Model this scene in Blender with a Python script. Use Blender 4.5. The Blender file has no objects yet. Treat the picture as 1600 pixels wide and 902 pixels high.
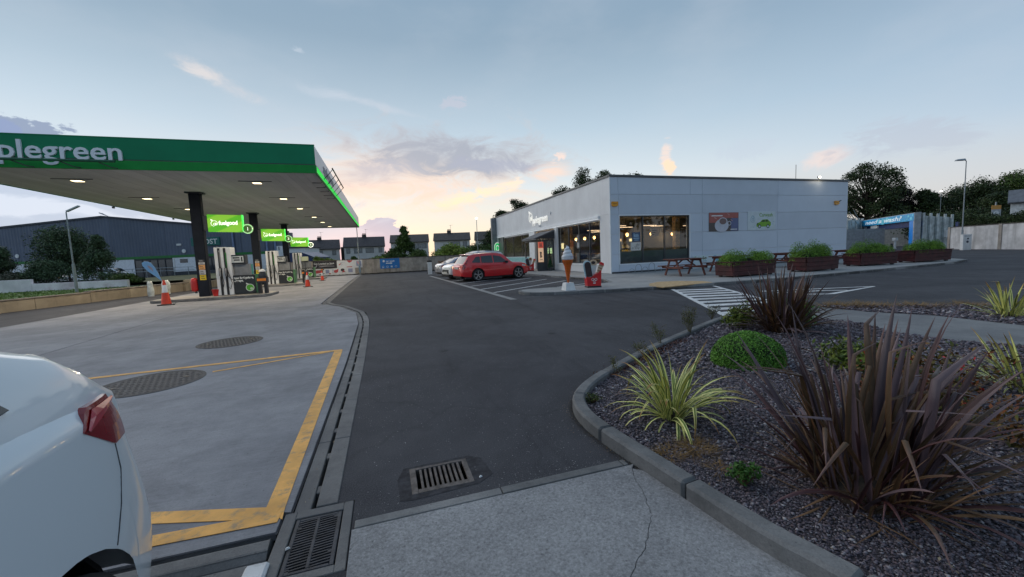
import bpy, bmesh, math, random
import numpy as np
from mathutils import Vector, Matrix
from mathutils.geometry import tessellate_polygon
random.seed(7); RNG = np.random.default_rng(7)
sc = bpy.context.scene
COL = sc.collection
R = math.radians

# ------------------------------------------------------------------ camera
F_PX, CXP, CYP, EYE = 620.0, 800.0, 451.0, 1.55
HX, HY, HS = 600.0, 405.0, -0.0425          # a vanishing point of the site grid and the slope of the horizon
_roll = math.atan(-HS)
_pitch = math.atan((CYP - (HY + HS * (CXP - HX))) * math.cos(_roll) / F_PX)
_up = Vector((-math.sin(_roll) * math.cos(_pitch), math.cos(_roll) * math.cos(_pitch), math.sin(_pitch)))
_v = Vector((HX - CXP, CYP - HY, -F_PX))
_y = (_v - _up * _v.dot(_up)).normalized()
_x = _y.cross(_up).normalized()
CAMR = Matrix((_x, _y, _up))                 # world from camera
cam_data = bpy.data.cameras.new('camera')
cam = bpy.data.objects.new('camera', cam_data); COL.objects.link(cam)
cam.matrix_world = Matrix.Translation((0, 0, EYE)) @ CAMR.to_4x4()
cam_data.sensor_fit = 'HORIZONTAL'; cam_data.sensor_width = 36.0
cam_data.lens = 36.0 * F_PX / 1600.0
cam_data.clip_start = 0.05; cam_data.clip_end = 6000.0
sc.camera = cam
FWD = Vector((math.sin(math.atan2(200, 620)), math.cos(math.atan2(200, 620)), 0)).normalized()
SIDE = Vector((FWD.y, -FWD.x, 0))
def ray(px, py): return CAMR @ Vector((px - CXP, CYP - py, -F_PX))
def gp(px, py, z=0.0):
    r = ray(px, py); t = (z - EYE) / r.z; return Vector((r.x * t, r.y * t, z))
def ud(u, d, z=0.0):                          # far things: u to the side, d ahead of the camera, in metres
    p = SIDE * u + FWD * d; return Vector((p.x, p.y, z))
def dpt(px, py, d):                           # point seen at a pixel, d metres ahead
    r = ray(px, py); t = d / (r.x * FWD.x + r.y * FWD.y); return Vector((r.x * t, r.y * t, EYE + r.z * t))

# ------------------------------------------------------------------ sky
def lin(c):
    c = c / 255.0
    return c / 12.92 if c <= 0.04045 else ((c + 0.055) / 1.055) ** 2.4
def rgb(r, g, b): return (lin(r), lin(g), lin(b), 1.0)
world = bpy.data.worlds.new("World"); sc.world = world; world.use_nodes = True
class NT:
    def __init__(s, nt): s.nt = nt; s.n = nt.nodes; s.l = nt.links
    def node(s, t, **k):
        n = s.n.new(t)
        for a, b in k.items(): setattr(n, a, b)
        return n
    def put(s, sock, v):
        if isinstance(v, bpy.types.NodeSocket): s.l.new(v, sock)
        elif v is not None:
            sock.default_value = v
    def m(s, op, a, b=None, c=None, clamp=False):
        n = s.node('ShaderNodeMath', operation=op); n.use_clamp = clamp
        s.put(n.inputs[0], a); s.put(n.inputs[1], b)
        if c is not None: s.put(n.inputs[2], c)
        return n.outputs[0]
    def mix(s, f, a, b, blend='MIX'):
        n = s.node('ShaderNodeMix', data_type='RGBA', blend_type=blend)
        s.put(n.inputs[0], f); s.put(n.inputs[6], a); s.put(n.inputs[7], b)
        return n.outputs[2]
    def ramp(s, f, stops, interp='LINEAR'):
        n = s.node('ShaderNodeValToRGB'); e = n.color_ramp.elements; n.color_ramp.interpolation = interp
        e[0].position = stops[0][0]; e[0].color = stops[0][1]
        e[1].position = stops[-1][0]; e[1].color = stops[-1][1]
        for p, c in stops[1:-1]:
            k = e.new(p); k.color = c
        s.put(n.inputs[0], f); return n.outputs[0]
    def noise(s, vec, scale, detail=4, rough=0.5, w=None, dist=0.0):
        n = s.node('ShaderNodeTexNoise'); n.noise_dimensions = '3D'
        if vec is not None: s.l.new(vec, n.inputs['Vector'])
        n.inputs['Scale'].default_value = scale; n.inputs['Detail'].default_value = detail
        n.inputs['Roughness'].default_value = rough; n.inputs['Distortion'].default_value = dist
        return n.outputs[0]
    def sstep(s, v, a, b):
        n = s.node('ShaderNodeMapRange', interpolation_type='SMOOTHSTEP')
        s.put(n.inputs[0], v); n.inputs[1].default_value = a; n.inputs[2].default_value = b
        return n.outputs[0]
SUN_AZ = R(-4.0); SUN_EL = R(1.5)            # the sun has just gone, almost straight up the site
def build_sky():
    w = NT(world.node_tree); w.n.clear()
    geo = w.node('ShaderNodeTexCoord'); D = geo.outputs['Generated']
    sep = w.node('ShaderNodeSeparateXYZ'); w.l.new(D, sep.inputs[0])
    x, y, z = sep.outputs
    az = w.m('ARCTAN2', x, y)                 # 0 = up the site, positive to the right
    el = w.m('ARCSINE', z)
    zc = w.m('MAXIMUM', z, 0.0)
    dx = w.m('SUBTRACT', az, SUN_AZ)
    near = w.m('MULTIPLY', w.m('ADD', w.m('COSINE', dx), 1.0), 0.5)        # 1 toward the glow, 0 away
    nearw = w.sstep(near, 0.45, 1.0)
    glow_side = w.ramp(zc, [(0.0, rgb(240, 224, 196)), (0.06, rgb(235, 226, 208)), (0.16, rgb(214, 222, 226)),
                            (0.28, rgb(180, 199, 213)), (0.45, rgb(140, 163, 182)), (0.65, rgb(122, 148, 172)), (1.0, rgb(128, 152, 176))])
    far_side = w.ramp(zc, [(0.0, rgb(196, 206, 216)), (0.08, rgb(190, 204, 218)), (0.2, rgb(162, 185, 207)),
                           (0.4, rgb(134, 159, 184)), (0.65, rgb(120, 147, 174)), (1.0, rgb(128, 152, 176))])
    skyc = w.mix(nearw, far_side, glow_side)
    # left of the glow the low sky is white rather than cream
    leftw = w.m('MULTIPLY', w.sstep(w.m('MULTIPLY', az, -1.0), 0.12, 0.6), w.sstep(w.m('MULTIPLY', z, -1.0), -0.42, -0.02))
    leftw = w.m('MULTIPLY', leftw, w.sstep(az, -2.4, -1.1))
    skyc = w.mix(w.m('MULTIPLY', leftw, 0.8), skyc, rgb(216, 226, 236))
    # hue right of the shop: pinkish grey low down
    pk = w.m('MULTIPLY', w.sstep(az, 0.45, 0.95), w.sstep(w.m('MULTIPLY', z, -1.0), -0.2, -0.04))
    skyc = w.mix(w.m('MULTIPLY', pk, 0.55), skyc, rgb(200, 194, 190))
    vec = w.node('ShaderNodeCombineXYZ'); w.put(vec.inputs[0], az); w.put(vec.inputs[1], w.m('MULTIPLY', el, 2.2)); vec.inputs[2].default_value = 0.3
    V = vec.outputs[0]
    n1 = w.noise(V, 7.0, 7, 0.6, dist=0.4); n2 = w.noise(V, 19.0, 6, 0.62)
    nz = w.m('ADD', w.m('MULTIPLY', n1, 0.65), w.m('MULTIPLY', n2, 0.35))
    n3 = w.noise(V, 3.0, 5, 0.55); n4 = w.noise(V, 26.0, 8, 0.62, dist=0.6); n5 = w.noise(V, 9.0, 9, 0.66, dist=0.8)
    def blob(a, e, sa, se, tilt=0.0, lo=0.42, hi=0.62, k=1.0, src=None):
        a, e = R(a), R(e)
        da = w.m('SUBTRACT', az, a); de = w.m('SUBTRACT', el, e)
        c, s_ = math.cos(R(tilt)), math.sin(R(tilt))
        u = w.m('ADD', w.m('MULTIPLY', da, c), w.m('MULTIPLY', de, s_))
        v = w.m('SUBTRACT', w.m('MULTIPLY', de, c), w.m('MULTIPLY', da, s_))
        q = w.m('ADD', w.m('POWER', w.m('ABSOLUTE', w.m('DIVIDE', u, R(sa))), 2.0), w.m('POWER', w.m('ABSOLUTE', w.m('DIVIDE', v, R(se))), 2.0))
        g = w.m('EXPONENT', w.m('MULTIPLY', q, -1.0))
        f = w.m('ADD', w.m('MULTIPLY', g, 0.95), w.m('MULTIPLY', w.m('MULTIPLY', w.m('SUBTRACT', src or (n4 if sa < 3 else n5), 0.5), 3.0 if src is None else 1.7), w.m('POWER', g, 0.35)))
        return w.m('MULTIPLY', w.sstep(f, lo, hi), k)
    def px(pxx, pyy):
        r = ray(pxx, pyy); return math.degrees(math.atan2(r.x, r.y)), math.degrees(math.atan2(r.z, math.hypot(r.x, r.y)))
    def cloud(pxx, pyy, sa, se, col, k, tilt=0, lo=0.35, hi=0.8, src=None):
        nonlocal skyc
        a, e = px(pxx, pyy)
        skyc = w.mix(blob(a, e, sa, se, tilt, lo, hi, k, src), skyc, col)
    # thin veil, everywhere, so the sky is never flat
    veil = w.m('MULTIPLY', w.sstep(n3, 0.42, 0.8), 0.22)
    skyc = w.mix(w.m('MULTIPLY', veil, w.sstep(z, 0.0, 0.12)), skyc, rgb(200, 205, 214))
    cloud(660, 276, 17, 4.8, rgb(240, 216, 198), 0.85, tilt=1, lo=0.1, hi=1.0)
    cloud(620, 300, 9, 1.6, rgb(242, 212, 198), 0.7, tilt=2, lo=.2, hi=1.1)
    cloud(705, 244, 14, 3.3, rgb(160, 168, 182), 0.95, tilt=-4, lo=0.12, hi=1.0)
    cloud(590, 270, 6, 1.8, rgb(180, 182, 194), 0.7, tilt=4, lo=0.2, hi=1.1)
    cloud(770, 258, 8, 1.3, rgb(164, 170, 188), 0.7, tilt=-6, lo=0.35, hi=0.9)
    cloud(745, 303, 7, 1.1, rgb(255, 232, 194), 0.9, tilt=12, lo=0.2, hi=1.1)
    cloud(858, 270, 3.2, 1.3, rgb(246, 216, 198), 0.8, tilt=5, lo=0.2, hi=1.1)
    cloud(797, 289, 2.4, 0.9, rgb(255, 228, 200), 0.85, tilt=18, lo=0.2, hi=1.1)
    cloud(875, 246, 1.2, 0.9, rgb(248, 220, 206), 0.8, tilt=35)
    cloud(1040, 245, 0.8, 2.6, rgb(240, 218, 206), 0.8, tilt=-6, lo=.3, hi=1.1)
    cloud(1046, 262, 1.1, 1.0, rgb(255, 222, 190), 0.9)
    cloud(1297, 245, 3.0, 1.3, rgb(232, 214, 208), 0.85, tilt=8, lo=.3, hi=1.1)
    cloud(1400, 225, 7, 3.0, rgb(180, 186, 200), 0.5, lo=0.5, hi=0.9)
    cloud(1170, 235, 4, 1.5, rgb(190, 200, 214), 0.4)
    cloud(345, 127, 5.2, 0.8, rgb(222, 212, 210), 0.5, tilt=-20, lo=.15, hi=1.4)
    cloud(312, 112, 2.2, 1.0, rgb(230, 220, 214), 0.45, tilt=-15, lo=.3, hi=1.1)
    cloud(600, 168, 7, 0.5, rgb(204, 208, 218), 0.34, tilt=-12, lo=0.1, hi=1.3)
    cloud(515, 147, 4, 0.7, rgb(206, 212, 222), 0.32, tilt=-4, lo=.1, hi=1.3)
    cloud(710, 160, 2.2, 0.9, rgb(190, 192, 205), 0.6)
    cloud(465, 78, 1.2, 0.4, rgb(196, 206, 218), 0.45, tilt=-10)
    # blue-grey cumulus banks low on the left
    cloud(520, 385, 9.5, 3.4, rgb(172, 184, 208), 0.97, lo=0.36, hi=0.46, src=n1)
    cloud(600, 368, 3.4, 2.4, rgb(160, 174, 202), 0.95, lo=0.36, hi=0.44, src=n2)
    cloud(500, 372, 4.5, 0.9, rgb(226, 224, 232), 0.75, tilt=8)
    cloud(60, 330, 34, 4.2, rgb(184, 196, 216), 0.95, tilt=-2, lo=0.3, hi=0.6, src=n1)
    cloud(20, 322, 12, 1.4, rgb(214, 222, 236), 0.8, tilt=-6)
    cloud(62, 222, 3.4, 2.3, rgb(140, 154, 180), 0.95, tilt=-8, lo=0.4, hi=0.5, src=n2)
    cloud(14, 206, 1.2, 1.1, rgb(140, 155, 190), 0.95, lo=0.4, hi=0.55, src=n2)
    nish = w.node('ShaderNodeTexSky'); nish.sky_type = 'NISHITA'; nish.sun_disc = False
    nish.sun_elevation = SUN_EL; nish.sun_rotation = SUN_AZ; nish.air_density = 1.0; nish.dust_density = 1.0; nish.ozone_density = 2.0
    b0 = w.node('ShaderNodeBackground'); w.put(b0.inputs[0], nish.outputs[0]); b0.inputs[1].default_value = 0.02
    b1 = w.node('ShaderNodeBackground'); w.put(b1.inputs[0], skyc); b1.inputs[1].default_value = 0.97
    add = w.node('ShaderNodeAddShader'); w.l.new(b0.outputs[0], add.inputs[0]); w.l.new(b1.outputs[0], add.inputs[1])
    out = w.node('ShaderNodeOutputWorld'); w.l.new(add.outputs[0], out.inputs[0])
build_sky()
# ------------------------------------------------------------------ sun: wide soft lamp, set above the sunken sun to lift the ground
sd = bpy.data.lights.new('sun', 'SUN'); sd.energy = 1.15; sd.angle = R(70); sd.color = (1.0, 0.93, 0.86)
sun = bpy.data.objects.new('sun', sd); COL.objects.link(sun)
_e = R(28)
sun.rotation_euler = Vector((math.sin(R(-35)) * math.cos(_e), math.cos(R(-35)) * math.cos(_e), math.sin(_e))).to_track_quat('Z', 'Y').to_euler()
sc.view_settings.view_transform = 'Standard'; sc.view_settings.look = 'None'
sc.view_settings.exposure = 0.20; sc.view_settings.gamma = 1.0
sc.cycles.use_adaptive_sampling = True; sc.cycles.max_bounces = 8; sc.cycles.transparent_max_bounces = 24
sc.cycles.use_denoising = True
sc.cycles.sample_clamp_indirect = 4.0

# ------------------------------------------------------------------ materials
MATS = {}
def mat(name, col, rough=0.6, metal=0.0, var=0.12, scale=3.0, bump=0.0, bscale=60.0, emit=None, estr=0.0, spec=0.5, coat=0.0,
        island=0.0, stain=0.0, stain_col=(0.05, 0.045, 0.04, 1), stain_scale=1.2, streak=False, trans=0.0, col2=None):
    if name in MATS: return MATS[name]
    m = bpy.data.materials.new(name); m.use_nodes = True; t = NT(m.node_tree)
    b = t.n['Principled BSDF']
    if len(col) == 3: col = (*col, 1.0)
    tc = t.node('ShaderNodeTexCoord'); O = tc.outputs['Object']
    c = col
    if var > 0:
        nz = t.noise(O, scale, 6, 0.6)
        hi = tuple(min(1, v * (1 + var * 1.6)) for v in col[:3]) + (1,); lo = tuple(v * (1 - var * 1.6) for v in col[:3]) + (1,)
        if col2 is not None: hi = (*col2[:3], 1.0)
        c = t.mix(t.sstep(nz, 0.3, 0.7), lo, hi)
    if island > 0:
        g = t.node('ShaderNodeNewGeometry')
        c = t.mix(1.0, c, t.ramp(g.outputs['Random Per Island'], [(0, (1 - island,) * 3 + (1,)), (1, (1 + island,) * 3 + (1,))]), 'MULTIPLY')
    if stain > 0:
        if streak:
            mp = t.node('ShaderNodeMapping'); t.l.new(O, mp.inputs[0]); mp.inputs['Scale'].default_value = (1, 1, 0.12)
            s_ = t.noise(mp.outputs[0], stain_scale * 3, 6, 0.65)
        else: s_ = t.noise(O, stain_scale, 7, 0.68)
        c = t.mix(t.m('MULTIPLY', t.sstep(s_, 0.48, 0.72), stain), c, stain_col)
    if var > 0 and emit is None:
        c = t.mix(1.0, c, t.ramp(t.node('ShaderNodeObjectInfo').outputs['Random'], [(0, (.94,) * 3 + (1,)), (1, (1.06,) * 3 + (1,))]), 'MULTIPLY')
    t.put(b.inputs['Base Color'], c)
    b.inputs['Roughness'].default_value = rough; b.inputs['Metallic'].default_value = metal
    b.inputs['Specular IOR Level'].default_value = spec
    if coat: b.inputs['Coat Weight'].default_value = coat; b.inputs['Coat Roughness'].default_value = 0.06
    if trans: b.inputs['Subsurface Weight'].default_value = 0.0
    if bump > 0:
        bp = t.node('ShaderNodeBump'); bp.inputs['Strength'].default_value = bump; bp.inputs['Distance'].default_value = 0.004
        t.l.new(t.noise(O, bscale, 5, 0.7), bp.inputs['Height']); t.l.new(bp.outputs[0], b.inputs['Normal'])
    if emit is not None:
        b.inputs['Emission Color'].default_value = (*emit[:3], 1); b.inputs['Emission Strength'].default_value = estr
    MATS[name] = m; return m
def glass(name, tint=(0.75, 0.8, 0.82), ref=1.0):
    if name in MATS: return MATS[name]
    m = bpy.data.materials.new(name); m.use_nodes = True; t = NT(m.node_tree); t.n.clear()
    tr = t.node('ShaderNodeBsdfTransparent'); tr.inputs[0].default_value = (*tint, 1)
    gl = t.node('ShaderNodeBsdfGlossy'); gl.inputs['Roughness'].default_value = 0.02; gl.inputs[0].default_value = (ref, ref, ref, 1)
    gm_ = t.node('ShaderNodeNewGeometry'); dp = t.node('ShaderNodeVectorMath', operation='DOT_PRODUCT'); t.l.new(gm_.outputs['Incoming'], dp.inputs[0]); t.l.new(gm_.outputs['Normal'], dp.inputs[1])
    fr = t.m('POWER', t.m('SUBTRACT', 1.0, t.m('ABSOLUTE', dp.outputs['Value'])), 5.0)
    mx = t.node('ShaderNodeMixShader'); t.l.new(t.m('ADD', t.m('MULTIPLY', fr, 0.9), 0.05, clamp=True), mx.inputs[0])
    t.l.new(tr.outputs[0], mx.inputs[1]); t.l.new(gl.outputs[0], mx.inputs[2])
    o = t.node('ShaderNodeOutputMaterial'); t.l.new(mx.outputs[0], o.inputs[0]); MATS[name] = m; return m
def asphalt_mat():
    m = bpy.data.materials.new('asphalt'); m.use_nodes = True; t = NT(m.node_tree); b = t.n['Principled BSDF']
    O = t.node('ShaderNodeTexCoord').outputs['Object']
    big = t.noise(O, 0.42, 7, 0.66, dist=0.5); mid = t.noise(O, 2.5, 6, 0.65); fine = t.noise(O, 120, 4, 0.7)
    c = t.mix(t.sstep(big, 0.3, 0.7), (0.027, 0.027, 0.033, 1), (0.062, 0.062, 0.070, 1))
    c = t.mix(t.m('MULTIPLY', t.sstep(mid, 0.4, 0.75), 0.4), c, (0.028, 0.028, 0.034, 1))
    c = t.mix(t.m('MULTIPLY', t.sstep(fine, 0.42, 0.68), 0.55), c, (0.125, 0.124, 0.132, 1))
    v = t.node('ShaderNodeTexVoronoi'); v.inputs['Scale'].default_value = 42; t.l.new(O, v.inputs['Vector'])
    speck = t.m('MULTIPLY', t.sstep(t.m('MULTIPLY', v.outputs['Distance'], -1.0), -0.24, -0.10),
                t.sstep(t.noise(O, 6, 3, 0.6), 0.50, 0.66))
    vc = t.node('ShaderNodeSeparateColor'); t.l.new(v.outputs['Color'], vc.inputs[0])
    speck = t.m('MULTIPLY', speck, t.sstep(vc.outputs[0], 0.45, 0.8))
    c = t.mix(t.m('MULTIPLY', speck, 0.8), c, (0.34, 0.34, 0.35, 1))
    # damp, darker tracks and an old patch edge
    mp = t.node('ShaderNodeMapping'); t.l.new(O, mp.inputs[0]); mp.inputs['Scale'].default_value = (1.1, 0.10, 1)
    c = t.mix(t.m('MULTIPLY', t.sstep(t.noise(mp.outputs[0], 1.3, 7, 0.68, dist=.5), 0.50, 0.70), 0.55), c, (0.022, 0.022, 0.027, 1))
    # oil drips and a few long repair seams
    v2 = t.node('ShaderNodeTexVoronoi'); v2.inputs['Scale'].default_value = 0.9; t.l.new(O, v2.inputs['Vector'])
    dd = t.m('ADD', v2.outputs['Distance'], t.m('MULTIPLY', t.noise(O, 9, 4, 0.6), 0.12))
    c = t.mix(t.m('MULTIPLY', t.sstep(t.m('MULTIPLY', dd, -1.0), -0.17, -0.10), 0.55), c, (0.014, 0.014, 0.016, 1))
    v3 = t.node('ShaderNodeTexVoronoi', feature='DISTANCE_TO_EDGE'); v3.inputs['Scale'].default_value = 0.16
    wv = t.node('ShaderNodeVectorMath', operation='ADD'); nv = t.node('ShaderNodeTexNoise'); nv.inputs['Scale'].default_value = 1.4; t.l.new(O, nv.inputs['Vector']); t.l.new(O, wv.inputs[0]); t.l.new(nv.outputs['Color'], wv.inputs[1]); t.l.new(wv.outputs[0], v3.inputs['Vector'])
    c = t.mix(t.m('MULTIPLY', t.sstep(t.m('MULTIPLY', v3.outputs['Distance'], -1.0), -0.006, -0.002), 0.16), c, (0.015, 0.015, 0.018, 1))
    t.put(b.inputs['Base Color'], c)
    t.put(b.inputs['Roughness'], t.m('ADD', t.m('MULTIPLY', mid, 0.2), 0.75)); b.inputs['Specular IOR Level'].default_value = 0.22
    bp = t.node('ShaderNodeBump'); bp.inputs['Strength'].default_value = 0.55; bp.inputs['Distance'].default_value = 0.006
    t.l.new(t.m('ADD', t.noise(O, 95, 4, 0.75), t.m('MULTIPLY', v.outputs['Distance'], -0.5)), bp.inputs['Height']); t.l.new(bp.outputs[0], b.inputs['Normal'])
    return m
def concrete_mat(name, c0, c1, brush=None, spots=0.35, warm=0.0, exposed=False, bump=0.5):
    m = bpy.data.materials.new(name); m.use_nodes = True; t = NT(m.node_tree); b = t.n['Principled BSDF']
    O = t.node('ShaderNodeTexCoord').outputs['Object']
    c = t.mix(t.sstep(t.noise(O, 0.6, 8, 0.7), 0.36, 0.64), (*c0, 1), (*c1, 1))
    c = t.mix(t.m('MULTIPLY', t.sstep(t.noise(O, 3.1, 7, 0.7), 0.45, 0.75), spots), c, tuple(v * 0.62 for v in c0) + (1,))
    fine = t.noise(O, 55 if exposed else 75, 6, 0.8)
    c = t.mix(t.m('MULTIPLY', t.sstep(fine, 0.38, 0.7), 0.75 if exposed else 0.45), c, tuple(v * (0.40 if exposed else 0.6) for v in c0) + (1,))
    if exposed:
        c = t.mix(t.m('MULTIPLY', t.sstep(t.noise(O, 60, 6, 0.85), 0.47, 0.66), 0.40), c, tuple(v * 1.6 for v in c1) + (1,))
    v = t.node('ShaderNodeTexVoronoi'); v.inputs['Scale'].default_value = 16; t.l.new(O, v.inputs['Vector'])
    c = t.mix(t.m('MULTIPLY', t.sstep(t.m('MULTIPLY', v.outputs['Distance'], -1.0), -0.13, -0.05), 0.6), c, (0.05, 0.05, 0.055, 1))
    c = t.mix(t.m('MULTIPLY', t.sstep(t.noise(O, 1.1, 8, 0.7, dist=1.0), 0.53, 0.62), 0.30), c, tuple(x * 0.6 for x in c0) + (1,))
    h = fine
    if brush:
        mp = t.node('ShaderNodeMapping'); t.l.new(O, mp.inputs[0]); mp.inputs['Scale'].default_value = brush
        br = t.noise(mp.outputs[0], 10, 4, 0.7)
        c = t.mix(t.m('MULTIPLY', t.sstep(br, 0.45, 0.7), 0.35), c, tuple(x * 1.25 for x in c1) + (1,))
        h = t.m('ADD', t.m('MULTIPLY', fine, 0.5), t.m('MULTIPLY', br, 0.9))
    c = t.mix(1.0, c, t.ramp(t.node('ShaderNodeObjectInfo').outputs['Random'], [(0, (.88,) * 3 + (1,)), (1, (1.08,) * 3 + (1,))]), 'MULTIPLY')
    t.put(b.inputs['Base Color'], c); b.inputs['Roughness'].default_value = 0.78
    bp = t.node('ShaderNodeBump'); bp.inputs['Strength'].default_value = bump; bp.inputs['Distance'].default_value = 0.005
    t.l.new(h, bp.inputs['Height']); t.l.new(bp.outputs[0], b.inputs['Normal'])
    return m
def leafmat(name, c_in, c_edge=None, tip=None, rough=0.45, var=0.25, edge_at=0.62, island=0.0):
    """strap leaf: colour across the blade from its midrib to its margins, wear along it"""
    m = bpy.data.materials.new(name); m.use_nodes = True; t = NT(m.node_tree); b = t.n['Principled BSDF']
    uv = t.node('ShaderNodeUVMap'); sp = t.node('ShaderNodeSeparateXYZ'); t.l.new(uv.outputs[0], sp.inputs[0])
    u, v = sp.outputs[0], sp.outputs[1]
    O = t.node('ShaderNodeTexCoord').outputs['Object']
    inf = t.node('ShaderNodeObjectInfo')
    c = (*c_in, 1)
    if c_edge: c = t.mix(t.sstep(t.m('ADD', t.m('ABSOLUTE', u), t.m('MULTIPLY', t.noise(O, 30, 2), 0.1)), edge_at, edge_at + 0.12), c, (*c_edge, 1))
    if tip: c = t.mix(t.sstep(t.m('ADD', v, t.m('MULTIPLY', t.noise(O, 9, 3), 0.35)), 0.8, 1.2), c, (*tip, 1))
    c = t.mix(1.0, c, t.ramp(inf.outputs['Random'], [(0, (1 - var,) * 3 + (1,)), (1, (1 + var, 1 + var * 0.8, 1 + var * 0.7, 1))]), 'MULTIPLY')
    c = t.mix(t.m('MULTIPLY', t.sstep(t.noise(O, 14, 5, 0.7), 0.5, 0.75), 0.5), c, tuple(x * 0.45 for x in c_in) + (1,))
    t.put(b.inputs['Base Color'], c); b.inputs['Roughness'].default_value = rough; b.inputs['Specular IOR Level'].default_value = 0.4
    bp = t.node('ShaderNodeBump'); bp.inputs['Strength'].default_value = 0.3; bp.inputs['Distance'].default_value = 0.002
    wv = t.m('SINE', t.m('MULTIPLY', u, 40.0)); t.l.new(wv, bp.inputs['Height']); t.l.new(bp.outputs[0], b.inputs['Normal'])
    return m
def foliage_mat(name, c0, c1, scale=1.5, island=0.5, rough=0.6):
    m = bpy.data.materials.new(name); m.use_nodes = True; t = NT(m.node_tree); b = t.n['Principled BSDF']
    O = t.node('ShaderNodeTexCoord').outputs['Object']
    g = t.node('ShaderNodeNewGeometry')
    c = t.mix(t.sstep(t.noise(O, scale, 3, 0.6), 0.35, 0.65), (*c0, 1), (*c1, 1))
    c = t.mix(1.0, c, t.ramp(g.outputs['Random Per Island'], [(0, (1 - island,) * 3 + (1,)), (1, (1 + island, 1 + island * 0.9, 1 + island * 0.6, 1))]), 'MULTIPLY')
    t.put(b.inputs['Base Color'], c); b.inputs['Roughness'].default_value = rough; b.inputs['Specular IOR Level'].default_value = 0.3
    return m

ASPHALT = asphalt_mat()
CONC = concrete_mat('brushed_concrete', (0.165, 0.17, 0.192), (0.285, 0.287, 0.308), brush=(0.35, 14, 1))
CONC_EXP = concrete_mat('exposed_concrete', (0.20, 0.20, 0.208), (0.33, 0.33, 0.335), exposed=True, bump=1.0)
KERBM = concrete_mat('kerb_concrete', (0.12, 0.122, 0.125), (0.245, 0.243, 0.24), spots=0.75, bump=0.9)
DRAINM = concrete_mat('drain_concrete', (0.125, 0.125, 0.13), (0.20, 0.195, 0.19), spots=0.8, bump=0.9)
PAVE = concrete_mat('pavement_concrete', (0.26, 0.26, 0.255), (0.34, 0.335, 0.33), spots=0.3)
WHITE_LINE = mat('road_paint_white', (0.62, 0.62, 0.62), 0.7, stain=0.5, stain_scale=6, stain_col=(0.16, 0.16, 0.17, 1), bump=0.4)
YELLOW_LINE = mat('road_paint_yellow', (0.74, 0.37, 0.085), 0.7, stain=0.8, stain_scale=11, stain_col=(0.24, 0.19, 0.13, 1), bump=0.5, bscale=90)
IRONB = mat('worn_iron', (0.095, 0.082, 0.078), 0.65, metal=0.3, var=0.3, scale=14, stain=0.4, stain_col=(0.12, 0.08, 0.055, 1), stain_scale=10, bump=0.3)
BLACK = mat('black_plastic', (0.015, 0.015, 0.017), 0.45)
IRON = mat('cast_iron', (0.036, 0.038, 0.046), 0.7, metal=0.1, var=0.3, scale=12, stain=0.2, stain_col=(0.06, 0.05, 0.045, 1), stain_scale=9, bump=0.4)
GALV = mat('galvanised_steel', (0.34, 0.37, 0.39), 0.45, metal=0.7, var=0.1)
WHITEP = mat('white_paint', (0.70, 0.71, 0.71), 0.45, var=0.05)
REDP = mat('red_plastic', (0.50, 0.02, 0.02), 0.4)

# ------------------------------------------------------------------ mesh helpers
def tagobj(o, label=None, cat=None, group=None, kind=None):
    if label: o['label'] = label
    if cat: o['category'] = cat
    if group: o['group'] = group
    if kind: o['kind'] = kind
    return o
def thing(name, label, cat, loc=(0, 0, 0), rotz=0.0, group=None):
    o = bpy.data.objects.new(name, None); COL.objects.link(o); o.empty_display_size = 0.2
    o.location = loc; o.rotation_euler = (0, 0, rotz); return tagobj(o, label, cat, group)
def setting(name, loc=(0, 0, 0)):
    o = bpy.data.objects.new(name, None); COL.objects.link(o); o.location = loc; o['kind'] = 'structure'; return o
def dup(root, loc=None, rotz=None, label=None, group=None):
    r = root.copy(); COL.objects.link(r)
    if loc is not None: r.location = loc
    if rotz is not None: r.rotation_euler = (0, 0, rotz)
    if label: r['label'] = label
    if group: r['group'] = group
    for ch in list(root.children):
        c = ch.copy(); COL.objects.link(c); c.parent = r
        for g in list(ch.children):
            d = g.copy(); COL.objects.link(d); d.parent = c
    return r
def link_mesh(name, me, material, parent=None, smooth=False):
    o = bpy.data.objects.new(name, me); COL.objects.link(o)
    if material is not None and not me.materials:
        for mm in (material if isinstance(material, (list, tuple)) else [material]): me.materials.append(mm)
    if parent is not None: o.parent = parent
    if smooth: me.polygons.foreach_set('use_smooth', [True] * len(me.polygons))
    return o
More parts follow.
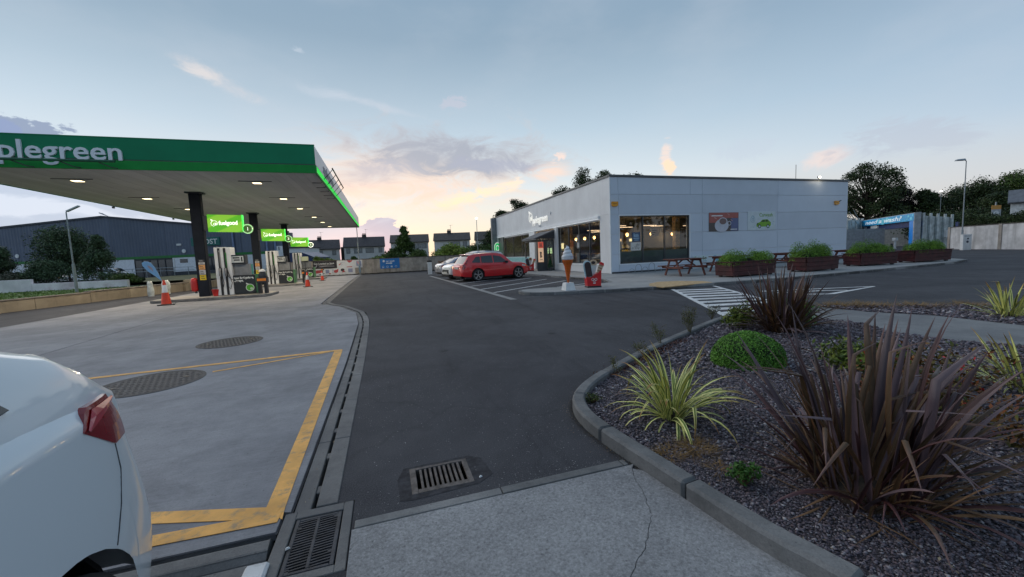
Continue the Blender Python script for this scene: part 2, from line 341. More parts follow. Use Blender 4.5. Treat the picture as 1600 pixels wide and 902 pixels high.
class MB:
    """collects simple solids into one mesh; geometry may be given in site coordinates (world=True on build)"""
    def __init__(s): s.v = []; s.f = []; s.mi = []; s.cur = 0
    def add(s, vs, fs):
        b = len(s.v); s.v.extend([tuple(v) for v in vs]); s.f.extend([tuple(i + b for i in f) for f in fs]); s.mi.extend([s.cur] * len(fs)); return s
    def box(s, x0, y0, z0, x1, y1, z1):
        if x1 < x0: x0, x1 = x1, x0
        if y1 < y0: y0, y1 = y1, y0
        if z1 < z0: z0, z1 = z1, z0
        return s.add([(x0, y0, z0), (x1, y0, z0), (x1, y1, z0), (x0, y1, z0), (x0, y0, z1), (x1, y0, z1), (x1, y1, z1), (x0, y1, z1)],
                     [(0, 3, 2, 1), (4, 5, 6, 7), (0, 1, 5, 4), (1, 2, 6, 5), (2, 3, 7, 6), (3, 0, 4, 7)])
    def prism(s, pts, z0, z1):
        """pts: plan outline, counter-clockwise"""
        n = len(pts); vs = [(p[0], p[1], z0) for p in pts] + [(p[0], p[1], z1) for p in pts]
        tri = tessellate_polygon([[Vector((p[0], p[1], 0)) for p in pts]])
        a = sum(pts[i][0] * pts[(i + 1) % n][1] - pts[(i + 1) % n][0] * pts[i][1] for i in range(n))
        fs = []
        for t in tri:
            q = [pts[i] for i in t]
            ar = (q[1][0] - q[0][0]) * (q[2][1] - q[0][1]) - (q[2][0] - q[0][0]) * (q[1][1] - q[0][1])
            t = t if ar > 0 else t[::-1]
            fs.append(tuple(i + n for i in t)); fs.append(tuple(t[::-1]))
        for i in range(n):
            j = (i + 1) % n
            fs.append((i, j, j + n, i + n) if a > 0 else (j, i, i + n, j + n))
        return s.add(vs, fs)
    def xprism(s, pts, axis, a0, a1):
        """outline in the plane across the axis: for 'x' pts are (y,z); for 'y' pts are (x,z)"""
        n = len(pts)
        mk = (lambda p, a: (a, p[0], p[1])) if axis == 'x' else (lambda p, a: (p[0], a, p[1]))
        vs = [mk(p, a0) for p in pts] + [mk(p, a1) for p in pts]
        tri = tessellate_polygon([[Vector((p[0], p[1], 0)) for p in pts]])
        fs = [tuple(t) for t in tri] + [tuple(i + n for i in t[::-1]) for t in tri]
        fs += [(i, (i + 1) % n, (i + 1) % n + n, i + n) for i in range(n)]
        return s.add(vs, fs)
    def bar(s, p, q, w, h=None, upv=(0, 0, 1)):
        p, q = Vector(p), Vector(q); d = (q - p).normalized(); h = h or w
        u = Vector(upv); a = d.cross(u)
        if a.length < 1e-4: a = d.cross(Vector((1, 0, 0)))
        a.normalize(); b = a.cross(d).normalized(); a *= w / 2; b *= h / 2
        return s.add([p - a - b, p + a - b, p + a + b, p - a + b, q - a - b, q + a - b, q + a + b, q - a + b],
                     [(0, 1, 2, 3), (7, 6, 5, 4), (0, 4, 5, 1), (1, 5, 6, 2), (2, 6, 7, 3), (3, 7, 4, 0)])
    def tube(s, pts, r, n=10, cap=True):
        pts = [Vector(p) for p in pts]; rr = r if isinstance(r, (list, tuple)) else [r] * len(pts); rings = []
        ref = None
        for i, p in enumerate(pts):
            d = (pts[min(i + 1, len(pts) - 1)] - pts[max(i - 1, 0)]).normalized()
            if ref is None: ref = Vector((0, 0, 1)) if abs(d.z) < 0.9 else Vector((1, 0, 0))
            a = d.cross(ref).normalized(); b = a.cross(d).normalized(); ref = b
            rings.append([p + (a * math.cos(2 * math.pi * k / n) + b * math.sin(2 * math.pi * k / n)) * rr[i] for k in range(n)])
        vs = [v for rg in rings for v in rg]; fs = []
        for i in range(len(pts) - 1):
            for k in range(n):
                k2 = (k + 1) % n; fs.append((i * n + k, i * n + k2, (i + 1) * n + k2, (i + 1) * n + k))
        if cap: fs.append(tuple(range(n - 1, -1, -1))); fs.append(tuple((len(pts) - 1) * n + k for k in range(n)))
        return s.add(vs, fs)
    def lathe(s, prof, n=20, c=(0, 0, 0), axis='z', cap=True):
        vs = []; m_ = len(prof)
        for r_, h in prof:
            for k in range(n):
                a = 2 * math.pi * k / n; x, y = r_ * math.cos(a), r_ * math.sin(a)
                p = (x, y, h) if axis == 'z' else ((x, h, y) if axis == 'y' else (h, x, y))
                vs.append((p[0] + c[0], p[1] + c[1], p[2] + c[2]))
        fs = []
        for i in range(m_ - 1):
            for k in range(n):
                k2 = (k + 1) % n; fs.append((i * n + k, i * n + k2, (i + 1) * n + k2, (i + 1) * n + k))
        if cap: fs.append(tuple(range(n - 1, -1, -1))); fs.append(tuple((m_ - 1) * n + k for k in range(n)))
        return s.add(vs, fs)
    def grid(s, P, closed=False):
        """P[i][j] points"""
        a, b = len(P), len(P[0]); vs = [p for row in P for p in row]; fs = []
        for i in range(a - 1):
            for j in range(b - (0 if closed else 1)):
                j2 = (j + 1) % b; fs.append((i * b + j, i * b + j2, (i + 1) * b + j2, (i + 1) * b + j))
        return s.add(vs, fs)
    def build(s, name, material, parent=None, smooth=False, world=False, bevel=0.0, fix=False, mesh_only=False):
        off = Vector((0, 0, 0))
        if world and parent is not None:
            q = parent
            while q is not None: off = off + q.location; q = q.parent
        me = bpy.data.meshes.new(name); me.from_pydata([(v[0] - off.x, v[1] - off.y, v[2] - off.z) for v in s.v], [], s.f)
        if max(s.mi, default=0) > 0: me.polygons.foreach_set('material_index', s.mi)
        if fix or bevel or smooth:
            bm = bmesh.new(); bm.from_mesh(me)
            if smooth: bmesh.ops.remove_doubles(bm, verts=bm.verts, dist=1e-5)
            if bevel:
                bmesh.ops.bevel(bm, geom=[e for e in bm.edges if e.calc_face_angle(0) > 0.5], offset=bevel, segments=1 if bevel < 0.02 else 2, affect='EDGES', clamp_overlap=True)
            bmesh.ops.recalc_face_normals(bm, faces=bm.faces); bm.to_mesh(me); bm.free()
        if mesh_only:
            for mm in (material if isinstance(material, (list, tuple)) else [material]): me.materials.append(mm)
            if smooth: me.polygons.foreach_set('use_smooth', [True] * len(me.polygons))
            return me
        return link_mesh(name, me, material, parent, smooth)
def quick(name, V, Fc, material, parent=None, smooth=False, colors=None):
    """big meshes straight from arrays; Fc is (M,3) or (M,4)"""
    me = bpy.data.meshes.new(name); V = np.asarray(V, np.float32); Fc = np.asarray(Fc, np.int32); k = Fc.shape[1]
    me.vertices.add(len(V)); me.vertices.foreach_set('co', V.ravel())
    me.loops.add(Fc.size); me.loops.foreach_set('vertex_index', Fc.ravel())
    me.polygons.add(len(Fc)); me.polygons.foreach_set('loop_start', np.arange(0, Fc.size, k, dtype=np.int32))
    me.update(calc_edges=True); me.validate()
    return link_mesh(name, me, material, parent, smooth)
def text_mesh(txt, size, origin, xdir, updir, extrude=0.01, align='LEFT', bold=0.0, squeeze=1.0, shear=0.0):
    cu = bpy.data.curves.new('lettering', 'FONT'); cu.body = txt; cu.size = size; cu.extrude = extrude; cu.align_x = align
    cu.offset = bold; cu.resolution_u = 3; cu.shear = shear
    ob = bpy.data.objects.new('lettering', cu); me = bpy.data.meshes.new_from_object(ob)
    bpy.data.objects.remove(ob); bpy.data.curves.remove(cu)
    X = Vector(xdir).normalized() * squeeze; Z = Vector(updir).normalized(); N = Vector(xdir).normalized().cross(Z)
    M = Matrix(((X.x, Z.x, N.x, origin[0]), (X.y, Z.y, N.y, origin[1]), (X.z, Z.z, N.z, origin[2]), (0, 0, 0, 1)))
    me.transform(M); return me
def text(name, txt, size, origin, xdir, material, parent, updir=(0, 0, 1), world=True, **k):
    off = Vector((0, 0, 0))
    if world:
        q = parent
        while q is not None: off = off + q.location; q = q.parent
    me = text_mesh(txt, size, Vector(origin) - off, xdir, updir, **k); me.name = name; me.materials.clear()
    return link_mesh(name, me, material, parent)
class Frame:
    """a flat print surface: u along it, v up, n out of it; adds flat shapes a little proud"""
    def __init__(s, o, u, v=(0, 0, 1)):
        s.o = Vector(o); s.u = Vector(u).normalized(); s.v = Vector(v).normalized(); s.n = s.u.cross(s.v)
    def p(s, a, b, c=0.0): return s.o + s.u * a + s.v * b + s.n * c
    def poly(s, mb, pts, c0=0.0, c1=0.003):
        n = len(pts); vs = [s.p(a, b, c0) for a, b in pts] + [s.p(a, b, c1) for a, b in pts]
        ar = sum(pts[i][0] * pts[(i + 1) % n][1] - pts[(i + 1) % n][0] * pts[i][1] for i in range(n))
        tri = tessellate_polygon([[Vector((a, b, 0)) for a, b in pts]]); fs = []
        for t in tri:
            q = [pts[i] for i in t]; sg = (q[1][0] - q[0][0]) * (q[2][1] - q[0][1]) - (q[2][0] - q[0][0]) * (q[1][1] - q[0][1])
            t = t if sg > 0 else t[::-1]
            fs.append(tuple(i + n for i in t)); fs.append(tuple(t[::-1]))
        for i in range(n):
            j = (i + 1) % n; fs.append((i, j, j + n, i + n) if ar > 0 else (j, i, i + n, j + n))
        mb.add(vs, fs); return mb
    def rect(s, mb, a0, b0, a1, b1, c0=0.0, c1=0.003): return s.poly(mb, [(a0, b0), (a1, b0), (a1, b1), (a0, b1)], c0, c1)
    def disc(s, mb, a, b, r, c0=0.0, c1=0.003, n=20, sx=1.0): return s.poly(mb, [(a + r * sx * math.cos(2 * math.pi * k / n), b + r * math.sin(2 * math.pi * k / n)) for k in range(n)], c0, c1)
    def ring(s, mb, a, b, r, w, c0=0.0, c1=0.003, n=22, t0=0.0, t1=2 * math.pi):
        full = abs(t1 - t0 - 2 * math.pi) < 1e-6
        for k in range(n):
            u0, u1 = t0 + (t1 - t0) * k / n, t0 + (t1 - t0) * (k + 1) / n
            s.poly(mb, [(a + (r - w) * math.cos(u0), b + (r - w) * math.sin(u0)), (a + r * math.cos(u0), b + r * math.sin(u0)),
                        (a + r * math.cos(u1), b + r * math.sin(u1)), (a + (r - w) * math.cos(u1), b + (r - w) * math.sin(u1))], c0, c1)
        return mb
def apple_logo(fr, mb, a, b, r, c0, c1):
    """ring with a stalk leaf and a small bowl-and-stem letter a"""
    fr.ring(mb, a, b, r, r * 0.13, c0, c1, t0=R(-35), t1=R(265), n=26)
    fr.ring(mb, a + r * 0.14, b - r * 0.22, r * 0.42, r * 0.15, c0, c1, n=18)
    fr.rect(mb, a + r * 0.42, b - r * 0.66, a + r * 0.57, b + r * 0.22, c0, c1)
    fr.poly(mb, [(a - r * 0.25, b + r * 1.08), (a - r * 0.95, b + r * 1.5), (a - r * 1.0, b + r * 1.1), (a - r * 0.7, b + r * 0.95)], c0, c1)
    return mb
# ================================================================== GROUND
def offset_poly(pts, d):
    """shift a polyline to its left by d (negative: right)"""
    P = [Vector((p[0], p[1])) for p in pts]; out = []
    for i, p in enumerate(P):
        a = (P[i] - P[i - 1]).normalized() if i > 0 else None
        b = (P[i + 1] - P[i]).normalized() if i < len(P) - 1 else None
        if a is None: a = b
        if b is None: b = a
        n = Vector((-(a + b).y, (a + b).x)).normalized(); k = 1.0 / max(0.5, n.dot(Vector((-a.y, a.x))))
        out.append(p + n * d * k)
    return out
def sheet(name, outline, z, material, holes=(), parent=None, kind='structure', thick=0.0):
    loops = [[Vector((p[0], p[1], 0)) for p in outline]] + [[Vector((p[0], p[1], 0)) for p in h] for h in holes]
    flat = [v for l in loops for v in l]; tri = tessellate_polygon(loops)
    me = bpy.data.meshes.new(name)
    fs = []
    for t in tri:
        a, b, c = (flat[i] for i in t)
        fs.append(t if (b - a).cross(c - a).z > 0 else t[::-1])
    me.from_pydata([(v.x, v.y, z) for v in flat], [], fs); me.validate()
    if thick:
        mb = MB(); mb.v = [(v.x, v.y, z) for v in flat]; mb.f = [tuple(f) for f in fs]; mb.mi = [0] * len(fs)
        k = 0
        for l in loops:
            n = len(l)
            b0 = len(mb.v); mb.v += [(v.x, v.y, z - thick) for v in l]
            for i in range(n):
                j = (i + 1) % n; mb.f.append((k + i, k + j, b0 + j, b0 + i)); mb.mi.append(0)
            k += n
        o = mb.build(name, material, parent, fix=True)
    else: o = link_mesh(name, me, material, parent)
    if kind and parent is None: o['kind'] = kind
    return o
GRASS_G = mat('field_grass', (0.045, 0.07, 0.02), 0.9, var=0.35, scale=0.6, stain=0.5, stain_col=(0.11, 0.085, 0.03, 1), stain_scale=0.35, bump=0.5, bscale=20)
# land out to the horizon
mb = MB(); n = 40
rings = [0, 60, 200, 600, 1500, 4000]
vs = [(0, 0, -0.3)]
for r_ in rings[1:]:
    for k in range(n): vs.append((r_ * math.cos(2 * math.pi * k / n), r_ * math.sin(2 * math.pi * k / n), -0.3))
fs = [(0, 1 + k, 1 + (k + 1) % n) for k in range(n)]
for i in range(len(rings) - 2):
    for k in range(n):
        a = 1 + i * n; fs.append((a + k, a + n + k, a + n + (k + 1) % n, a + (k + 1) % n))
mb.add(vs, fs); land = mb.build('ground', GRASS_G); land['kind'] = 'structure'

DRAIN_C = [(-0.53, 2.665), (-0.53, 6.5), (-0.58, 10.36), (-0.76, 12.45), (-1.47, 14.70), (-2.20, 15.95), (-2.32, 24.0), (-2.42, 34.0), (-2.46, 45.4)]
dl = offset_poly(DRAIN_C, 0.115); dr = offset_poly(DRAIN_C, -0.145)
hole_big = [(-14, 2.05), (-0.285, 2.05), (-0.285, 2.665)] + [(p.x, p.y) for p in dr] + [(p.x, p.y) for p in dl[::-1]] + [(-0.69, 2.665), (-0.69, 2.48), (-14, 2.48)]
hole_big = [p for i, p in enumerate(hole_big)]
G2 = (0.095, 2.605, 0.475, 2.895)      # road gully opening
hole2 = [(G2[0], G2[1]), (G2[2], G2[1]), (G2[2], G2[3]), (G2[0], G2[3])]
sheet('asphalt_road', [(-70, -25), (110, -25), (110, 62), (12.6, 62), (12.6, 46.2), (-25, 46.2), (-25, 62), (-70, 62)], 0.0, ASPHALT, holes=[hole_big, hole2])
# slabs of the fuel forecourt
SL = [(p.x - 0.012, p.y) for p in dl]
def jx(y): return -6.30 - 0.052 * (y - 9.2)
GAP = 0.012
slab_a = [(jx(2.49) + GAP, 2.49), (-0.70, 2.49), (-0.70, 2.68)] + [SL[0]] + SL[1:5] + [(SL[5][0], SL[5][1])] + [(SL[6][0], 24.0)] + [(jx(24.0) + GAP, 24.0)]
sheet('concrete_slab', slab_a, 0.010, CONC, thick=0.05)
slab_b = [(jx(24.02) + GAP, 24.02), (SL[6][0], 24.02), SL[7], SL[8], (jx(45.4) + GAP, 45.4)]
sheet('concrete_slab', slab_b, 0.010, CONC, thick=0.05)
slab_c = [(-11.4, 2.49), (jx(2.49) - GAP, 2.49), (jx(45.4) - GAP, 45.4), (-10.9, 45.4), (-10.9, 16)]
sheet('concrete_slab', slab_c, 0.010, CONC, thick=0.05)
sheet('concrete_slab', [(-14, -8), (-0.71, -8), (-0.71, 2.045), (-14, 2.045)], 0.008, CONC, thick=0.05)
# textured concrete apron by the camera with a flush edging
def apron_edge(x): return 2.335
# crack: the apron is two pieces with a hairline between them
crack = [(1.56, 2.30), (1.50, 2.18), (1.47, 2.05), (1.41, 1.93), (1.37, 1.84), (1.28, 1.74), (1.17, 1.63), (1.08, 1.57), (0.96, 1.47), (0.84, 1.42), (0.70, 1.35), (0.52, 1.31), (0.35, 1.24), (0.1, 1.2), (-0.28, 1.18)]
cr2 = []
for i in range(len(crack) - 1):
    a, b = Vector(crack[i]), Vector(crack[i + 1]); d = (b - a).normalized(); nn_ = Vector((-d.y, d.x))
    for k in range(5): cr2.append(a.lerp(b, k / 5) + nn_ * random.uniform(-0.006, 0.006))
cr2.append(Vector(crack[-1])); crk_o = [p + Vector((0.0030, -0.0025)) for p in cr2]
sheet('concrete_apron', [(p.x, p.y) for p in cr2[::-1]] + [(1.60, 2.345), (-0.28, 2.345)], 0.012, CONC_EXP, thick=0.02)
sheet('concrete_apron', [(-0.28, -8)] + [(2.1, -8), (2.12, -1.5), (1.95, 0.2), (1.79, 1.08), (1.70, 1.47), (1.615, 2.25)] + [(p.x, p.y) for p in crk_o], 0.012, CONC_EXP, thick=0.02)
edg = setting('edging')
x = -0.27
while x < 1.55:
    x2 = min(x + 0.9, 1.57)
    MB().box(x + 0.003, 2.352, -0.05, x2 - 0.003, 2.425, 0.016 + random.uniform(-.002, .002)).build('edging_stone', KERBM, edg, bevel=0.004); x = x2

# ------------------------------------------------------------------ drainage channel of separate precast units
chan = setting('drainage_channel')
def along(pts, s):
    for i in range(len(pts) - 1):
        a, b = Vector(pts[i]), Vector(pts[i + 1]); L = (b - a).length
        if s <= L or i == len(pts) - 2: return a + (b - a) * (s / L), (b - a).normalized()
        s -= L
total = sum((Vector(DRAIN_C[i + 1]) - Vector(DRAIN_C[i])).length for i in range(len(DRAIN_C) - 1))
s = 0.0; k = 0
while s < total - 0.05:
    L = min(1.0, total - s); p, d = along(DRAIN_C, s + 0.002); q, d2 = along(DRAIN_C, s + L - 0.004); nrm = Vector((-d.y, d.x)); dd = (q - p).normalized(); nrm = Vector((-dd.y, dd.x))
    mb = MB()
    jit = random.uniform(-0.003, 0.003)
    def seg(a0, a1, o0, o1, zt, zb=-0.2):
        A, B = p + dd * a0, p + dd * a1
        mb.prism([tuple(A + nrm * o0), tuple(B + nrm * o0), tuple(B + nrm * o1), tuple(A + nrm * o1)], zb, zt)
    LL = (q - p).length
    seg(0, LL, 0.016, 0.113, -0.010 + jit); seg(0, LL, -0.143, -0.016, 0.006 + jit * 0.7)
    nb = 2
    for b_ in range(nb):
        c0 = LL * (b_ + 0.5) / nb; seg(c0 - 0.045, c0 + 0.045, -0.0165, 0.0165, -0.016)
    seg(0, LL, -0.016, 0.016, -0.17)
    mb.build('channel_unit', DRAINM, chan, bevel=0.005); s += L; k += 1
x = -0.715
while x > -6.0:
    x2 = x - 0.95
    mb = MB(); mb.xprism([(2.315, -0.2), (2.468, -0.2), (2.468, -0.012), (2.44, 0.004), (2.36, 0.0), (2.315, -0.03)], 'x', x2 + 0.004, x)
    mb.box(x2 + 0.004, 2.065, -0.2, x, 2.275, 0.0)
    mb.box(x2 + .25, 2.274, -0.2, x2 + 0.33, 2.316, -0.03)
    mb.build('channel_unit', DRAINM, chan, bevel=0.006); x = x2
MB().box(-14, 2.06, -0.3, -0.3, 2.47, -0.19).build('channel_bed', mat('drain_silt', (0.03, 0.028, 0.025), 0.9), chan)
t = thing('painted_block', 'white painted concrete block at the end of the cross drain beside the long grating', 'block', (-0.72, 2.165, 0.0))
MB().box(-0.775, 2.10, -0.005, -0.665, 2.235, 0.028).build('block', mat('block_paint', (0.62, 0.63, 0.64), 0.6, stain=0.5, stain_scale=14, stain_col=(0.2, 0.2, 0.2, 1)), t, world=True, bevel=0.012)
# the gully with two rows of slots at the channel's end
t = thing('gully_grating', 'long iron gully grating with two rows of slots at the end of the channel', 'drain', (-0.485, 2.355, 0))
mb = MB(); X0, X1, Y0, Y1 = -0.685, -0.29, 2.052, 2.66
mb.box(X0, Y0, -0.2, X0 + 0.07, Y1, 0.004); mb.box(X1 - 0.055, Y0, -0.2, X1, Y1, 0.004)
mb.box(X0 + 0.07, Y0, -0.2, X1 - 0.055, Y0 + 0.06, 0.004); mb.box(X0 + 0.07, Y1 - 0.075, -0.2, X1 - 0.055, Y1, 0.004)
mb.build('surround', DRAINM, t, world=True, bevel=0.004)
gx0, gx1, gy0, gy1 = X0 + 0.078, X1 - 0.063, Y0 + 0.068, Y1 - 0.083
fr = MB(); fr.box(gx0, gy0, -0.04, gx0 + 0.022, gy1, 0.0); fr.box(gx1 - 0.022, gy0, -0.04, gx1, gy1, 0.0)
fr.box(gx0 + .022, gy0, -0.04, gx1 - .022, gy0 + 0.02, 0.0); fr.box(gx0 + .022, gy1 - 0.02, -0.04, gx1 - .022, gy1, 0.0)
gm = (gx0 + gx1) / 2; fr.box(gm - 0.009, gy0 + .02, -0.04, gm + 0.009, gy1 - .02, 0.001)
fr.build('grating_frame', IRON, t, world=True, bevel=0.003)
nb = 19
barm = None
for i in range(nb):
    yy = gy0 + 0.02 + (gy1 - gy0 - 0.04) * (i + 0.6) / nb
    for side in (0, 1):
        a0, a1 = (gx0 + 0.022, gm - 0.009) if side == 0 else (gm + 0.009, gx1 - 0.022)
        mb = MB(); mb.bar((a0, yy - 0.004, -0.012), (a1, yy + 0.006, -0.012), 0.0085, 0.022)
        mb.build('grating_bar', IRON, t, world=True)
for (a, b) in ((gx0 + .03, gy0 + .03), (gx1 - .03, gy0 + .12), (gx1 - .03, gy1 - .035), (gx0 + .03, gy1 - .08)):
    MB().box(a - .011, b - .012, -0.03, a + .011, b + .012, -0.001).build('lock_lug', IRON, t, world=True)
MB().box(X0 + .02, Y0 + .02, -0.3, X1 - .02, Y1 - .02, -0.26).build('sump', mat('drain_silt', (0.03, 0.028, 0.025)), t, world=True)
# the road gully in the asphalt
t = thing('road_gully', 'small rusty road gully with ten slots set in the asphalt', 'drain', (0.285, 2.75, 0))
mb = MB(); x0, y0, x1, y1 = G2
mb.box(x0 - .022, y0 - .03, -0.02, x0 + .02, y1 + .012, 0.0045); mb.box(x1 - .02, y0 - .03, -0.02, x1 + .018, y1 + .012, 0.0045)
mb.box(x0 + .02, y0 - .03, -0.1, x1 - .02, y0 + .018, 0.0045); mb.box(x0 + .02, y1 - .018, -0.1, x1 - .02, y1 + .012, 0.0045)
mb.build('grating_frame', IRONB, t, world=True, bevel=0.003)
for i in range(9):
    xx = x0 + 0.02 + (x1 - x0 - 0.04) * (i + 1) / 10
    MB().box(xx - 0.0085, y0 + .018, -0.04, xx + 0.0085, y1 - .018, 0.002).build('grating_bar', IRONB, t, world=True, bevel=0.002)
MB().box(x0 - .03, y0 - .03, -0.29, x1 + .03, y1 + .03, -0.25).build('sump', mat('drain_silt', (0.03, 0.028, 0.025)), t, world=True)
sheet('asphalt_patch', [(x0 - .10, y0 - .07), (x0 - .02, y0 - .09), (x1 + .04, y0 - .06), (x1 + .16, y0 + .02), (x1 + .13, y1 - .02), (x1 + .04, y1 + .05), (x0 - .06, y1 + .04), (x0 - .11, y1 - .1)], 0.002,
      mat('patch_asphalt', (0.042, 0.041, 0.046), 0.9, var=0.25, scale=14, bump=0.4, bscale=90, spec=.2), holes=[[(x0 - .022, y0 - .03), (x1 + .018, y0 - .03), (x1 + .018, y1 + .012), (x0 - .022, y1 + .012)]])
# two round covers
def manhole(c, r, label):
    t = thing('manhole_cover', label, 'manhole cover', (c[0], c[1], 0.010), 0.35)
    MB().lathe([(0, 0.001), (r, 0.001), (r, 0.006), (r * 0.93, 0.006), (r * 0.93, 0.003), (r * 0.915, 0.003), (r * .915, 0.006), (r * 0.89, 0.006), (r * .885, 0.005), (0, 0.005)][1:], 56).build('rim', IRON, t)
    mb = MB(); st = r / 9.5
    for i in range(-9, 10):
        for j in range(-9, 10):
            a, b = i * st, j * st
            if math.hypot(a, b) < r * 0.86 and not (abs(i) in (5,) and j in (0,)):
                w_ = st * 0.36; h_ = st * 0.20
                if (i + j) % 2: w_, h_ = h_, w_
                mb.box(a - w_, b - h_, 0.004, a + w_, b + h_, 0.0075)
    o = mb.build('tread', IRON, t); o['kind'] = 'stuff'
    for a in (-1, 1):
        MB().box(a * r * .62 - .03, -0.02, 0.0055, a * r * .62 + .03, 0.02, 0.0115).build('lifting_key', BLACK, t)
manhole((-3.12, 6.52), 0.60, 'round iron manhole cover nearest the white car, crossed by the thin yellow line')
manhole((-3.06, 9.28), 0.56, 'round iron manhole cover farther off toward the pumps')

# ------------------------------------------------------------------ painted markings
def strip(name, p, q, w, z, material, parent=None, taper=None):
    a, b = Vector((p[0], p[1])), Vector((q[0], q[1])); d = (b - a).normalized(); n_ = Vector((-d.y, d.x)); w2 = taper if taper is not None else w
    o = MB().prism([tuple(a - n_ * w / 2), tuple(b - n_ * w2 / 2), tuple(b + n_ * w2 / 2), tuple(a + n_ * w / 2)], z - 0.003, z).build(name, material, parent)
    if parent is None: o['kind'] = 'structure'
    return o
ym = setting('yellow_markings')
ZS = 0.0135
mb = MB().prism([(-0.815, 2.745), (-0.69, 2.60), (-0.70, 2.72), (-0.785, 7.30), (-0.80, 7.42), (-0.93, 7.42), (-0.915, 7.24)], ZS - 0.003, ZS); mb.build('yellow_line', YELLOW_LINE, ym)
def yl(a, b, w, w2=None, z=ZS): strip('yellow_line', a, b, w, z, YELLOW_LINE, ym, w2)
yl((-0.90, 7.365), (-6.2, 7.14), 0.11, 0.10, ZS + .0012); yl((-0.94, 7.33), (-2.50, 6.78), 0.05, 0.07, ZS + 0.0006); yl((-3.68, 6.25), (-5.6, 5.6), 0.07, 0.07)
yl((-0.74, 2.685), (-4.6, 3.92), 0.115, 0.12, ZS + .0012); yl((-0.71, 2.632), (-4.4, 2.80), 0.105, 0.12, ZS + 0.0022)
pm = setting('parking_markings')
strip('edging_strip', gp(672, 431.5), gp(803, 468.5), 0.22, 0.008, PAVE, pm)
for a, b in (((719, 443.6), (800, 433.2)), ((736, 447.6), (830, 434.4)), ((752, 452.4), (854, 436.4)), ((772, 457.4), (884, 438.6)), ((826, 454.2), (915, 443.4)), ((706, 440), (760, 432.5))):
    strip('white_line', gp(*a), gp(*b), 0.10, 0.0045, WHITE_LINE, pm)
cm = setting('crossing_markings')
A0, A1 = Vector((9.99, 12.02)), Vector((6.92, 6.60)); B0, B1 = Vector((11.88, 12.0)), Vector((9.18, 6.92))
strip('white_line', A0, A1, 0.13, 0.0045, WHITE_LINE, cm); strip('white_line', B0, B1, 0.13, 0.0045, WHITE_LINE, cm)
dA = (A1 - A0).normalized(); dB = (B1 - B0).normalized()
for i in range(9):
    tA = 0.30 + i * 0.66; tB = 0.95 + i * 0.62
    if tA > 6.0: continue
    a = A0 + dA * tA; b = B0 + dB * min(tB, 5.5); wv = dA * 0.33
    mb = MB().prism([tuple(a + Vector((0.07, 0))), tuple(a + wv + Vector((0.07, 0))), tuple(b + dB * .30 - Vector((0.07, 0))), tuple(b - Vector((0.07, 0)))], 0.0012, 0.0046); mb.build('crossing_bar', WHITE_LINE, cm)
# the hatched wedge to the right of the crossing
W = [(1240, 459.5), (1365, 448.2), (1298, 460), (1262, 454)]
strip('white_line', gp(1188, 455.5), gp(1366, 447.6), 0.16, 0.0045, WHITE_LINE, cm, 0.08)
strip('white_line', gp(1232, 460.5), gp(1298, 459.6), 0.14, 0.0056, WHITE_LINE, cm)
strip('white_line', gp(1298, 459.6), gp(1366, 447.9), 0.16, 0.0066, WHITE_LINE, cm, 0.06)
strip('white_line', gp(1215, 458), gp(1285, 454.5), 0.16, 0.0075, WHITE_LINE, cm)
strip('white_line', gp(1285, 454.5), gp(1325, 454.0), 0.14, 0.0085, WHITE_LINE, cm)

# ------------------------------------------------------------------ planting bed: kerb stones
def kerb_run(parent, line, width, top, stone=0.9, side=-1, base=-0.05, gap=0.005, m=KERBM, bev=0.018):
    P = [Vector((p[0], p[1])) for p in line]
    cum = [0]
    for i in range(len(P) - 1): cum.append(cum[-1] + (P[i + 1] - P[i]).length)
    def at(s):
        for i in range(len(P) - 1):
            if s <= cum[i + 1] or i == len(P) - 2:
                t_ = (s - cum[i]) / (cum[i + 1] - cum[i]); d = (P[i + 1] - P[i]).normalized(); return P[i].lerp(P[i + 1], t_), d
    s = 0
    while s < cum[-1] - 0.05:
        e = min(s + stone, cum[-1])
        if cum[-1] - e < 0.2: e = cum[-1]
        ss = [s + gap] + [c for c in cum if s + 0.08 < c < e - 0.08] + [e - gap]
        pts = []
        for q in ss: pts.append(at(q)[0])
        inn = offset_poly(pts, side * width)
        ol = [tuple(p) for p in pts] + [tuple(p) for p in inn[::-1]]
        ar = sum(ol[i][0] * ol[(i + 1) % len(ol)][1] - ol[(i + 1) % len(ol)][0] * ol[i][1] for i in range(len(ol)))
        if ar < 0: ol = ol[::-1]
        MB().prism(ol, base, top + random.uniform(-0.004, 0.003)).build('kerb_stone', m, parent, bevel=bev); s = e
def smooth_line(pts, n=4):
    P = [Vector((p[0], p[1])) for p in pts]; out = []
    for i in range(len(P) - 1):
        p0, p1, p2, p3 = P[max(i - 1, 0)], P[i], P[i + 1], P[min(i + 2, len(P) - 1)]
        for k in range(n):
            t_ = k / n
            out.append(0.5 * ((2 * p1) + (p2 - p0) * t_ + (2 * p0 - 5 * p1 + 4 * p2 - p3) * t_ ** 2 + (3 * p1 - p0 - 3 * p2 + p3) * t_ ** 3))
    out.append(P[-1]); return out
bedk = setting('bed_kerb')
KO = [(2.15, -1.5), (1.95, 0.2), (1.79, 1.08), (1.70, 1.47), (1.615, 2.28), (1.57, 2.77), (1.585, 3.16), (1.68, 3.47), (1.84, 3.69), (2.06, 3.90), (2.42, 4.16), (3.4, 4.77), (4.4, 5.31), (5.8, 6.02), (6.88, 6.50)]
KOs = smooth_line(KO, 3)
kerb_run(bedk, KOs, 0.125, 0.115, stone=0.86)
KB = [(9.45, 6.62), (12.6, 4.75), (17, 2.2), (24, -1.8)]
kerb_run(bedk, KB, 0.12, 0.05, stone=0.9)
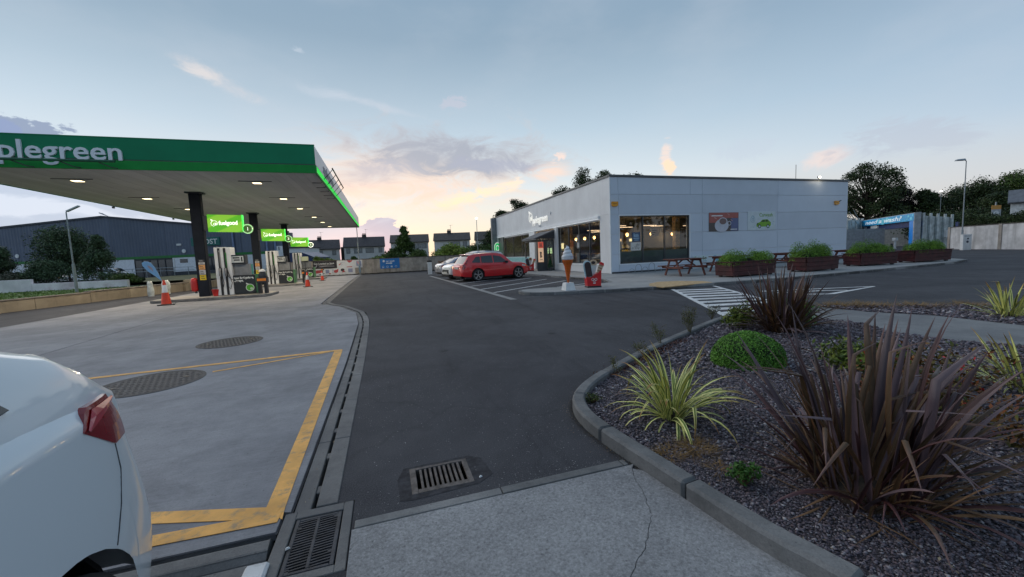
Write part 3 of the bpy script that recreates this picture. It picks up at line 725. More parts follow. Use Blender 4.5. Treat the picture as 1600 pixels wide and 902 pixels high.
PATH = [(6.95, 6.50), (9.35, 6.65), (9.42, 5.5), (9.85, 4.65), (9.75, 3.4), (9.95, 0), (10.1, -6), (8.2, -6), (8.1, 0), (7.98, 2.9), (7.68, 3.4), (7.62, 4.1), (8.05, 4.75), (7.9, 5.5), (7.3, 6.2)]
sheet('footpath', PATH[::-1], 0.045, concrete_mat('path_concrete', (0.15, 0.15, 0.155), (0.22, 0.22, 0.22), spots=0.4), thick=0.05)
ki = offset_poly(KOs, -0.12)
BED_A = [(p.x, p.y) for p in ki] + [(7.3, 6.2), (7.9, 5.5), (8.05, 4.75), (7.62, 4.1), (7.68, 3.4), (7.98, 2.9), (8.1, 0), (8.2, -4), (2.45, -4)]
BED_B = [(9.47, 6.50), (12.55, 4.65), (17, 2.1), (17, -4), (10.05, -4), (9.95, 0), (9.77, 3.4), (9.87, 4.65), (9.44, 5.5)]
SOIL = mat('slate_bedding', (0.055, 0.046, 0.052), 0.9, var=0.4, scale=60, bump=1.0, bscale=70)
sheet('planting_bed', BED_A, 0.045, SOIL); sheet('planting_bed', BED_B, 0.035, SOIL)
# chips of purple slate, tens of thousands of them
def inside(poly, X, Y):
    n = len(poly); r_ = np.zeros(len(X), bool); j = n - 1
    for i in range(n):
        xi, yi = poly[i]; xj, yj = poly[j]
        c = ((yi > Y) != (yj > Y)) & (X < (xj - xi) * (Y - yi) / (yj - yi + 1e-12) + xi); r_ ^= c; j = i
    return r_
def chips(poly, z0, zones, name):
    octv = np.array([[1, 0, 0], [-1, 0, 0], [0, 1, 0], [0, -1, 0], [0, 0, 1], [0, 0, -1]], float)
    octf = np.array([[0, 2, 4], [2, 1, 4], [1, 3, 4], [3, 0, 4], [2, 0, 5], [1, 2, 5], [3, 1, 5], [0, 3, 5]])
    Vs, Fs, base = [], [], 0
    xs = [p[0] for p in poly]; ys = [p[1] for p in poly]
    for r0, r1, size, dens in zones:
        area = (max(xs) - min(xs)) * (max(ys) - min(ys)); N = int(area * dens)
        X = RNG.uniform(min(xs), max(xs), N); Y = RNG.uniform(min(ys), max(ys), N); D = np.hypot(X, Y)
        k = inside(poly, X, Y) & (D >= r0) & (D < r1) & (Y > -0.15 * X - 0.3 + 0.0 * X) & (Y > 0.15)
        X, Y = X[k], Y[k]; N = len(X)
        if N == 0: continue
        S = size * (0.5 + 1.3 * RNG.uniform(0, 1, N) ** 2.5)
        L = octv[None] * (S[:, None, None] * np.stack([RNG.uniform(.6, 1.1, N), RNG.uniform(.5, .9, N), RNG.uniform(.25, .5, N)], 1)[:, None, :])
        L = L + RNG.normal(0, 0.16, L.shape) * S[:, None, None] * 0.6
        a = RNG.uniform(0, 2 * np.pi, N); b = RNG.normal(0, 0.45, N)
        ca, sa, cb, sb = np.cos(a), np.sin(a), np.cos(b), np.sin(b)
        x, y, z = L[..., 0], L[..., 1], L[..., 2]
        y, z = y * cb[:, None] - z * sb[:, None], y * sb[:, None] + z * cb[:, None]
        x, y = x * ca[:, None] - y * sa[:, None], x * sa[:, None] + y * ca[:, None]
        P = np.stack([x + X[:, None], y + Y[:, None], z + z0 + RNG.uniform(0, size * 0.9, N)[:, None]], 2)
        Vs.append(P.reshape(-1, 3)); Fs.append((octf[None] + (np.arange(N) * 6)[:, None, None] + base).reshape(-1, 3)); base += N * 6
    o = quick(name, np.concatenate(Vs), np.concatenate(Fs), CHIP); o['kind'] = 'stuff'; return o
CHIP = bpy.data.materials.new('slate_chips'); CHIP.use_nodes = True; _t = NT(CHIP.node_tree); _b = _t.n['Principled BSDF']
_g = _t.node('ShaderNodeNewGeometry')
_c = _t.ramp(_g.outputs['Random Per Island'], [(0.0, (0.045, 0.038, 0.046, 1)), (0.3, (0.105, 0.088, 0.110, 1)), (0.55, (0.165, 0.140, 0.168, 1)), (0.75, (0.140, 0.098, 0.108, 1)), (0.9, (0.22, 0.205, 0.235, 1)), (1.0, (0.42, 0.39, 0.40, 1))])
_t.put(_b.inputs['Base Color'], _c); _b.inputs['Roughness'].default_value = 0.7
chips(BED_A, 0.045, [(0, 3.0, 0.0092, 12500), (3.0, 5.2, 0.0135, 5200), (5.2, 12, 0.023, 1500)], 'slate_gravel')
chips(BED_B, 0.035, [(0, 14, 0.032, 800)], 'slate_gravel')

# ------------------------------------------------------------------ pavement round the shop
SX0, SY0, SX1, SY1, SH = 12.73, 20.56, 32.68, 45.03, 5.86
PF = [gp(*p) for p in ((822, 461), (860, 461.4), (953, 456.8), (1046, 451.4))]
PV = [(5.0, 14.75), (4.83, 14.2), (4.98, 13.62)] + [(p.x, p.y) for p in PF[1:]] + [(12.0, 12.1)] + [(gp(*p).x, gp(*p).y) for p in ((1180, 442), (1280, 433.2), (1400, 421.6), (1490, 412.6))] + [(32.2, 13.9), (33.4, 14.9), (34.0, 17.0), (34.0, 46.2)]
back = [(9.4, 46.2), (9.6, 24.0), (10.0, 19.3), (10.2, 17.2), (9.5, 15.45), (8.0, 14.95), (5.4, 15.0)]
pave = sheet('pavement', [tuple(p) for p in PV] + back, 0.105, PAVE, holes=[[(SX0 + .05, SY0 + .05), (SX1 - .05, SY0 + .05), (SX1 - .05, SY1 - .05), (SX0 + .05, SY1 - .05)]], thick=0.15)
pk = setting('pavement_kerb')
kline = smooth_line([(5.45, 15.02), (5.0, 14.8), (4.81, 14.22), (4.96, 13.60)] + [(p.x, p.y) for p in PF[1:3]], 3)[:-1] + [PF[2].xy, PF[3].xy]
kerb_run(pk, [tuple(p) for p in kline], -0.14, 0.112, stone=0.92, side=-1, m=KERBM)
kerb_run(pk, [(PF[3].x + .02, PF[3].y - .01), (11.95, 12.07)], -0.14, 0.03, stone=0.92, side=-1)
kerb_run(pk, [(12.0, 12.08)] + [tuple(p) for p in PV[7:]], -0.14, 0.112, stone=0.95, side=-1)
kerb_run(pk, [tuple(p) for p in back[::-1]][0:6], 0.14, 0.11, stone=0.95, side=-1)
# buff tactile patch at the crossing
sheet('tactile_paving', [(9.55, 11.98), (12.1, 12.28), (12.3, 12.95), (11.7, 13.75), (10.9, 14.0), (10.1, 13.5), (9.5, 12.7)], 0.1125, mat('buff_paving', (0.46, 0.31, 0.16), 0.85, var=0.15, scale=8, bump=0.5), thick=0.03)

# dirt, moss and grit gathered against the bed kerb
def kerb_dirt(name, off, sd, n, size, mt, z):
    P = []
    for p, q in zip(KOs[6:], KOs[7:]):
        d = (q - p); L = d.length; nn_ = Vector((-d.y, d.x)).normalized()
        for _ in range(int(n * L)):
            f = random.random(); c = p + d * f + nn_ * (off + abs(random.gauss(0, sd)) * (1 if off > 0 else -1)); P.append((c.x, c.y, z + random.uniform(0, .004)))
    P = np.array(P); m_ = len(P); a = RNG.uniform(0, 6.28, m_); S = size * RNG.uniform(.4, 1.4, m_); V = []
    for q, f in ((0, 1), (1.4, .6), (2.9, 1.1), (4.4, .7)): V.append(P + np.stack([np.cos(a + q) * S * f, np.sin(a + q) * S * f, np.full(m_, .002 if q in (0, 2.9) else 0)], 1))
    o = quick(name, np.stack(V, 1).reshape(-1, 3), np.arange(m_ * 4).reshape(m_, 4), mt); o['kind'] = 'stuff'
kerb_dirt('kerb_dirt', .004, .022, 420, .006, mat('kerb_silt', (0.035, 0.032, 0.028), .95, var=.2, island=.5), .003)
kerb_dirt('kerb_litter', .004, .07, 60, .006, mat('dry_litter', (0.17, 0.12, 0.07), .9, var=.2, island=.5), .004)
# pale grit worn out of the tarmac
def road_grit():
    N = 9000; X = RNG.uniform(-.35, 5.5, N); Y = 2.45 + 8.0 * RNG.uniform(0, 1, N) ** 1.6
    KP = [(p.x, p.y) for p in KOs] + [(9, 6.6), (9, -3), (2.2, -3)]
    clump = np.sin(X * 2.1 + 1.3) * np.sin(Y * 1.7) + RNG.normal(0, .7, N)
    k = ~inside(KP, X, Y) & (clump > -.2) & (X > -.30) & ~((X > .05) & (X < .52) & (Y > 2.55) & (Y < 2.95)); X, Y = X[k], Y[k]; N = len(X)
    a = RNG.uniform(0, 6.28, N); S = RNG.uniform(.0016, .0048, N) * (1 + Y * .06); z = .0025 + RNG.uniform(0, .001, N); V = []
    for q, f in ((0, 1), (1.4, .8), (2.9, 1.1), (4.4, .7)): V.append(np.stack([X + np.cos(a + q) * S * f, Y + np.sin(a + q) * S * f, z + (.0012 if q in (0, 2.9) else 0)], 1))
    o = quick('road_grit', np.stack(V, 1).reshape(-1, 3), np.arange(N * 4).reshape(N, 4), mat('grit_stone', (0.22, 0.22, 0.225), .8, var=.1, island=.5)); o['kind'] = 'stuff'
road_grit()
# ================================================================== SHOP
SX0, SY0, SX1, SY1, SH = 12.73, 20.56, 32.68, 45.03, 5.80
PANEL = mat('shop_panel', (0.58, 0.635, 0.72), 0.42, var=0.02, scale=0.8, stain=0.05, stain_scale=1.0, streak=True, stain_col=(0.40, 0.45, 0.51, 1))
PANELW = mat('shop_render', (0.68, 0.68, 0.69), 0.6, var=0.04, scale=0.6, stain=0.18, stain_scale=1.0, streak=True, stain_col=(0.46, 0.46, 0.46, 1))
JOINT = mat('panel_joint', (0.12, 0.13, 0.15), 0.8)
DGREY = mat('dark_grey_metal', (0.055, 0.06, 0.068), 0.45, var=0.1)
TRIMW = mat('white_trim', (0.78, 0.80, 0.82), 0.4, var=0.04)
GLASS = glass('window_glass')
shop = thing('shop', 'long low pale grey filling station shop with big lit windows and red planters along it', 'shop', (SX0, SY0, 0.105))
# backing walls behind the cladding, with window openings
WR = (13.36, 18.42, 0.66, 3.50)          # window on the side facing the camera: x0 x1 z0 z1
mb = MB(); Y0, Y1 = SY0 + 0.03, SY0 + 0.30
mb.box(SX0 + .03, Y0, 0.105, WR[0], Y1, SH - .02); mb.box(WR[1], Y0, 0.105, SX1 - .03, Y1, SH - .02)
mb.box(WR[0], Y0, 0.105, WR[1], Y1, WR[2]); mb.box(WR[0], Y0, WR[3], WR[1], Y1, SH - .02)
mb.box(SX1 - .30, Y1, 0.105, SX1 - .03, SY1 - .3, SH - .02); mb.box(SX0 + .03, SY1 - .3, 0.105, SX1 - .03, SY1, SH - .02)
OPEN = [(21.85, 28.15, 0.68, 3.36), (28.75, 32.9, 0.105, 3.36), (34.35, 43.9, 1.2, 3.30)]
XB0, XB1 = SX0 + 0.10, SX0 + 0.36
ys = [Y1] + [v for o in OPEN for v in o[:2]] + [SY1 - .3]
for a, b in zip(ys[0::2], ys[1::2]): mb.box(XB0, a, 0.105, XB1, b, 3.55)
for o in OPEN:
    if o[2] > 0.2: mb.box(XB0, o[0], 0.105, XB1, o[1], o[2])
    mb.box(XB0, o[0], o[3], XB1, o[1], 3.55)
mb.box(SX0 + .03, Y1, 3.55, XB1, SY1 - .3, SH - .02)
mb.build('wall', PANELW, shop, world=True)
# cladding panels, each its own piece, facing the camera side
zs = [0.20, 1.22, 2.42, 3.60, 4.75, 5.74]; xs = [SX0 + .055, WR[0] - .06, WR[1] + .06, 19.42, 25.82, SX1 - .02]
def panel_y(x0, x1, z0, z1):
    MB().box(x0 + .010, SY0, z0 + .010, x1 - .010, SY0 + .031, z1 - .010).build('wall_panel', PANEL, shop, world=True, bevel=0.004)
for i in range(5):
    for j in range(5):
        x0, x1, z0, z1 = xs[i], xs[i + 1], zs[j], zs[j + 1]
        if i == 1:
            if j in (1, 2): continue
            if j == 0: z1 = WR[2] - .05
            if j == 3: pass
            if j == 2: continue
        if i == 1 and j == 3: x0, x1 = xs[1], xs[3]
        if i == 2 and j == 3: continue
        panel_y(x0, x1, z0, z1)
MB().box(xs[1], SY0 + .002, WR[3] + .06, xs[2], SY0 + .031, zs[3] - .004).build('wall_panel', PANEL, shop, world=True)
MB().box(SX0 + .06, SY0 + .012, 0.105, SX1 - .03, SY0 + .03, 0.198).build('plinth', DGREY, shop, world=True)
# left face: smooth upper band in five sheets, a lit ledge beneath it, piers between the windows
yj = [SY0 + .06, 24.26, 25.0, 31.6, 37.9, SY1 - .02]
for a, b in zip(yj, yj[1:]):
    MB().box(SX0, a + .004, 3.62, SX0 + .031, b - .004, 5.74).build('wall_panel', PANELW, shop, world=True, bevel=0.003)
MB().box(SX0 - .004, SY0 - .004, 0.11, SX0 + .055, SY0 + .056, 5.76).build('corner_trim', TRIMW, shop, world=True, bevel=0.004)
MB().box(SX0 + .004, SY0 + .06, 0.12, SX0 + .099, 21.74, 3.615).build('pier', PANELW, shop, world=True, bevel=0.005)
MB().box(SX0 + .004, 28.2, 0.12, SX0 + .099, 28.72, 3.42).build('pier', PANELW, shop, world=True, bevel=0.005)
MB().box(SX0 + .004, 32.95, 0.12, SX0 + .099, 34.28, 3.40).build('pier', TRIMW, shop, world=True, bevel=0.005)
MB().box(SX0 + .03, 21.75, 0.12, SX0 + .099, 28.19, 0.60).build('stall_riser', PANELW, shop, world=True, bevel=0.005)
MB().box(SX0 - .03, 21.75, 0.602, SX0 + .099, 28.19, 0.66).build('sill', TRIMW, shop, world=True, bevel=0.004)
MB().box(SX0 + .02, 34.3, 0.12, SX0 + .099, 42.4, 1.16).build('stall_riser', mat('aqua_panel', (0.22, 0.46, 0.47), 0.45, var=0.1), shop, world=True)
MB().box(SX0 - .02, 42.45, 0.12, SX0 + .098, 44.3, 3.45).build('pier', mat('dark_green_panel', (0.03, 0.055, 0.05), 0.4), shop, world=True)
MB().box(SX0 - .13, 21.74, 3.44, SX0 + .03, SY1 - .4, 3.615).build('ledge', TRIMW, shop, world=True, bevel=0.006)
MB().box(SX0 - .10, 21.80, 3.425, SX0 + .02, SY1 - .6, 3.439).build('ledge_light', mat('ledge_glow', (0.8, 0.8, 0.8), emit=(0.85, 0.93, 1.0), estr=.6), shop, world=True)
mb = MB(); c = .06
mb.box(SX0 - c, SY0 - c, 5.76, SX1 + c, SY0 + .25, 5.87); mb.box(SX0 - c, SY0 + .25, 5.76, SX0 + .25, SY1 + c, 5.87)
mb.box(SX1 - .25, SY0 + .25, 5.76, SX1 + c, SY1 + c, 5.87); mb.box(SX0 + .25, SY1 - .25, 5.76, SX1 - .25, SY1 + c, 5.87)
mb.build('coping', mat('coping_metal', (0.10, 0.105, 0.11), 0.5), shop, world=True, bevel=0.005)
MB().box(SX0 + .2, SY0 + .2, 5.5, SX1 - .2, SY1 - .2, 5.6).build('roof', mat('roof_felt', (0.09, 0.09, 0.09), 0.9), shop, world=True)
# the darker return at the far end
MB().box(SX0 - .55, SY1 + .03, 0.11, SX0 + .6, SY1 + .5, 5.75).build('end_wall', mat('dark_render', (0.20, 0.21, 0.22), 0.7), shop, world=True)
# windows
def window(axis, a0, a1, z0, z1, at, mull, frame_m=DGREY, face=1, name='window', depth=0.12, fw=0.055, trim=None):
    """axis 'x': window in a wall facing -Y, spans x; axis 'y': wall facing -X, spans y"""
    def B(mb, p0, p1, q0, q1, d0, d1):
        return mb.box(p0, at + d0, q0, p1, at + d1, q1) if axis == 'x' else mb.box(at + d0, p0, q0, at + d1, p1, q1)
    mb = MB(); B(mb, a0, a1, z0, z0 + fw, 0, depth); B(mb, a0, a1, z1 - fw, z1, 0, depth)
    B(mb, a0, a0 + fw, z0 + fw, z1 - fw, 0, depth); B(mb, a1 - fw, a1, z0 + fw, z1 - fw, 0, depth)
    for m_ in mull: B(mb, m_ - .03, m_ + .03, z0 + fw, z1 - fw, 0.01, depth - .01)
    w = mb.build(name, frame_m, shop, world=True)
    cuts = [a0 + fw] + list(mull) + [a1 - fw]
    for i, (p, q) in enumerate(zip(cuts, cuts[1:])):
        g0 = p + (0.03 if i > 0 else 0); g1 = q - (0.03 if i < len(cuts) - 2 else 0)
        mb = MB(); B(mb, g0, g1, z0 + fw, z1 - fw, depth * .45, depth * .45 + .012); mb.build('pane', GLASS, w, world=True)
    if trim:
        mb = MB(); t_ = 0.06
        B(mb, a0 - t_, a1 + t_, z1, z1 + t_, -.06, .02); B(mb, a0 - t_, a1 + t_, z0 - t_, z0, -.06, .02); B(mb, a0 - t_, a0, z0, z1, -.06, .02); B(mb, a1, a1 + t_, z0, z1, -.06, .02)
        mb.build('frame', trim, w, world=True)
    return w
wr = window('x', WR[0], WR[1], WR[2], WR[3], SY0 + .05, [15.02, 16.60], trim=TRIMW)
MB().box(WR[0] + .07, SY0 + .121, WR[2] + .07, WR[1] - .07, SY0 + .126, 1.40).build('frosted_film', mat('frosted_film', (0.20, 0.20, 0.18), 0.35, var=0.05), wr, world=True)
w1 = window('y', 21.87, 28.13, 0.68, 3.36, SX0 + .12, [23.3, 24.8, 26.4])
w2 = window('y', 34.37, 42.4, 1.2, 3.30, SX0 + .12, [36.6, 39.4])
# doorway and its porch
dr_ = window('y', 28.80, 32.88, 0.12, 3.2, SX0 + .16, [30.2, 31.5], name='door')
pf = MB(); P = 28.72
px0 = 11.30
pf.box(px0, P, 0.11, px0 + .07, P + .10, 2.52); pf.box(px0 + .07, P, 2.42, SX0 - .002, P + .10, 2.52)
pf.box(px0 + .07, P, 0.11, SX0 - .002, P + .10, 0.30); pf.box(11.84, P, 0.30, 12.12, P + .10, 2.42); pf.box(SX0 - .10, P, 0.30, SX0 - .002, P + .10, 2.42)
pf.box(px0 + .07, P + .02, 0.30, 11.84, P + .08, 0.80)
pf.box(px0, 31.38, 0.11, px0 + .08, 31.48, 2.52); pf.box(px0, 31.38, 2.42, SX0 - .002, 31.48, 2.52)
pf.box(px0, P + .1, 2.42, px0 + .08, 31.38, 2.56)
porch = pf.build('porch', DGREY, shop, world=True)
MB().box(12.12, P + .045, 0.30, SX0 - .10, P + .055, 2.42).build('pane', GLASS, porch, world=True)
pst = MB().box(11.40, P + .01, 0.80, 11.83, P + .07, 2.36).build('lit_poster', mat('poster_cream', (0.72, 0.52, 0.36), 0.5, emit=(1.0, 0.62, 0.38), estr=0.35), porch, world=True)
fr = Frame((11.40, P + .01, 0.80), (1, 0, 0))
mb = MB(); fr.rect(mb, 0.0, 1.08, .43, 1.56, 0, .004); mb.build('poster_heading', mat('poster_red', (0.72, 0.12, 0.08), 0.5, emit=(0.9, 0.15, 0.1), estr=0.25), pst, world=True)
mb = MB(); fr.rect(mb, .10, 1.36, .33, 1.42, .004, .007); fr.rect(mb, .10, 1.26, .33, 1.31, .004, .007); fr.rect(mb, .07, 1.17, .36, 1.21, .004, .007)
fr.disc(mb, .2, .72, .085, 0, .004); fr.rect(mb, .14, .34, .25, .64, 0, .004); fr.poly(mb, [(.25, .5), (.33, .42), (.31, .38), (.24, .43)], 0, .004)
fr.rect(mb, .08, .16, .34, .20, 0, .004); mb.build('poster_print', mat('poster_dark', (0.10, 0.08, 0.08), 0.6), pst, world=True)
# sloping awning with solid cheeks
A = [(SX0 - .002, 3.22), (11.12, 2.62), (11.12, 2.54), (SX0 - .002, 2.54)]
aw = MB(); aw.xprism([(SX0 - .002, 3.26), (11.06, 2.66), (11.06, 2.585), (SX0 - .002, 3.17)], 'y', 28.55, 31.6)
awn = aw.build('awning', mat('awning_grey', (0.115, 0.115, 0.125), 0.8, var=0.1), shop, world=True)
mb = MB(); mb.xprism([(SX0 - .004, 3.165), (11.10, 2.59), (SX0 - .004, 2.59)], 'y', 28.58, 28.64); mb.build('cheek', mat('awning_dark', (0.035, 0.037, 0.045), 0.7), awn, world=True)
mb = MB(); mb.box(11.07, 28.56, 2.53, 11.14, 31.59, 2.60); mb.build('valance', mat('valance_grey', (0.22, 0.22, 0.22), 0.7), awn, world=True)
# letters, emblem
LETW = mat('sign_white', (0.85, 0.85, 0.8), 0.4, emit=(1.0, 0.97, 0.88), estr=0.35)
fr = Frame((SX0 - .06, 33.85, 4.32), (0, -1, 0))
mb = MB(); apple_logo(fr, mb, 0.40, 0.32, 0.42, 0, 0.05); sg = mb.build('shop_emblem', LETW, shop, world=True)
text('shop_lettering', 'pplegreen', 0.86, (SX0 - .02, 33.16, 4.08), (0, -1, 0), LETW, shop, extrude=0.03, bold=0.008, squeeze=1.0)
# service boxes on the walls
for (px_, z_) in ((29.2, 4.62),):
    MB().box(SX0 - .05, px_ - .05, z_ - .1, SX0, px_ + .05, z_ + .1).build('wall_light', WHITEP, shop, world=True)
MB().lathe([(0.07, 0), (0.13, .03), (0.11, .10), (0.03, .13)], 14, (SX0 - .06, 31.4, 3.72), 'z').build('dome_camera', WHITEP, shop, world=True, smooth=True)
# roof-edge light and the two orange alarm boxes
t = thing('roof_floodlight', 'small lit floodlight on the coping near the right end of the shop roof', 'floodlight', (29.62, SY0 - .03, 5.87))
MB().box(-.02, -.02, 0, .02, .02, .10).build('bracket', DGREY, t)
MB().box(-.12, -.06, 0.06, .12, .03, .20).build('housing', DGREY, t)
MB().box(-.10, -.066, 0.075, .10, -.0605, .185).build('lens', mat('warm_lens', (1, .9, .7), emit=(1.0, 0.86, 0.62), estr=9), t)
def alarm(loc, label, flip):
    t = thing('alarm_box', label, 'alarm box', loc)
    MB().xprism([(-.20, .13), (-.20, -.08), (-.12, -.13), (.12, -.13), (.20, -.08), (.20, .13)], 'y', -.09, 0).build('case', mat('alarm_orange', (0.75, 0.32, 0.02), 0.4), t, bevel=.01)
    MB().box(-.12, -.095, -.02, .12, -.0905, .03).build('print', mat('alarm_print', (0.35, 0.12, 0.02), 0.5), t)
    if flip: MB().tube([(.17, -.06, .08), (.34, -.12, .16)], .035, 8).build('camera_head', BLACK, t)
alarm((13.03, SY0, 4.18), 'orange alarm box at the left end of the shop wall beside the corner', False)
alarm((31.45, SY0, 4.22), 'orange alarm box with a small camera at the right end of the shop wall', True)
ld = bpy.data.lights.new('flood_light', 'POINT'); ld.energy = 4; ld.color = (1.0, 0.86, 0.62); ld.shadow_soft_size = .08
lo = bpy.data.objects.new('flood_light', ld); COL.objects.link(lo); lo.parent = t; lo.location = (0, -.42, -.12)
t = thing('roof_aerial', 'thin aerial rod rising from the shop roof', 'aerial', (28.1, SY0 + .5, 5.6)); MB().tube([(0, 0, 0), (0, 0, 1.35)], .018, 6).build('mast', DGREY, t)
# posters on the wall
def board(name, label, o, w, h, base, paint):
    t = thing(name, label, 'poster', o)
    MB().box(0, -.03, 0, w, 0, h).build('board', base, t, bevel=.004)
    paint(t, Frame((0, -.03, 0), (1, 0, 0)), w, h); return t
def P_(c, n, r=.55): return mat('print_' + n, c, r, var=0.04)
def coffee(t, fr, w, h):
    mb = MB(); fr.rect(mb, .01, h * .46, w * .58, h * .99, 0, .002); fr.rect(mb, w * .58, h * .7, w * .99, h * .99, 0, .0022); mb.build('red_background', P_((0.42, 0.12, 0.10), 'brick'), t)
    mb = MB()
    for i in range(16):
        a, b = random.uniform(.05, w * .85), random.uniform(h * .55, h * .95); l = random.uniform(.08, .3)
        fr.poly(mb, [(a, b), (a + l * .7, b - l * .35), (a + l * .75, b - l * .25), (a + l * .05, b + l * .1)], .002, .004 + .0003 * i)
    mb.build('pink_shapes', P_((0.62, 0.36, 0.33), 'pink'), t)
    mb = MB(); fr.rect(mb, w * .74, .02, w * .99, h * .69, 0, .002); mb.build('blue_panel', P_((0.14, 0.16, 0.30), 'slate'), t)
    mb = MB(); fr.disc(mb, w * .42, h * .30, .42, .0035, .0050, sx=1.35); fr.disc(mb, w * .46, h * .52, .26, .0075, .009, sx=1.4); fr.poly(mb, [(w * .46 - .36, h * .52), (w * .46 - .2, h * .26), (w * .46 + .2, h * .26), (w * .46 + .36, h * .52)], .0065, .0075)
    fr.ring(mb, w * .68, h * .42, .15, .045, .0065, .0078, n=12); mb.build('cup_and_saucer', P_((0.60, 0.60, 0.66), 'china'), t)
    mb = MB(); fr.disc(mb, w * .46, h * .53, .20, .0095, .0105, sx=1.45); mb.build('coffee', P_((0.20, 0.13, 0.12), 'coffee'), t)
    mb = MB(); fr.rect(mb, w * .72, .08, w * .95, .14, .003, .0042); fr.rect(mb, w * .08, h * .8, w * .45, h * .86, .0085, .0092); mb.build('caption', P_((0.75, 0.72, 0.72), 'pale'), t)
board('coffee_poster', 'dark wall poster of a coffee cup and saucer on the shop side', (19.93, SY0 - .002, 2.42), 2.42, 1.20, P_((0.10, 0.08, 0.075), 'umber'), coffee)
def carp(t, fr, w, h):
    mb = MB(); y = .30
    body = [(.78, .22), (.74, .34), (.80, .46), (1.05, .53), (1.28, .70), (1.72, .72), (1.92, .58), (2.02, .52), (2.04, .34), (1.95, .24)]
    fr.poly(mb, body, 0, .003); mb.build('green_car', P_((0.20, 0.42, 0.03), 'green'), t)
    mb = MB(); fr.poly(mb, [(1.12, .54), (1.32, .67), (1.48, .68), (1.48, .55)], .003, .0045); fr.poly(mb, [(1.54, .55), (1.54, .68), (1.70, .68), (1.84, .57)], .003, .0045)
    for cx in (1.02, 1.76): fr.disc(mb, cx, .25, .13, .0046, .006)
    fr.disc(mb, .85, .42, .06, .003, .0045); mb.build('car_details', P_((0.03, 0.06, 0.02), 'ink'), t)
    mb = MB()
    for cx in (1.02, 1.76): fr.disc(mb, cx, .25, .075, .006, .007)
    mb.build('car_wheels', P_((0.6, 0.66, 0.68), 'pale_blue'), t)
    mb = MB(); fr.ring(mb, .42, .72, .20, .02, 0, .003); fr.ring(mb, .42, .88, .10, .02, .0032, .0048)
    for (a, b, r_) in ((1.55, .9, .04), (1.68, .86, .03), (2.2, .4, .05), (2.28, .55, .035), (1.9, .14, .05), (.5, .2, .05), (.62, .3, .04)): fr.ring(mb, a, b, r_, .012, 0, .003, n=12)
    mb.build('bubbles', P_((0.24, 0.42, 0.52), 'bubble'), t)
    text('lettering', 'Carwash', 0.34, (0.98, -.034, 0.90), (1, 0, 0), P_((0.18, 0.36, 0.04), 'leaf'), t, world=False, extrude=.002, bold=.002)
    text('lettering', '12', 0.22, (0.30, -.034, 0.64), (1, 0, 0), P_((0.2, 0.36, 0.45), 'blue_text'), t, world=False, extrude=.002)
board('carwash_poster', 'white wall poster of a green car under the word Carwash', (23.14, SY0 - .002, 2.42), 2.45, 1.24, P_((0.62, 0.68, 0.70), 'white'), carp)
def save5(t, fr, w, h):
    text('lettering', 'Save 5c', 0.30, (0.14, -.034, 0.55), (1, 0, 0), P_((0.12, 0.34, 0.12), 'dgreen'), t, world=False, extrude=.002, bold=.003)
    text('lettering', 'a litre on fuel', 0.12, (0.45, -.034, 0.42), (1, 0, 0), P_((0.18, 0.36, 0.40), 'teal'), t, world=False, extrude=.002)
    mb = MB(); fr.ring(mb, .95, .16, .15, .02, 0, .003); fr.disc(mb, 1.75, .62, .16, 0, .002, sx=1.3); fr.disc(mb, 2.0, .42, .12, 0, .0026, sx=1.4); fr.rect(mb, .08, .02, .10, h - .04, 0, .003); mb.build('print', P_((0.22, 0.44, 0.60), 'sky'), t)
board('saver_banner', 'low pale banner reading Save 5c leaning at the foot of the shop wall', (18.55, SY0 - .10, 0.115), 2.55, 0.82, P_((0.60, 0.68, 0.70), 'white2'), save5)
# round green sign at the far end of the shop front
t = thing('oval_sign', 'green and white oval sign on the far left end of the shop', 'sign', (12.55, 44.35, 2.25))
MB().lathe([(.02, -.04), (.5, -.04), (.5, .04), (.02, .04)], 28, axis='y').build('sign_face', mat('sign_green', (0.02, 0.42, 0.10), 0.4, emit=(0.02, 0.6, 0.15), estr=0.5), t)
fr = Frame((0, -.045, 0), (1, 0, 0)); mb = MB(); fr.ring(mb, 0, 0, .5, .07, 0, .006); fr.ring(mb, 0, 0, .26, .08, 0, .006); mb.build('emblem', LETW, t)
t.scale = (0.8, 1, 1.35)

# ------------------------------------------------------------------ shop interior
INW = mat('interior_wall', (0.36, 0.24, 0.13), 0.8, var=0.2, scale=1.5)
INC = mat('interior_ceiling', (0.04, 0.034, 0.03), 0.8); INF = mat('interior_floor', (0.16, 0.15, 0.14), 0.4, var=0.1)
WOOD = mat('warm_wood', (0.36, 0.20, 0.07), 0.5, var=0.3, scale=8)
mb = MB().box(13.2, 20.95, 0.11, 24.5, 44.4, 0.13); mb.build('interior_floor', INF, shop, world=True)
MB().box(13.2, 20.95, 3.62, 24.5, 44.4, 3.70).build('interior_ceiling', INC, shop, world=True)
MB().box(24.3, 20.95, 0.13, 24.5, 44.4, 3.62).build('partition_wall', INW, shop, world=True)
MB().box(13.2, 33.0, 0.13, 13.32, 34.2, 3.62).build('partition_wall', INW, shop, world=True)
MB().box(17.98, 21.3, 0.13, 18.3, 21.6, 3.62).build('wooden_column', WOOD, shop, world=True)
MB().box(17.3, 24.6, 0.13, 21.8, 24.7, 3.62).build('partition_wall', mat('darkening_board', (0.03, 0.03, 0.035), .6), shop, world=True)  # dark board added to blacken the right half of the right window
MB().box(13.28, 27.2, 0.13, 13.6, 28.1, 3.62).build('wooden_column', WOOD, shop, world=True)
STRIP = mat('strip_light', (1, .9, .8), emit=(1.0, 0.60, 0.34), estr=1.8)
shop_lights = []
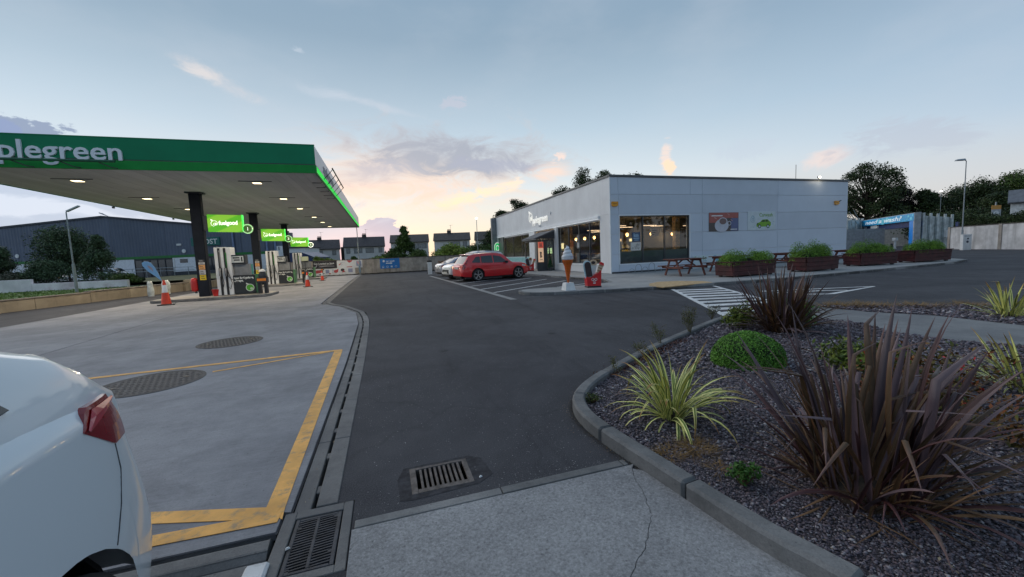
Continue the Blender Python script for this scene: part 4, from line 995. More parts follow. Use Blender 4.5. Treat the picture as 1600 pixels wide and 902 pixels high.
def ceil_strip(x, y, L=1.1, al='x', lb=''):
    t = thing('strip_light', lb + ' warm strip light under the shop ceiling', 'strip light', (x, y, 3.05), 0 if al == 'x' else R(90), 'strip lights inside the shop')
    MB().box(-L / 2, -.04, -.02, L / 2, .04, .02).build('tube', STRIP, t); MB().box(-.01, -.01, .02, .01, .01, .56).build('hanger', BLACK, t)
    if y > 29:
        ld = bpy.data.lights.new('strip_light', 'POINT'); ld.energy = 26; ld.color = (1.0, 0.76, 0.50); ld.shadow_soft_size = .3; lo = bpy.data.objects.new('strip_light_source', ld); COL.objects.link(lo); lo.parent = t; lo.location = (0, 0, -.15)
SLB = ['nearest to the shop corner:', 'leftmost behind the right window:', 'middle one behind the right window:', 'first behind the left window:', 'the one beside the wooden column:', 'second behind the left window:', 'deep one behind the wooden column:', 'the one over the cafe counter:', 'first behind the far left window:', 'second behind the far left window:', 'rightmost behind the right window:']
for (x, y), lb in zip(((14.6, 22.6), (16.2, 24.2), (17.2, 22.9), (15.4, 27.2), (18.4, 23.6), (16.8, 29.4), (20.6, 27.0), (19.2, 30.6), (14.8, 36.2), (15.6, 39.0), (21.5, 24.0)), SLB): ceil_strip(x, y, lb=lb)
BULB = mat('pendant_bulb', (1, .7, .4), emit=(1.0, 0.50, 0.16), estr=5)
def pendant(x, y, z=2.5, lb=''):
    t = thing('pendant_lamp', lb + ' of the round amber lamps glowing in the shop', 'pendant lamp', (x, y, z), 0, 'pendant lamps inside the shop')
    MB().lathe([(.01, -.11), (.075, -.085), (.11, -.02), (.10, .05), (.05, .10), (.03, .12)], 14).build('bulb', BULB, t, smooth=True)
    MB().lathe([(.012, .12), (.035, .12), (.035, .2), (.008, .22), (.006, 3.62 - z)], 8).build('cord', BLACK, t)
    ld = bpy.data.lights.new('pendant_light', 'POINT'); ld.energy = 48; ld.color = (1.0, 0.60, 0.27); ld.shadow_soft_size = 0.12
    lo = bpy.data.objects.new('pendant_light', ld); COL.objects.link(lo); lo.parent = t; lo.location = (0, 0, -0.16)
PLB = ['leftmost in the left window', 'second in the left window', 'third in the left window', 'rightmost in the left window', 'leftmost in the right window', 'middle one in the right window', 'rightmost in the right window']
for x, y in ((15.2, 31.3), (15.2, 29.8), (15.2, 28.3), (15.2, 26.8), (15.65, 23.2), (17.57, 23.2), (19.9, 23.9)): pendant(x, y, lb=PLB.pop(0))
rr = random.Random(3)
def counter(name, label, x0, y0, x1, y1, h, m_, topm):
    t = thing(name, label, 'counter', (x0, y0, .13)); MB().box(0, 0, 0, x1 - x0, y1 - y0, h - .05).build('front', m_, t); MB().box(-.04, -.04, h - .05, x1 - x0 + .04, y1 - y0 + .04, h).build('worktop', topm, t); return t
counter('cafe_counter', 'dark cafe counter behind the larger left window', 17.2, 26.5, 18.0, 33, 1.15, DGREY, WOOD)
counter('till_counter', 'pale till counter behind the far left window', 16.0, 35.0, 16.8, 42.5, 1.1, mat('counter_pale', (0.4, 0.36, 0.3), 0.5), WOOD)
def shelf_unit(x, y, rot, label, cols, n=4, w=2.0):
    t = thing('shelf_unit', label, 'shelves', (x, y, .13), rot)
    MB().box(-w / 2, .2, 0, w / 2, .24, 1.95).build('back_panel', DGREY, t)
    for s in (-1, 1): MB().box(s * w / 2 - .02, -.2, 0, s * w / 2 + .02, .2, 1.95).build('side_panel', DGREY, t)
    for i in range(n):
        z = .25 + i * 1.5 / n; MB().box(-w / 2 + .02, -.2, z, w / 2 - .02, .2, z + .03).build('shelf', DGREY, t)
        for c_ in range(len(cols)):
            mb = MB(); a = -w / 2 + .06
            while a < w / 2 - .15:
                ww = rr.uniform(.06, .14)
                if rr.random() < 1.0 / len(cols) + .25: mb.box(a, -.17 - .004 * c_, z + .031, a + ww, .12 - .01 * c_, z + .03 + rr.uniform(.12, 1.1 / n))
                a += ww + .012 + rr.uniform(0, .05)
            if mb.v: o = mb.build('goods', mat('goods_%02d' % cols[c_][0], cols[c_][1], 0.5), t); o['kind'] = 'stuff'
cl = [(1, (.5, .08, .04)), (2, (.6, .5, .1)), (3, (.1, .2, .4)), (4, (.5, .5, .45))]
shelf_unit(15.0, 24.2, 0.2, 'low shelf of mixed goods behind the right-hand shop window', cl[:3], 4, 1.6)
shelf_unit(16.9, 25.2, -0.1, 'shelf of boxed goods deeper behind the right-hand window', [cl[1], cl[3]], 5, 1.8)
shelf_unit(20.6, 25.6, 0.4, 'tall shelf by the wooden column inside the shop', [cl[0], cl[3]], 4, 2.2)
shelf_unit(17.6, 38.2, R(-90), 'back shelf of goods behind the far left window', cl, 5, 5.0)
shelf_unit(19.4, 29.8, R(-90), 'back bar shelf of cups and jars behind the cafe counter', [cl[1], cl[3]], 4, 5.0)
for i, (x, y, z, w_, h_, c_, lb) in enumerate(((19.1, 27.4, 2.05, 1.2, .6, (1.0, .72, .3), 'lit yellow menu screen over the cafe counter, nearer the door'), (19.1, 29.8, 2.15, 1.2, .5, (.9, .5, .2), 'lit orange menu screen over the cafe counter'),
                                               (17.3, 37.0, 2.1, 2.4, .55, (1.0, .75, .35), 'long lit menu screen behind the far left window'), (17.3, 40.2, 1.7, 1.1, .6, (.8, .9, .4), 'small lit display behind the far left window'))):
    t = thing('menu_screen', lb, 'screen', (x, y, z)); MB().box(-.03, -w_ / 2, -h_ / 2, .03, w_ / 2, h_ / 2).build('screen', mat('screen_%d' % i, (.2, .15, .1), emit=c_, estr=1.6), t); MB().box(-.02, -.02, h_ / 2, .02, .02, 3.62 - z).build('hanger', BLACK, t)
for i, (x, z, w_, h_, c_, lb) in enumerate(((17.25, 2.55, .62, .52, (.42, .38, .34), 'pale framed notice hanging in the right window'), (18.9, 2.75, .9, .42, (.5, .42, .34), 'wide pale notice beside the amber lamp in the right window'))):
    t = thing('hanging_notice', lb, 'notice', (x, 22.4 + i * .8, z)); MB().box(-w_ / 2, 0, -h_ / 2, w_ / 2, .03, h_ / 2).build('board', mat('notice_%d' % i, c_, 0.6), t); MB().box(-.01, .01, h_ / 2, .01, .02, 3.62 - z).build('cord', BLACK, t)
    fr = Frame((0, 0, 0), (1, 0, 0)); mb = MB()
    for q in range(3): fr.rect(mb, -w_ / 2 + .08, -h_ / 2 + .08 + q * h_ * .27, -w_ / 2 + .08 + w_ * (.3 + .15 * q), -h_ / 2 + .08 + q * h_ * .27 + h_ * .14, 0, .004)
    mb.build('print', P_((0.12, 0.10, 0.09), 'soot'), t)
# stickers on the window glass
t = thing('window_poster', 'dark blue poster stuck on the right shop window', 'poster', (14.26, SY0 + .088, 1.95)); MB().box(0, 0, 0, .58, .008, .56).build('sheet', P_((0.05, 0.09, 0.16), 'navy'), t)
fr = Frame((0, 0, 0), (1, 0, 0)); mb = MB(); fr.rect(mb, .12, .30, .48, .38, 0, .003); fr.rect(mb, .12, .38, .18, .50, 0, .0035); fr.rect(mb, .1, .18, .5, .24, 0, .003); fr.rect(mb, .16, .08, .46, .12, 0, .003); fr.rect(mb, .22, .42, .46, .46, 0, .003); mb.build('print', P_((0.36, 0.50, 0.62), 'iceblue'), t)
t = thing('window_notice', 'white drawing sheet stuck on the right shop window under the blue poster', 'poster', (14.16, SY0 + .088, 1.42)); MB().box(0, 0, 0, .72, .008, .50).build('sheet', P_((0.62, 0.60, 0.56), 'paper'), t)
mb = MB()
for i in range(14):
    a, b, r_ = rr.uniform(.1, .6), rr.uniform(.08, .42), rr.uniform(.02, .07); fr.ring(mb, a, b, r_, .014, .0002 * i, .003 + .0003 * i, n=9, t0=rr.uniform(0, 2), t1=rr.uniform(3.5, 6))
mb.build('print', P_((0.05, 0.05, 0.05), 'black_ink'), t)
t = thing('window_sticker', 'tall dark sticker with round emblems on the left shop window above the giant ice cream', 'poster', (SX0 + .155, 24.9, 1.7)); MB().box(0, -.22, 0, .008, .22, .95).build('sheet', P_((0.09, 0.10, 0.11), 'graphite'), t)
fr = Frame((0, .22, 0), (0, -1, 0)); mb = MB(); fr.ring(mb, .22, .76, .12, .03, 0, .003); fr.rect(mb, .06, .08, .38, .42, 0, .0026); mb.build('print', P_((0.5, 0.5, 0.5), 'grey_ink'), t)
t = thing('service_cabinet', 'white drinks machine standing behind the left shop window', 'machine', (14.2, 27.0, .13)); MB().box(-.35, -.35, 0, .35, .35, 1.25).build('cabinet', WHITEP, t, bevel=.02); MB().box(-.30, -.36, .75, .30, -.351, 1.1).build('panel', BLACK, t)
for (x, y) in ((14.3, 22.0), (16.6, 22.3), (13.9, 24.3), (17.8, 21.9)):
    k = int(x * 10)
    t = thing('cafe_table', {143: 'small cafe table just inside the right window, near the shop corner', 166: 'small cafe table in the middle of the right window', 139: 'small cafe table inside the left window', 178: 'small cafe table beside the wooden column'}[k], 'table', (x, y, .13))
    MB().lathe([(.36, .72), (.38, .74), (.38, .76), (.36, .77)], 18).build('top', WOOD, t); MB().lathe([(.22, 0), (.22, .02), (.03, .04), (.03, .72)], 10).build('pedestal', BLACK, t)
# ------------------------------------------------------------------ things on the pavement
TW = mat('stained_timber', (0.12, 0.030, 0.019), 0.55, var=0.35, scale=6, stain=0.3, stain_col=(0.04, 0.015, 0.01, 1), stain_scale=5, bump=0.4)
def picnic():
    t = thing('picnic_table', 'dark red timber picnic table nearest the shop corner, beside the buff paving', 'picnic table', (0, 0, 0), 0, 'picnic tables in front of the shop')
    for i in range(6):
        y = -.37 + i * .148; MB().box(-.95, y - .068, .80, .95, y + .068, .838).build('top_plank', TW, t, bevel=.004)
    for s in (-1, 1):
        for i in range(2):
            y = s * (.68 + i * .145); MB().box(-.95, y - .066, .46, .95, y + .066, .498).build('seat_plank', TW, t, bevel=.004)
    for x in (-.68, .68):
        for s in (-1, 1):
            MB().bar((x, s * .62, 0), (x, s * .24, .80), .10, .045, (1, 0, 0)).build('leg', TW, t)
        MB().box(x - .068, -.82, .36, x - .023, .82, .458).build('seat_bearer', TW, t); MB().box(x - .068, -.40, .71, x - .023, .40, .798).build('top_bearer', TW, t)
    MB().bar((-.66, 0, .42), (-.1, 0, .79), .07, .045).build('brace', TW, t); MB().bar((.66, 0, .42), (.1, 0, .79), .07, .045).build('brace', TW, t)
    return t
pt = picnic(); pt.location = (14.35, 16.35, .105); pt.rotation_euler = (0, 0, R(-4))
dup(pt, (17.75, 16.9, .105), R(-2), 'dark red picnic table half hidden behind the left end of the first planter')
dup(pt, (22.2, 16.9, .105), R(0), 'dark red picnic table seen in the gap between the first and second planters')
dup(pt, (26.4, 16.4, .105), R(2), 'dark red picnic table behind the right end of the second planter')
PLM = mat('planter_timber', (0.052, 0.006, 0.008), 0.6, var=0.3, scale=5, stain=0.3, stain_col=(0.03, 0.008, 0.008, 1), bump=0.3)
SHRUB = foliage_mat('planter_leaves', (0.075, 0.175, 0.022), (0.17, 0.32, 0.04), 2.0, 0.5)
def leaf_cloud(n, sampler, size, rng, flat=0.5, normal_bias=None, asp=0.55):
    """n small diamond leaves at points given by sampler -> arrays"""
    P, Nn = sampler(n); n = len(P)
    d = rng.normal(size=(n, 3)); 
    if Nn is not None: d = d * flat + Nn
    d /= np.linalg.norm(d, axis=1)[:, None] + 1e-9
    a = np.cross(d, rng.normal(size=(n, 3))); a /= np.linalg.norm(a, axis=1)[:, None] + 1e-9; b = np.cross(d, a)
    s = size * rng.uniform(.6, 1.3, n)[:, None]
    V = np.stack([P - a * s, P - b * s * asp + d * s * .12, P + a * s, P + b * s * asp + d * s * .12], 1).reshape(-1, 3)
    Fc = np.arange(n * 4).reshape(n, 4); return V, Fc
def mound(cx, cy, L, Wd, H, lumps, rng, z0):
    cs = [(rng.uniform(-L / 2 + .2, L / 2 - .2), rng.uniform(-Wd * .25, Wd * .25), rng.uniform(.24, .42), rng.uniform(.5, 1.0)) for _ in range(lumps)]
    def smp(n):
        k = rng.integers(0, len(cs), n); C_ = np.array(cs)[k]
        th = rng.uniform(0, 2 * np.pi, n); ph = np.arccos(rng.uniform(-.15, 1, n)); r = rng.uniform(.72, 1.05, n)
        Nn = np.stack([np.sin(ph) * np.cos(th), np.sin(ph) * np.sin(th), np.cos(ph)], 1)
        P = Nn * (r * C_[:, 2])[:, None] * np.array([1.25, 1.0, 1.0]) ; P[:, 2] *= C_[:, 3] * H / .42
        P[:, 0] += C_[:, 0] + cx; P[:, 1] = np.clip(P[:, 1] + C_[:, 1], -Wd / 2 - .03, Wd / 2 + .03) + cy; P[:, 0] = np.clip(P[:, 0], -L / 2 - .06, L / 2 + .08); P[:, 2] += z0
        return P, Nn
    return smp
def planter(loc, rot, L, label, seed, hh=.42):
    t = thing('planter_box', label, 'planter', loc, rot, 'timber planters along the pavement')
    Wd, H = .95, .66
    for s in (-1, 1):
        for i in range(3):
            z0 = .06 + i * .195; e = .018 * i
            MB().box(-L / 2, s * (Wd / 2 - .035 + e) - .02, z0 + .002, L / 2, s * (Wd / 2 - .035 + e) + .02, z0 + .191).build('side_board', PLM, t, bevel=.004)
            MB().box(s * (L / 2 - .02 + e) - .02, -Wd / 2 + .04, z0 + .002, s * (L / 2 - .02 + e) + .02, Wd / 2 - .04, z0 + .191).build('end_board', PLM, t, bevel=.004)
    for s in (-1, 1):
        MB().box(-L / 2 - .07, s * (Wd / 2) - .06, .648, L / 2 + .07, s * (Wd / 2) + .06, .685).build('rim', PLM, t, bevel=.004)
        MB().box(s * (L / 2 + .01) - .06, -Wd / 2 + .06, .648, s * (L / 2 + .01) + .06, Wd / 2 - .06, .685).build('rim', PLM, t, bevel=.004)
        for q in (-1, 1): MB().box(s * (L / 2 - .2) - .06, q * .35 - .06, 0, s * (L / 2 - .2) + .06, q * .35 + .06, .07).build('foot', BLACK, t)
    MB().box(-L / 2 + .03, -Wd / 2 + .06, .5, L / 2 - .03, Wd / 2 - .06, .60).build('soil', SOIL, t)
    s_ = thing('planter_shrub', label.replace('planter', 'planter').split(' timber')[0] + ' dense green shrub growing in that planter', 'shrub', (loc[0], loc[1], loc[2] + .6), rot, 'clipped green shrubs in the planters')
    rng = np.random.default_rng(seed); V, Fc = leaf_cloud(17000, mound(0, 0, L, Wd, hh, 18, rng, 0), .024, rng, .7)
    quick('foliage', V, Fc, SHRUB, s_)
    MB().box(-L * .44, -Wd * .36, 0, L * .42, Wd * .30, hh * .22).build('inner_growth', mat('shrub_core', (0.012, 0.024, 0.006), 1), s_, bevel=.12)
    mb = MB()
    for i in range(14):
        a, b = rng.uniform(-L / 2 + .2, L / 2 - .2), rng.uniform(-.25, .25); mb.tube([(a, b, 0), (a + rng.uniform(-.1, .1), b + rng.uniform(-.1, .1), .25)], [.014, .006], 5)
    mb.build('stems', mat('stem', (0.06, 0.04, 0.02), 0.8), s_)
    return s_
PLS = [((14.35, 13.92), (17.0, 14.08)), ((18.75, 13.92), (20.95, 13.98)), ((23.9, 14.75), (26.25, 14.45)), ((28.0, 14.6), (30.6, 14.3))]
LB = [('Leftmost timber planter, by the crossing, first of four', 'dense green shrub in the leftmost planter beside the crossing', .86),
      ('second timber planter from the crossing, in front of the plain wall', 'tallest green shrub, in the second planter from the crossing', 1.05),
      ('third timber planter, standing at the shop end wall corner', 'green shrub in the third planter, in front of the car wash', .92),
      ('last timber planter at the right tip of the pavement', 'low green shrub in the last planter by the metal fence', .80)]
for i, (a, b) in enumerate(PLS):
    a, b = Vector(a), Vector(b); c_ = (a + b) / 2; L = (b - a).length
    s_ = planter((c_.x, c_.y, .105), math.atan2(b.y - a.y, b.x - a.x), L, LB[i][0], 11 + i, LB[i][2]); s_['label'] = LB[i][1]
# giant ice cream cone
t = thing('ice_cream_model', 'giant soft ice cream cone figure on a white block at the kerb', 'display model', (6.44, 13.35, .105), R(0)); t.scale = (.96, .96, .96)
MB().add([(-.21, -.21, 0), (.21, -.21, 0), (.21, .21, 0), (-.21, .21, 0), (-.16, -.16, .30), (.16, -.16, .30), (.16, .16, .30), (-.16, .16, .30)], [(0, 3, 2, 1), (4, 5, 6, 7), (0, 1, 5, 4), (1, 2, 6, 5), (2, 3, 7, 6), (3, 0, 4, 7)]).build('base_block', WHITEP, t, bevel=.012)
ORG = mat('cone_orange', (0.62, 0.13, 0.015), 0.45, var=0.08, scale=20)
MB().lathe([(.035, .29), (.055, .45), (.13, .93), (.165, 1.02), (.17, 1.03), (.185, 1.035), (.20, 1.17), (.205, 1.18), (.20, 1.19)], 28).build('cone', ORG, t, smooth=True)
mb = MB(); k = 0
for i in range(9):
    z = .40 + i * .07; r_ = .04 + (z - .29) * .145; mb.lathe([(r_ + .010, z - .004), (r_ + .016, z), (r_ + .010, z + .004)], 24)
mb.build('wafer_ridges', ORG, t)
Pg = []
NT_ = 110
for i in range(NT_):
    f = i / (NT_ - 1); a = f * 2 * math.pi * 3.6; zc = 1.21 + f * .52; rc = .125 * (1 - f) ** .7; rt = .118 * (1 - f) ** .62 + .006
    Pg.append(((math.cos(a) * rc, math.sin(a) * rc, zc), rt))
mb = MB(); mb.tube([p for p, _ in Pg], [r_ for _, r_ in Pg], 12); mb.lathe([(.205, 1.18), (.225, 1.22), (.20, 1.30), (.15, 1.45), (.08, 1.60), (.02, 1.70)], 24)
mb.build('ice_cream_swirl', mat('cream_white', (0.66, 0.67, 0.70), 0.35, var=0.03), t, smooth=True)
fr = Frame((.02, -.236, 1.30), (1, 0, 0)); mb = MB(); fr.rect(mb, 0, 0, .13, .012, 0, .01); fr.rect(mb, .02, -.03, .15, -.018, 0, .01); mb.build('stick_print', P_((0.2, 0.25, 0.5), 'blueprint'), t)
# red ice-lolly display
def lolly(loc, rot, label):
    t = thing('lolly_display', label, 'display sign', loc, rot, 'red ice lolly display signs')
    RD = mat('display_red', (0.62, 0.015, 0.02), 0.4)
    MB().box(-.28, -.2, 0, .28, .2, .06).build('foot', BLACK, t, bevel=.01)
    MB().xprism([(-.27, .06), (.27, .06), (.30, .66), (.20, .56), (.02, .48), (-.10, .40), (-.30, .42)], 'y', -.16, .16).build('red_pocket', RD, t)
    fr = Frame((0, -.165, 0), (1, 0, 0)); mb = MB(); fr.ring(mb, -.06, .31, .055, .016, 0, .006); fr.ring(mb, .06, .31, .055, .016, 0, .006); fr.ring(mb, 0, .27, .05, .016, .0062, .009); fr.rect(mb, -.05, .15, .05, .19, 0, .006); mb.build('emblem', WHITEP, t)
    def cut(name, pts, y, m_, c0=-.02, c1=.02): MB().xprism(pts, 'y', y + c0, y + c1).build(name, m_, t)
    a = R(8)
    def rot_(pts, ang, ox, oz): return [(ox + p[0] * math.cos(ang) - p[1] * math.sin(ang), oz + p[0] * math.sin(ang) + p[1] * math.cos(ang)) for p in pts]
    arch = lambda w_, h_, n=8: [(-w_, 0), (w_, 0)] + [(w_ * math.cos(math.pi * k / n), h_ - w_ + w_ * math.sin(math.pi * k / n)) for k in range(n + 1)]
    cut('wrapper_edge', rot_(arch(.16, .68), R(8), -.17, .38), -.05, mat('ice_blue', (0.45, 0.62, 0.68), 0.4))
    cut('chocolate_lolly', rot_(arch(.12, .58), R(8), -.165, .43), -.085, mat('chocolate', (0.035, 0.022, 0.025), 0.4))
    cut('cone_wrapper', rot_([(-.035, 0), (.035, 0), (.12, .45), (-.12, .45)], R(-2), .04, .42), .03, P_((0.6, 0.62, 0.62), 'foil'))
    cut('cone_scoop', rot_([(.15 * math.cos(2 * math.pi * k / 14), .13 * math.sin(2 * math.pi * k / 14)) for k in range(14)], 0, .05, .95), .03, P_((0.62, 0.46, 0.30), 'caramel'))
    cut('scoop_sauce', rot_([(.08 * math.cos(2 * math.pi * k / 9), .06 * math.sin(2 * math.pi * k / 9)) for k in range(9)], 0, .03, .96), .005, mat('chocolate', (0.03, 0.02, 0.02), 0.4))
    cut('sundae_wrapper', rot_([(-.06, 0), (.06, 0), (.11, .48), (-.10, .44)], R(-22), .17, .44), -.04, P_((0.60, 0.48, 0.34), 'biscuit'))
    cut('sundae_top', rot_([(-.10, 0), (.11, 0), (.07, .10), (-.06, .10)], R(-22), .34, .86), -.045, RD)
    for i in range(4): cut('sundae_band', rot_([(-.07, 0), (.08, 0), (.085, .035), (-.075, .035)], R(-22), .19 + i * .04, .52 + i * .10), -.07, P_((0.3, 0.16, 0.1), 'toffee'), -.006, .006)
    return t
l1 = lolly((7.75, 13.85, .105), R(-10), 'red ice lolly display at the kerb beside the giant ice cream')
dup(l1, (11.0, 29.6, .105), R(-10), 'red ice lolly display by the shop door beyond the red car')
# door plants
def pot_plant(loc, label, seed, c0, c1):
    t = thing('potted_conifer', label, 'potted plant', loc)
    MB().lathe([(.13, 0), (.17, .25), (.18, .25), (.18, .27), (.14, .27)], 14).build('pot', DGREY, t)
    rng = np.random.default_rng(seed)
    def smp(n):
        z = rng.uniform(.25, .95, n); r_ = .22 * (1 - (z - .25) / .8) * np.sqrt(rng.uniform(.3, 1, n)); a = rng.uniform(0, 6.28, n); return np.stack([r_ * np.cos(a), r_ * np.sin(a), z], 1), None
    V, Fc = leaf_cloud(700, smp, .04, rng); quick('foliage', V, Fc, foliage_mat('conifer_%d' % seed, c0, c1, 3), t)
pot_plant((10.95, 29.9, .105), 'bright green potted conifer at the outer post of the porch', 41, (.03, .16, .03), (.06, .30, .06))
pot_plant((12.2, 28.35, .105), 'dark green potted conifer against the porch side window', 42, (.01, .06, .02), (.02, .12, .04))
# cycle rack: a low wave of steel hoops
t = thing('cycle_rack', 'low wavy steel cycle rack under the right shop window', 'cycle rack', (14.55, 19.75, .105))
for i, (x, h) in enumerate(((-.95, .28), (-.50, .52), (-.05, .34), (.42, .56), (.88, .30))):
    r_ = .2; pts = [(x - r_, 0, 0), (x - r_, 0, h - r_)] + [(x - r_ * math.cos(math.pi * k / 8), 0, h - r_ + r_ * math.sin(math.pi * k / 8)) for k in range(1, 8)] + [(x + r_, 0, h - r_), (x + r_, 0, 0)]
    MB().tube(pts, .014, 8).build('hoop', GALV, t, smooth=True)
MB().box(-1.2, -.03, 0, 1.15, .03, .012).build('base_rail', GALV, t)
# ================================================================== FUEL CANOPY
CX0, CX1, CY0, CY1, CZ, CT = -13.85, -2.32, 17.55, 45.9, 5.05, 6.10
GR_D = mat('fascia_dark_green', (0.010, 0.23, 0.105), 0.55, spec=.2, var=0.05, scale=0.5, stain=0.1, stain_col=(0.01, 0.08, 0.04, 1))
GR_B = mat('fascia_bright_green', (0.010, 0.26, 0.045), 0.5, spec=.2, var=0.04)
SOF = mat('soffit_strip', (0.58, 0.57, 0.58), 0.75, spec=.2, var=0.04, scale=0.6)
PIL = mat('pillar_grey', (0.018, 0.022, 0.032), 0.85, spec=.12, var=0.08)
can = thing('forecourt_canopy', 'big flat fuel canopy with dark green fascia and bright green stripe on grey pillars', 'canopy', (-8.1, 31.5, 0))
x = CX0 + 0.05; i = 0
while x < CX1 - 0.1:
    x2 = min(x + 0.305, CX1 - .05)
    MB().box(x + .003, CY0 + .05, CZ + (0.0 if i % 2 else .002), x2 - .003, CY1 - .05, CZ + .03).build('soffit_slat', SOF, can, world=True); x = x2; i += 1
MB().box(CX0 + .04, CY0 + .04, CZ + .034, CX1 - .04, CY1 - .04, 5.9).build('roof', mat('roof_sheet', (0.06, 0.06, 0.065), 0.7), can, world=True)
MB().box(CX0, CY0 + .0, 5.38, CX1, CY0 + .04, CT).build('fascia', GR_D, can, world=True)
MB().box(CX0, CY0 - .03, CZ - .02, CX1 + .02, CY0 + .04, 5.34).build('fascia_stripe', GR_B, can, world=True, bevel=.008)
MB().box(CX0, CY0 + .01, 5.341, CX1, CY0 + .04, 5.379).build('shadow_gap', DGREY, can, world=True)
MB().box(CX0, CY0 - .01, CT, CX1 + .01, CY0 + .06, CT + .035).build('capping', GR_D, can, world=True)
MB().box(CX1 - .04, CY0 + .04, 5.38, CX1, CY1, CT).build('side_fascia', mat('side_fascia_white', (0.75, 0.75, 0.75), 0.4, var=0.03), can, world=True)
MB().box(CX1 - .04, CY0 + .041, CZ - .02, CX1 + .02, CY1, 5.34).build('fascia_stripe', GR_B, can, world=True)
for z in (5.10, 5.18, 5.26): MB().box(CX1 + .021, CY0 + .1, z, CX1 + .035, CY1 - .05, z + .035).build('light_tube', mat('green_tube', (0.05, 0.8, 0.1), emit=(0.03, 0.75, 0.08), estr=0.9), can, world=True)
MB().box(CX0, CY0 + .04, CZ - .02, CX0 + .04, CY1, CT).build('fascia', GR_D, can, world=True); MB().box(CX0, CY1, CZ - .02, CX1, CY1 + .04, CT).build('fascia', GR_D, can, world=True)
for y in (20.2, 27.5, 34, 41): MB().box(CX0 - .06, y, CZ - .12, CX0 + .02, y + .12, CZ - .022).build('gutter_bracket', DGREY, can, world=True)
LET = mat('letter_white', (0.78, 0.80, 0.84), 0.4, var=0.02)
me = text_mesh('applegreen', 1.0, (0, 0, 0), (1, 0, 0), (0, 0, 1), extrude=.035, bold=.012)
xs_ = [v.co.x for v in me.vertices]; wtxt = max(xs_) - min(xs_); bpy.data.meshes.remove(me)
zt = 1.0
sz = 0.86
sx = 4.12 / (wtxt * sz)
text('lettering', 'applegreen', sz, (-8.40 - 4.12, CY0 - .03, 5.34), (1, 0, 0), LET, can, extrude=.03, bold=.010, squeeze=sx)
mb = MB(); fr = Frame((-13.2, CY0 - .005, 5.68), (1, 0, 0)); apple_logo(fr, mb, 0, 0, .33, 0, .05); mb.build('emblem', LET, can, world=True)
lb = MB(); lb.tube([(CX0 + .2, CY0 - .42, 5.22), (-8.42, CY0 - .42, 5.22)], .045, 8); lb.build('light_bar', mat('bar_green', (0.02, 0.12, 0.06), 0.4), can, world=True)
for x in (-12.6, -11.1, -9.9, -8.9): MB().tube([(x, CY0 - .42, 5.2), (x + .25, CY0 - .2, 5.06), (x + .35, CY0, 5.06)], .018, 6).build('bracket', DGREY, can, world=True)
rk = MB(); rk.tube([(CX1 + .42, 19.4, 5.62), (CX1 + .42, 24.4, 5.62)], .03, 8); rk.build('light_bar', BLACK, can, world=True)
for y in (19.5, 20.7, 21.9, 23.1, 24.3): MB().tube([(CX1 + .42, y, 5.6), (CX1 + .30, y, 5.45), (CX1 - .1, y, 5.0), (CX1 - .45, y, 5.0)], .015, 6).build('bracket', BLACK, can, world=True)
text('lettering', 'applegreen', .62, (CX1 + .005, 19.7, 5.50), (0, 1, 0), mat('pale_letter', (0.36, 0.37, 0.40), 0.5), can, extrude=.02, squeeze=1.4)
PY = (22.7, 31.4, 40.2)
for y in PY:
    MB().box(-8.50, y - .20, 0.02, -8.06, y + .14, CZ).build('pillar', PIL, can, world=True, bevel=.02)
    MB().box(-8.60, y - .30, CZ - .06, -7.96, y + .24, CZ - .001).build('pillar_collar', DGREY, can, world=True)
    MB().tube([(-8.03, y - .15, 4.4), (-8.03, y - .15, 4.85), (-7.93, y - .15, 4.98), (-7.9, y - .15, CZ)], .014, 6).build('cable', BLACK, can, world=True)
# pillar stickers
def sticker(y):
    for z0, z1, c_, nm in ((1.78, 1.90, (0.03, 0.03, 0.035), 'black'), (1.66, 1.76, (0.55, 0.55, 0.55), 'white'), (1.42, 1.64, (0.68, 0.34, 0.12), 'orange'), (1.18, 1.40, (0.45, 0.46, 0.50), 'grey'), (0.92, 1.16, (0.70, 0.52, 0.02), 'yellow')):
        st = MB().box(-8.38, y - .208, z0, -8.13, y - .2015, z1).build('sticker', mat('sticker_' + nm, c_, 0.5), can, world=True)
        mb = MB(); fr = Frame((-8.38, y - .208, z0), (1, 0, 0)); h = z1 - z0
        for q in range(2): fr.rect(mb, .04, h * (.25 + .35 * q), .20 - .03 * q, h * (.25 + .35 * q) + h * .12, 0, .003)
        mb.build('sticker_print', P_((0.06, 0.05, 0.05) if nm != 'black' else (.5, .5, .5), 'st_' + ('d' if nm != 'black' else 'w')), st, world=True)
sticker(PY[0]); sticker(PY[1])
